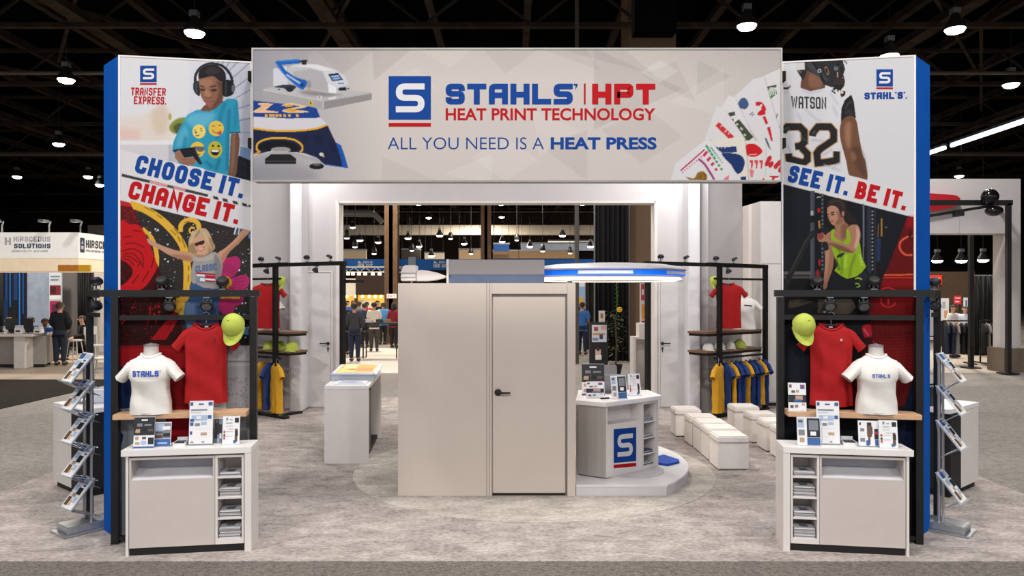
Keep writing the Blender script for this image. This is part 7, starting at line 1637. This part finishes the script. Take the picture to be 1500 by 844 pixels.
for k, (x, d, top, legs, hair, lab) in enumerate(((509, 33, (60, 90, 150), (40, 40, 48), (40, 30, 26), 'person in a blue jacket far off at the left of the yellow shop'), (517, 34, (206, 200, 196), (50, 50, 60), (120, 90, 60), 'person in a white top far off in front of the yellow shop'), (553, 33.5, (30, 30, 34), (30, 30, 36), (24, 20, 18), 'person in black far off between the white and the blue shirts'), (526, 29.5, (90, 94, 100), (34, 36, 44), (34, 28, 24), 'person in grey far off right of the dark grey jacket'))):
    person(lab, at(x, d), PI if k % 2 else .2, 1.7, top, legs, SK1 if k % 2 else SK3, hair, 'front' if k % 2 else 'down', False, k == 1)
# dark drapes and things at the right of the opening
drape('hall_drape', 'tall black pleated drape beside the brown pillar', 871, 921, 200, 21.6, BLKV, .08, None, 7)
drape('hall_drape', 'second tall black drape in the shade behind the pillar', 858, 873, 405, 26, mat('brown_velvet', (40, 30, 24), .95), .08, None, 3)
panel('shop_wall', 'pale blue and white shop display in the gap right of the closet', 'shop display', 838, 872, 404, 520, 31, mat('pale_shop', (120, 146, 178), .6, emit=(150, 180, 220), es=.15), .2, [(846, 406, 868, 420, (214, 220, 226)), (857, 436, 868, 452, (210, 200, 196)), (847, 436, 855, 446, (206, 160, 60)), (846, 450, 856, 470, (40, 30, 36)), (856, 455, 868, 468, (30, 90, 180)), (848, 478, 868, 500, (220, 224, 232)), (846, 505, 862, 516, (150, 100, 60))])
D1 = 15.5; t = thing('picture_stand', 'black stand with two framed pictures behind the emblem counter', 'display stand', at(877, D1))
MB().box(pxx(863.5, D1), pxx(890.5, D1), D1, D1+.08, .0, pz(472, D1)).build('board', BLKPL, t, True)
for (y0, y1, bl, nm) in ((476, 501, [(870, 479, 876, 485, (176, 60, 50)), (868, 488, 886, 491, (190, 150, 80)), (878, 490, 883, 497, (36, 60, 110)), (880, 477, 888, 483, (200, 170, 150)), (868, 495, 876, 499, (120, 130, 150))], (206, 206, 214)), (503, 527, [(872, 512, 880, 526, (206, 176, 160)), (874, 508, 878, 514, (60, 30, 30)), (872, 520, 881, 527, (226, 220, 216))], (14, 14, 16))):
    mb = MB(); mb.box(pxx(867, D1), pxx(888.5, D1), D1-.012, D1-.001, pz(y1, D1), pz(y0, D1), m=0)
    for k, (a, b, c, e, col) in enumerate(bl): y = D1-.014-.002*k; mb.poly([(pxx(a, D1), y, pz(e, D1)), (pxx(c, D1), y, pz(e, D1)), (pxx(c, D1), y, pz(b, D1)), (pxx(a, D1), y, pz(b, D1))], k+1)
    mb.build('framed_picture', [paint(nm)]+[paint(q[4]) for q in bl], t, True)
MB().box(pxx(862, D1), pxx(892, D1), D1-.15, D1+.25, 0, .04).build('foot', BLKPL, t, True)
t = thing('small_poster', 'small cream poster standing on top of the picture stand', 'poster', at(881.5, D1+.04, pz(472, D1))); MB().box(-.065, .065, -.01, .01, 0, .24).build('card', paint((206, 196, 186)), t); m = MB(); m.poly([(-.03, -.012, .08), (.03, -.012, .08), (.03, -.012, .18), (-.03, -.012, .18)]); m.build('picture', paint((150, 110, 90)), t, recalc=False)
# leafy plant with a yellow flower
DP = 17.5; t = thing('potted_plant', 'dark leafy plant with a yellow flower and a trailing vine', 'plant', at(902, DP)); r = random.Random(4)
MB().lathe([(.10, 0), (.16, .3), (.17, .32), (.13, .3)], n=16).build('pot', DARK, t); MB().tube([(0, 0, .3), (.02, 0, .8), (-.02, 0, 1.5)], .02, 6).build('stem', paint((60, 50, 30)), t)
lv = MB()
for k in range(150):
    a = r.uniform(0, 2*PI); z = r.uniform(.55, 1.62); R_ = r.uniform(.04, .27)*(1 if z > 1 else .8); c = Vector((R_*math.cos(a), R_*math.sin(a), z)); dr = Vector((math.cos(a), math.sin(a), r.uniform(-.8, .4))).normalized()*.11; sd = dr.cross(Vector((0, 0, 1))).normalized()*.03
    lv.add([c, c+dr*.5+sd, c+dr, c+dr*.5-sd], [(0, 1, 2, 3)], 0)
lo_ = lv.build('foliage', mat('dark_leaf', (46, 56, 26), .6, var=.4, scale=6), t, recalc=False); lo_['kind'] = 'stuff'
vn = MB(); vn.tube([(.02, 0, 1.5), (.03, -.02, 1.9), (.01, 0, 2.42)], .008, 5)
for k in range(16):
    z = 1.6+k*.05; sg = 1 if k % 2 else -1; vn.add([(.02, 0, z), (.02+sg*.025, -.02, z+.015), (.02+sg*.05, 0, z-.01), (.02+sg*.025, .02, z-.02)], [(0, 1, 2, 3)])
vn.build('vine', mat('vine_green', (70, 120, 40), .6), t, recalc=False)
fl = MB()
for k in range(8): a = k*PI/4; fl.ell((.06+.045*math.cos(a), -.2, 1.62+.045*math.sin(a)), .022, .012, .022, 8, 5)
fl.ell((.06, -.205, 1.62), .02, .012, .02, 8, 5); fl.build('flower', mat('flower_yellow', (226, 170, 40), .6), t)
# white shelf unit and rack posts at the far right of the opening
D2 = 15.2; t = thing('shelf_unit', 'white shelf unit seen between the emblem counter and the right gantry wall', 'shelf unit', at(940, D2)); a, b = pxx(928, D2), pxx(962, D2)
MB().box(a, b, D2, D2+.45, pz(494, D2)-.04, pz(494, D2)).build('shelf', WHITEP, t, True); MB().box(a, a+.05, D2, D2+.45, 0, pz(494, D2)-.041).build('side_panel', WHITEP, t, True); MB().box(a+.3, b, D2+.05, D2+.45, .05, pz(506, D2)).build('drawer_block', WHITEP, t, True); MB().box(a+.12, b, D2+.02, D2+.4, pz(494, D2)+.001, pz(474, D2)).build('upper_box', WHITEP, t, True); MB().box(a+.05, b, D2+.4, D2+.45, 0, pz(494, D2)-.041).build('back_panel', WHITEP, t, True)
panel('poster_panel', 'tall white poster with red and yellow pictures behind the right rack post', 'poster', 937.5, 958, 408, 476, 16.5, paint((206, 200, 196)), .04, [(939, 416, 944, 440, (176, 50, 56)), (940, 424, 943, 432, (220, 200, 190)), (940, 446, 946, 468, (206, 140, 40)), (950, 412, 957, 440, (140, 90, 60)), (940, 470, 950, 475, (150, 40, 30))])
# grey chair beyond the counter
t = thing('office_chair', 'grey chair with a pile of white leaflets beyond the emblem counter', 'chair', at(893, 10.6), .3); GC = mat('chair_grey', (130, 126, 126), .7)
MB().box(-.25, .25, -.24, .24, .42, .5).build('seat', GC, t, bevel=.02); q = MB(); q.slab([(-.25, .22, .5), (.25, .22, .5), (.27, .32, .93), (-.27, .32, .93)], (0, .05, .01)); q.build('backrest', GC, t, bevel=.015)
for x in (-.21, .21):
    for y in (-.2, .2): MB().tube([(x, y, .42), (x*1.1, y*1.1, 0)], .015, 6).build('leg', CHROME, t)
for k in range(5):
    o = flat_sheet('leaflet', '', 'leaflet', Fr(pxx(897, 10.55)+.03*k-.06, 10.5, .2+.15*k), -.10, .10, -.13, .13, .502+.007*k, [(.1, .1, .9, .3, (150, 170, 206)), (.1, .5, .6, .8, (110, 130, 170))]); o['label'] = 'white leaflet fanned out on the grey chair, %s from the bottom' % ('first', 'second', 'third', 'fourth', 'fifth')[k]; o['group'] = 'leaflets on the grey chair'

# ------------------------------------------------------------------ neighbouring booth on the right
DR = 18.9; t = thing('white_gantry', 'big white gantry of the neighbouring booth on the right', 'gantry', at(1480, DR))
MB().box(pxx(1330, DR), pxx(1495, DR), DR, DR+.5, pz(342, DR), pz(262, DR)).build('beam', WALLW, t, True)
MB().box(pxx(1473, DR), pxx(1495, DR), DR, DR+.5, 0, pz(342, DR)).build('column', WALLW, t, True)
MB().box(pxx(1330, DR), pxx(1340, DR), DR+.1, DR+.5, 0, pz(342, DR)).build('column', WALLW, t, True)
MB().box(pxx(1405, DR)-.01, pxx(1405, DR)+.01, DR-.006, DR, pz(342, DR), pz(318, DR)).build('seam', GREYW, t, True)
MB().box(pxx(1470, DR-.1), pxx(1501, DR-.1), DR-.12, DR+.55, 0, pz(510, DR)).build('base_box', mat('smoked_plastic', (112, 98, 84), .3), t, True)
t = thing('black_truss_frame', 'black frame with three posts standing before the white gantry', 'frame', at(1479, 18.3)); D3 = 18.3
MB().box(pxx(1345, D3), pxx(1484, D3), D3, D3+.12, pz(300.5, D3), pz(293, D3)).build('top_bar', BLACK, t, True)
for x, d in ((1479, D3), (1424, 19.7)): MB().box(pxx(x-3, d), pxx(x+3, d), d, d+.1, .03, pz(298, d)).build('post', BLACK, t, True); MB().box(pxx(x-10, d), pxx(x+10, d), d-.12, d+.25, 0, .03).build('foot', BLACK, t, True)
MB().bar(at(1424, 19.75, pz(299, 19.7)), at(1479, D3+.06, pz(297, D3)), .08, .08).build('side_bar', BLACK, t, True)
MB().bar(at(1345, 18.2, pz(319, 18.2)), at(1455, D3, pz(301, D3)), .07, .07).build('slanting_bar', BLACK, t, True)
for x, y in ((1450, 288.5), (1456, 309)):
    b = MB(); b.ell(at(x, D3-.15, pz(y, D3-.15)), .2, .2, .2 if y < 300 else .13, 18, 12); b.build('round_speaker', mat('glossy_black', (14, 14, 18), .15), t, True, smooth=True)
b = MB(); b.box(pxx(1395, D3), pxx(1402, D3), D3-.3, D3, pz(318, D3), pz(310, D3)); b.build('spotlight', BLKPL, t, True)
ds = 18.75; t = thing('fascia_badge', 'rounded red sign with white lettering on the white gantry', 'sign', at(1385, ds, pz(297, ds)))
pts = [(x, y) for x, y in ((1338, 284), (1360, 283), (1385, 284.5), (1402, 286.5), (1407, 291), (1405, 298), (1397, 303.5), (1380, 307), (1360, 310.5), (1338, 312))]
MB().slab([at(x, ds, pz(y, ds)) for x, y in pts], (0, .12, 0)).build('plate', paint((176, 22, 34)), t, True)
hr = plane_hit((0, ds, 0), (0, -1, 0), .01); m = MB(); q, wd = block_text('BARUDA', .6, .2, .12, .15); place2d(m, q, wd, (1340, 303), (1374, 300), (0, -5), hr); m.build('white_lettering', PW, t, True, recalc=False)
drape('booth_curtain', 'black curtain behind the clothes rails of the right booth', 1426, 1476, 404, 23.5, BLKV, .07, None, 7)
panel('partition_panel', 'brown wall panel behind the right booth', 'panel', 1340, 1428, 398, 500, 30, mat('brown_wall', (72, 56, 42), .8, var=.15), .2)
t = thing('exit_sign', 'small red lit sign on the brown wall beside the blue tower', 'sign', at(1369, 29.9, pz(417, 29.9))); MB().box(-.3, .3, 0, .1, 0, .38).build('box', mat('red_glow', (196, 40, 36), .5, emit=(220, 40, 30), es=.5), t)
m = MB(); q, wd = block_text('EXIT', .7, .2, .16, .05); place2d(m, q, wd, (-.22, .1), (.22, .1), (0, .18), lambda x, y: Vector((x, -.01, y))); m.build('lettering', mat('exit_amber', (240, 190, 90), .5, emit=(255, 200, 90), es=.6), t, recalc=False)
for a in (('white poster with a pale figure behind the clothes rails', 1378, 1390, 437, 470, (206, 206, 210), [(1380, 442, 1385, 452, (150, 160, 180)), (1383, 455, 1388, 466, (190, 140, 110))]), ('small red and white poster on the brown wall', 1398, 1408, 433.5, 446, (196, 40, 56), [(1399, 436, 1407, 437.5, (230, 200, 200)), (1399, 441, 1405, 443, (230, 200, 200))]), ('white poster with a blue figure beside the black curtain', 1412, 1424, 436, 452, (206, 208, 214), [(1414, 440, 1416.5, 450, (60, 90, 150)), (1418, 441, 1421, 447, (90, 70, 60))])):
    panel('wall_poster', a[0], 'poster', a[1], a[2], a[3], a[4], 28, paint(a[5]), .04, a[6])
person('person in a white shirt with a black beanie behind the clothes rails', at(1396, 23), .5, 1.66, (206, 204, 206), (40, 40, 46), SK1, (22, 20, 22), 'front', sleeves=False)
person('person in a white and blue top leaning over the clothes rail', at(1414, 24.2), -.3, 1.6, (196, 206, 222), (40, 40, 46), SK3, (60, 46, 40), 'front', sleeves=False)
def clothes_rail(label, x0, x1, d, cols, tag_):
    a, b = pxx(x0, d), pxx(x1, d); t = thing('clothes_rail', label, 'clothes rail', ((a+b)/2, d, 0)); h_ = pz(470, d)
    for x in (a, b): MB().tube([(x, d, .06), (x, d, h_)], .022, 8).build('upright', BLACK, t, True); MB().bar((x, d-.28, .05), (x, d+.28, .05), .05, .04).build('foot', BLACK, t, True)
    MB().tube([(a, d, h_), (b, d, h_)], .02, 8).build('rail', BLACK, t, True)
    n = len(cols)
    for k, c in enumerate(cols):
        x = a+.09+(b-a-.18)*k/(n-1)
        hung_shirt('jacket', '%s jacket hung edge on, %s along the %s' % (c[1], ('first', 'second', 'third', 'fourth', 'fifth', 'sixth')[k], tag_), (x, d, h_-.07), 1.25,   .5, .85, .085, mat('cloth_%d_%d_%d' % c[0], c[0], .85), 60+k, 'jackets on the %s' % tag_, False, .04, .3, cat='jacket', sl_w=.09)
    return t
K_, N_, G_ = ((22, 22, 26), 'black'), ((30, 40, 62), 'navy'), ((136, 132, 126), 'grey')
clothes_rail('black clothes rail with a grey jacket left of the truss post', 1381, 1421, 20.6, [N_, N_, G_, K_, K_], 'left clothes rail'); clothes_rail('black clothes rail in front of the black curtain', 1436, 1470, 20.8, [K_, G_, K_, K_, K_], 'right clothes rail')
t = thing('side_table', 'pale side table with brochures beside the blue tower', 'table', at(1367, 19)); MB().box(pxx(1352, 19), pxx(1377, 19), 19, 19.5, .8, .85).build('tabletop', paint((196, 180, 166)), t, True)
for x in (1354, 1375):
    for y in (19.05, 19.45): MB().tube([at(x, y, 0), at(x, y, .8)], .02, 6).build('leg', paint((196, 180, 166)), t, True)
panel('display_board', 'white display board with yellow pictures above the side table', 'board', 1352, 1377, 448, 492, 19.6, paint((196, 192, 188)), .05, [(1368, 470, 1376, 478, (210, 160, 60)), (1367, 455, 1374, 464, (60, 70, 110)), (1356, 456, 1362, 480, (150, 150, 156)), (1369, 482, 1376, 490, (190, 120, 80))])

# ------------------------------------------------------------------ hall lamps
LH = mat('lamp_housing', (40, 38, 36), .5, .3); LG = mat('hall_lamp_glow', (255, 250, 240), .4, emit=(255, 246, 232), es=22.)
def hall_lamp():
    t = thing('hall_lamp', '', 'lamp', (0, 0, 0), 0, 'high hall lamps')
    b = MB(); b.lathe([(.06, .42), (.10, .40), (.13, .30), (.24, .12), (.27, .0), (.25, .0), (.2, .13), (.08, .3)], n=22, cap=False); b.build('bell', LH, t, smooth=True)
    b = MB(); b.lathe([(.002, .02), (.245, .015), (.245, -.01), (.2, -.075), (.1, -.11), (.002, -.12)], n=22); b.build('lens', LG, t, smooth=True)
    b = MB(); b.box(-.1, .1, -.1, .1, .42, .56); b.build('ballast', GREYMET, t); return t
lamp0 = hall_lamp()
LAMPS = [(285, 48, 9, 'above the left tower'), (97, 117, 9, 'left of the left tower, largest there'), (86, 211, 9, 'small, left of the left tower at mid height'), (25, 259, 9, 'low near the left edge of the picture'), (129, 259, 9, 'low, close to the blue side of the left tower'), (146, 271, 8.6, 'lowest one close to the blue side of the left tower'), (1094, 38, 9, 'above the right end of the header'), (1399, 43, 9, 'high above the white gantry'), (1303, 82, 9, 'half hidden by the top of the right tower'), (1481, 124, 9, 'at the right edge of the picture'), (1405, 258, 9, 'just above the white gantry'),
 (613, 299, 9, 'first under the rear header'), (734, 299, 9, 'middle one under the rear header'), (853, 299, 9, 'third under the rear header'), (628, 319, 9, 'right of the first brown column'), (735, 318, 9, 'second below the middle one'), (736, 332, 9, 'third below the middle one'), (516.6, 333, 8, 'upper left in the gantry opening'), (554, 355, 6.8, 'left of the first brown column'), (597.6, 349, 7, 'right beside the first brown column'), (644, 345, 7.2, 'between the two brown columns'), (680, 357, 6.4, 'left of the second brown column'), (735.6, 354, 6.6, 'fourth below the middle one'), (824, 345, 7.2, 'right, left of the thin pole'), (632, 375, 4.9, 'low above the blue banner'), (614, 361, 6, 'small, over the blue banner'), (776, 361, 6, 'small, right of the second column'), (865, 361, 6, 'small, beside the black drape'), (527, 352, 6.8, 'left beside the gantry opening'), (1373, 382, 5, 'small one left in the right booth'), (1408, 382, 5, 'small one in the middle of the right booth'), (1440, 381, 5, 'small one at the right in the right booth')]
for k, (x, y, z, lab) in enumerate(LAMPS):
    d = min((z-EYE)*F/(HY-y), 76 if y < 345 else 62)
    if y > 375: d = 36.2
    for _ in range(16):
        if min(abs(pxx(x, d)-q) for q in [i*3.1+.5 for i in range(-12, 13)]+[-23, -12.5, -5.3, 4.2, 12.6, 22]) < .52: d -= .45
        if min(abs(d-q) for q in (15.5, 21.5, 27.5, 34, 41, 49, 58, 68, 79)) < .35: d -= .75
    zz = EYE+(HY-y)*d/F; o = copy_tree(lamp0); o.location = (pxx(x, d), d, zz); o['label'] = ('round hall lamp ' if 'one' not in lab else 'hall lamp, ')+lab
    MB().tube([(0, 0, .5), (0, 0, 11.6-zz)], .012, 5).build('stem', LH, o)
for o in [q for q in C.objects if q.name.startswith('hall_lamp') and q.parent is None and q.type == 'EMPTY' and q.location.y < 60][:12:2]:
    l = area('lamp_light', (0, 0, -.16), .4, 200, (1, .94, .86)); l.parent = o
for q in list(lamp0.children)+[lamp0]: bpy.data.objects.remove(q)
ST = mat('tube_glow', (235, 242, 255), .4, emit=(225, 236, 255), es=5.)
for k, (xa_, xb2) in enumerate(((1500+30, 1444), (1442, 1394), (1384, 1361))):
    t = thing('strip_light', 'long cool strip light under the roof on the right, %s' % ('nearest', 'middle', 'farthest')[k], 'strip light', (20.8, 20.8*F/(xa_-HX), 9)); 
    ya, yb_ = 20.8*F/(xa_-HX), 20.8*F/(xb2-HX); MB().tube([(20.8, ya, 9), (20.8, yb_, 9)], .09, 8).build('tube', ST, t, True); MB().box(20.68, 20.92, ya, yb_, 9.09, 9.2).build('fixture', GREYMET, t, True)
    for y in (ya+.2, yb_-.2): MB().tube([(20.8, y, 9.2), (20.8, y, 11.6)], .015, 5).build('hanging_wire', BLACK, t, True)
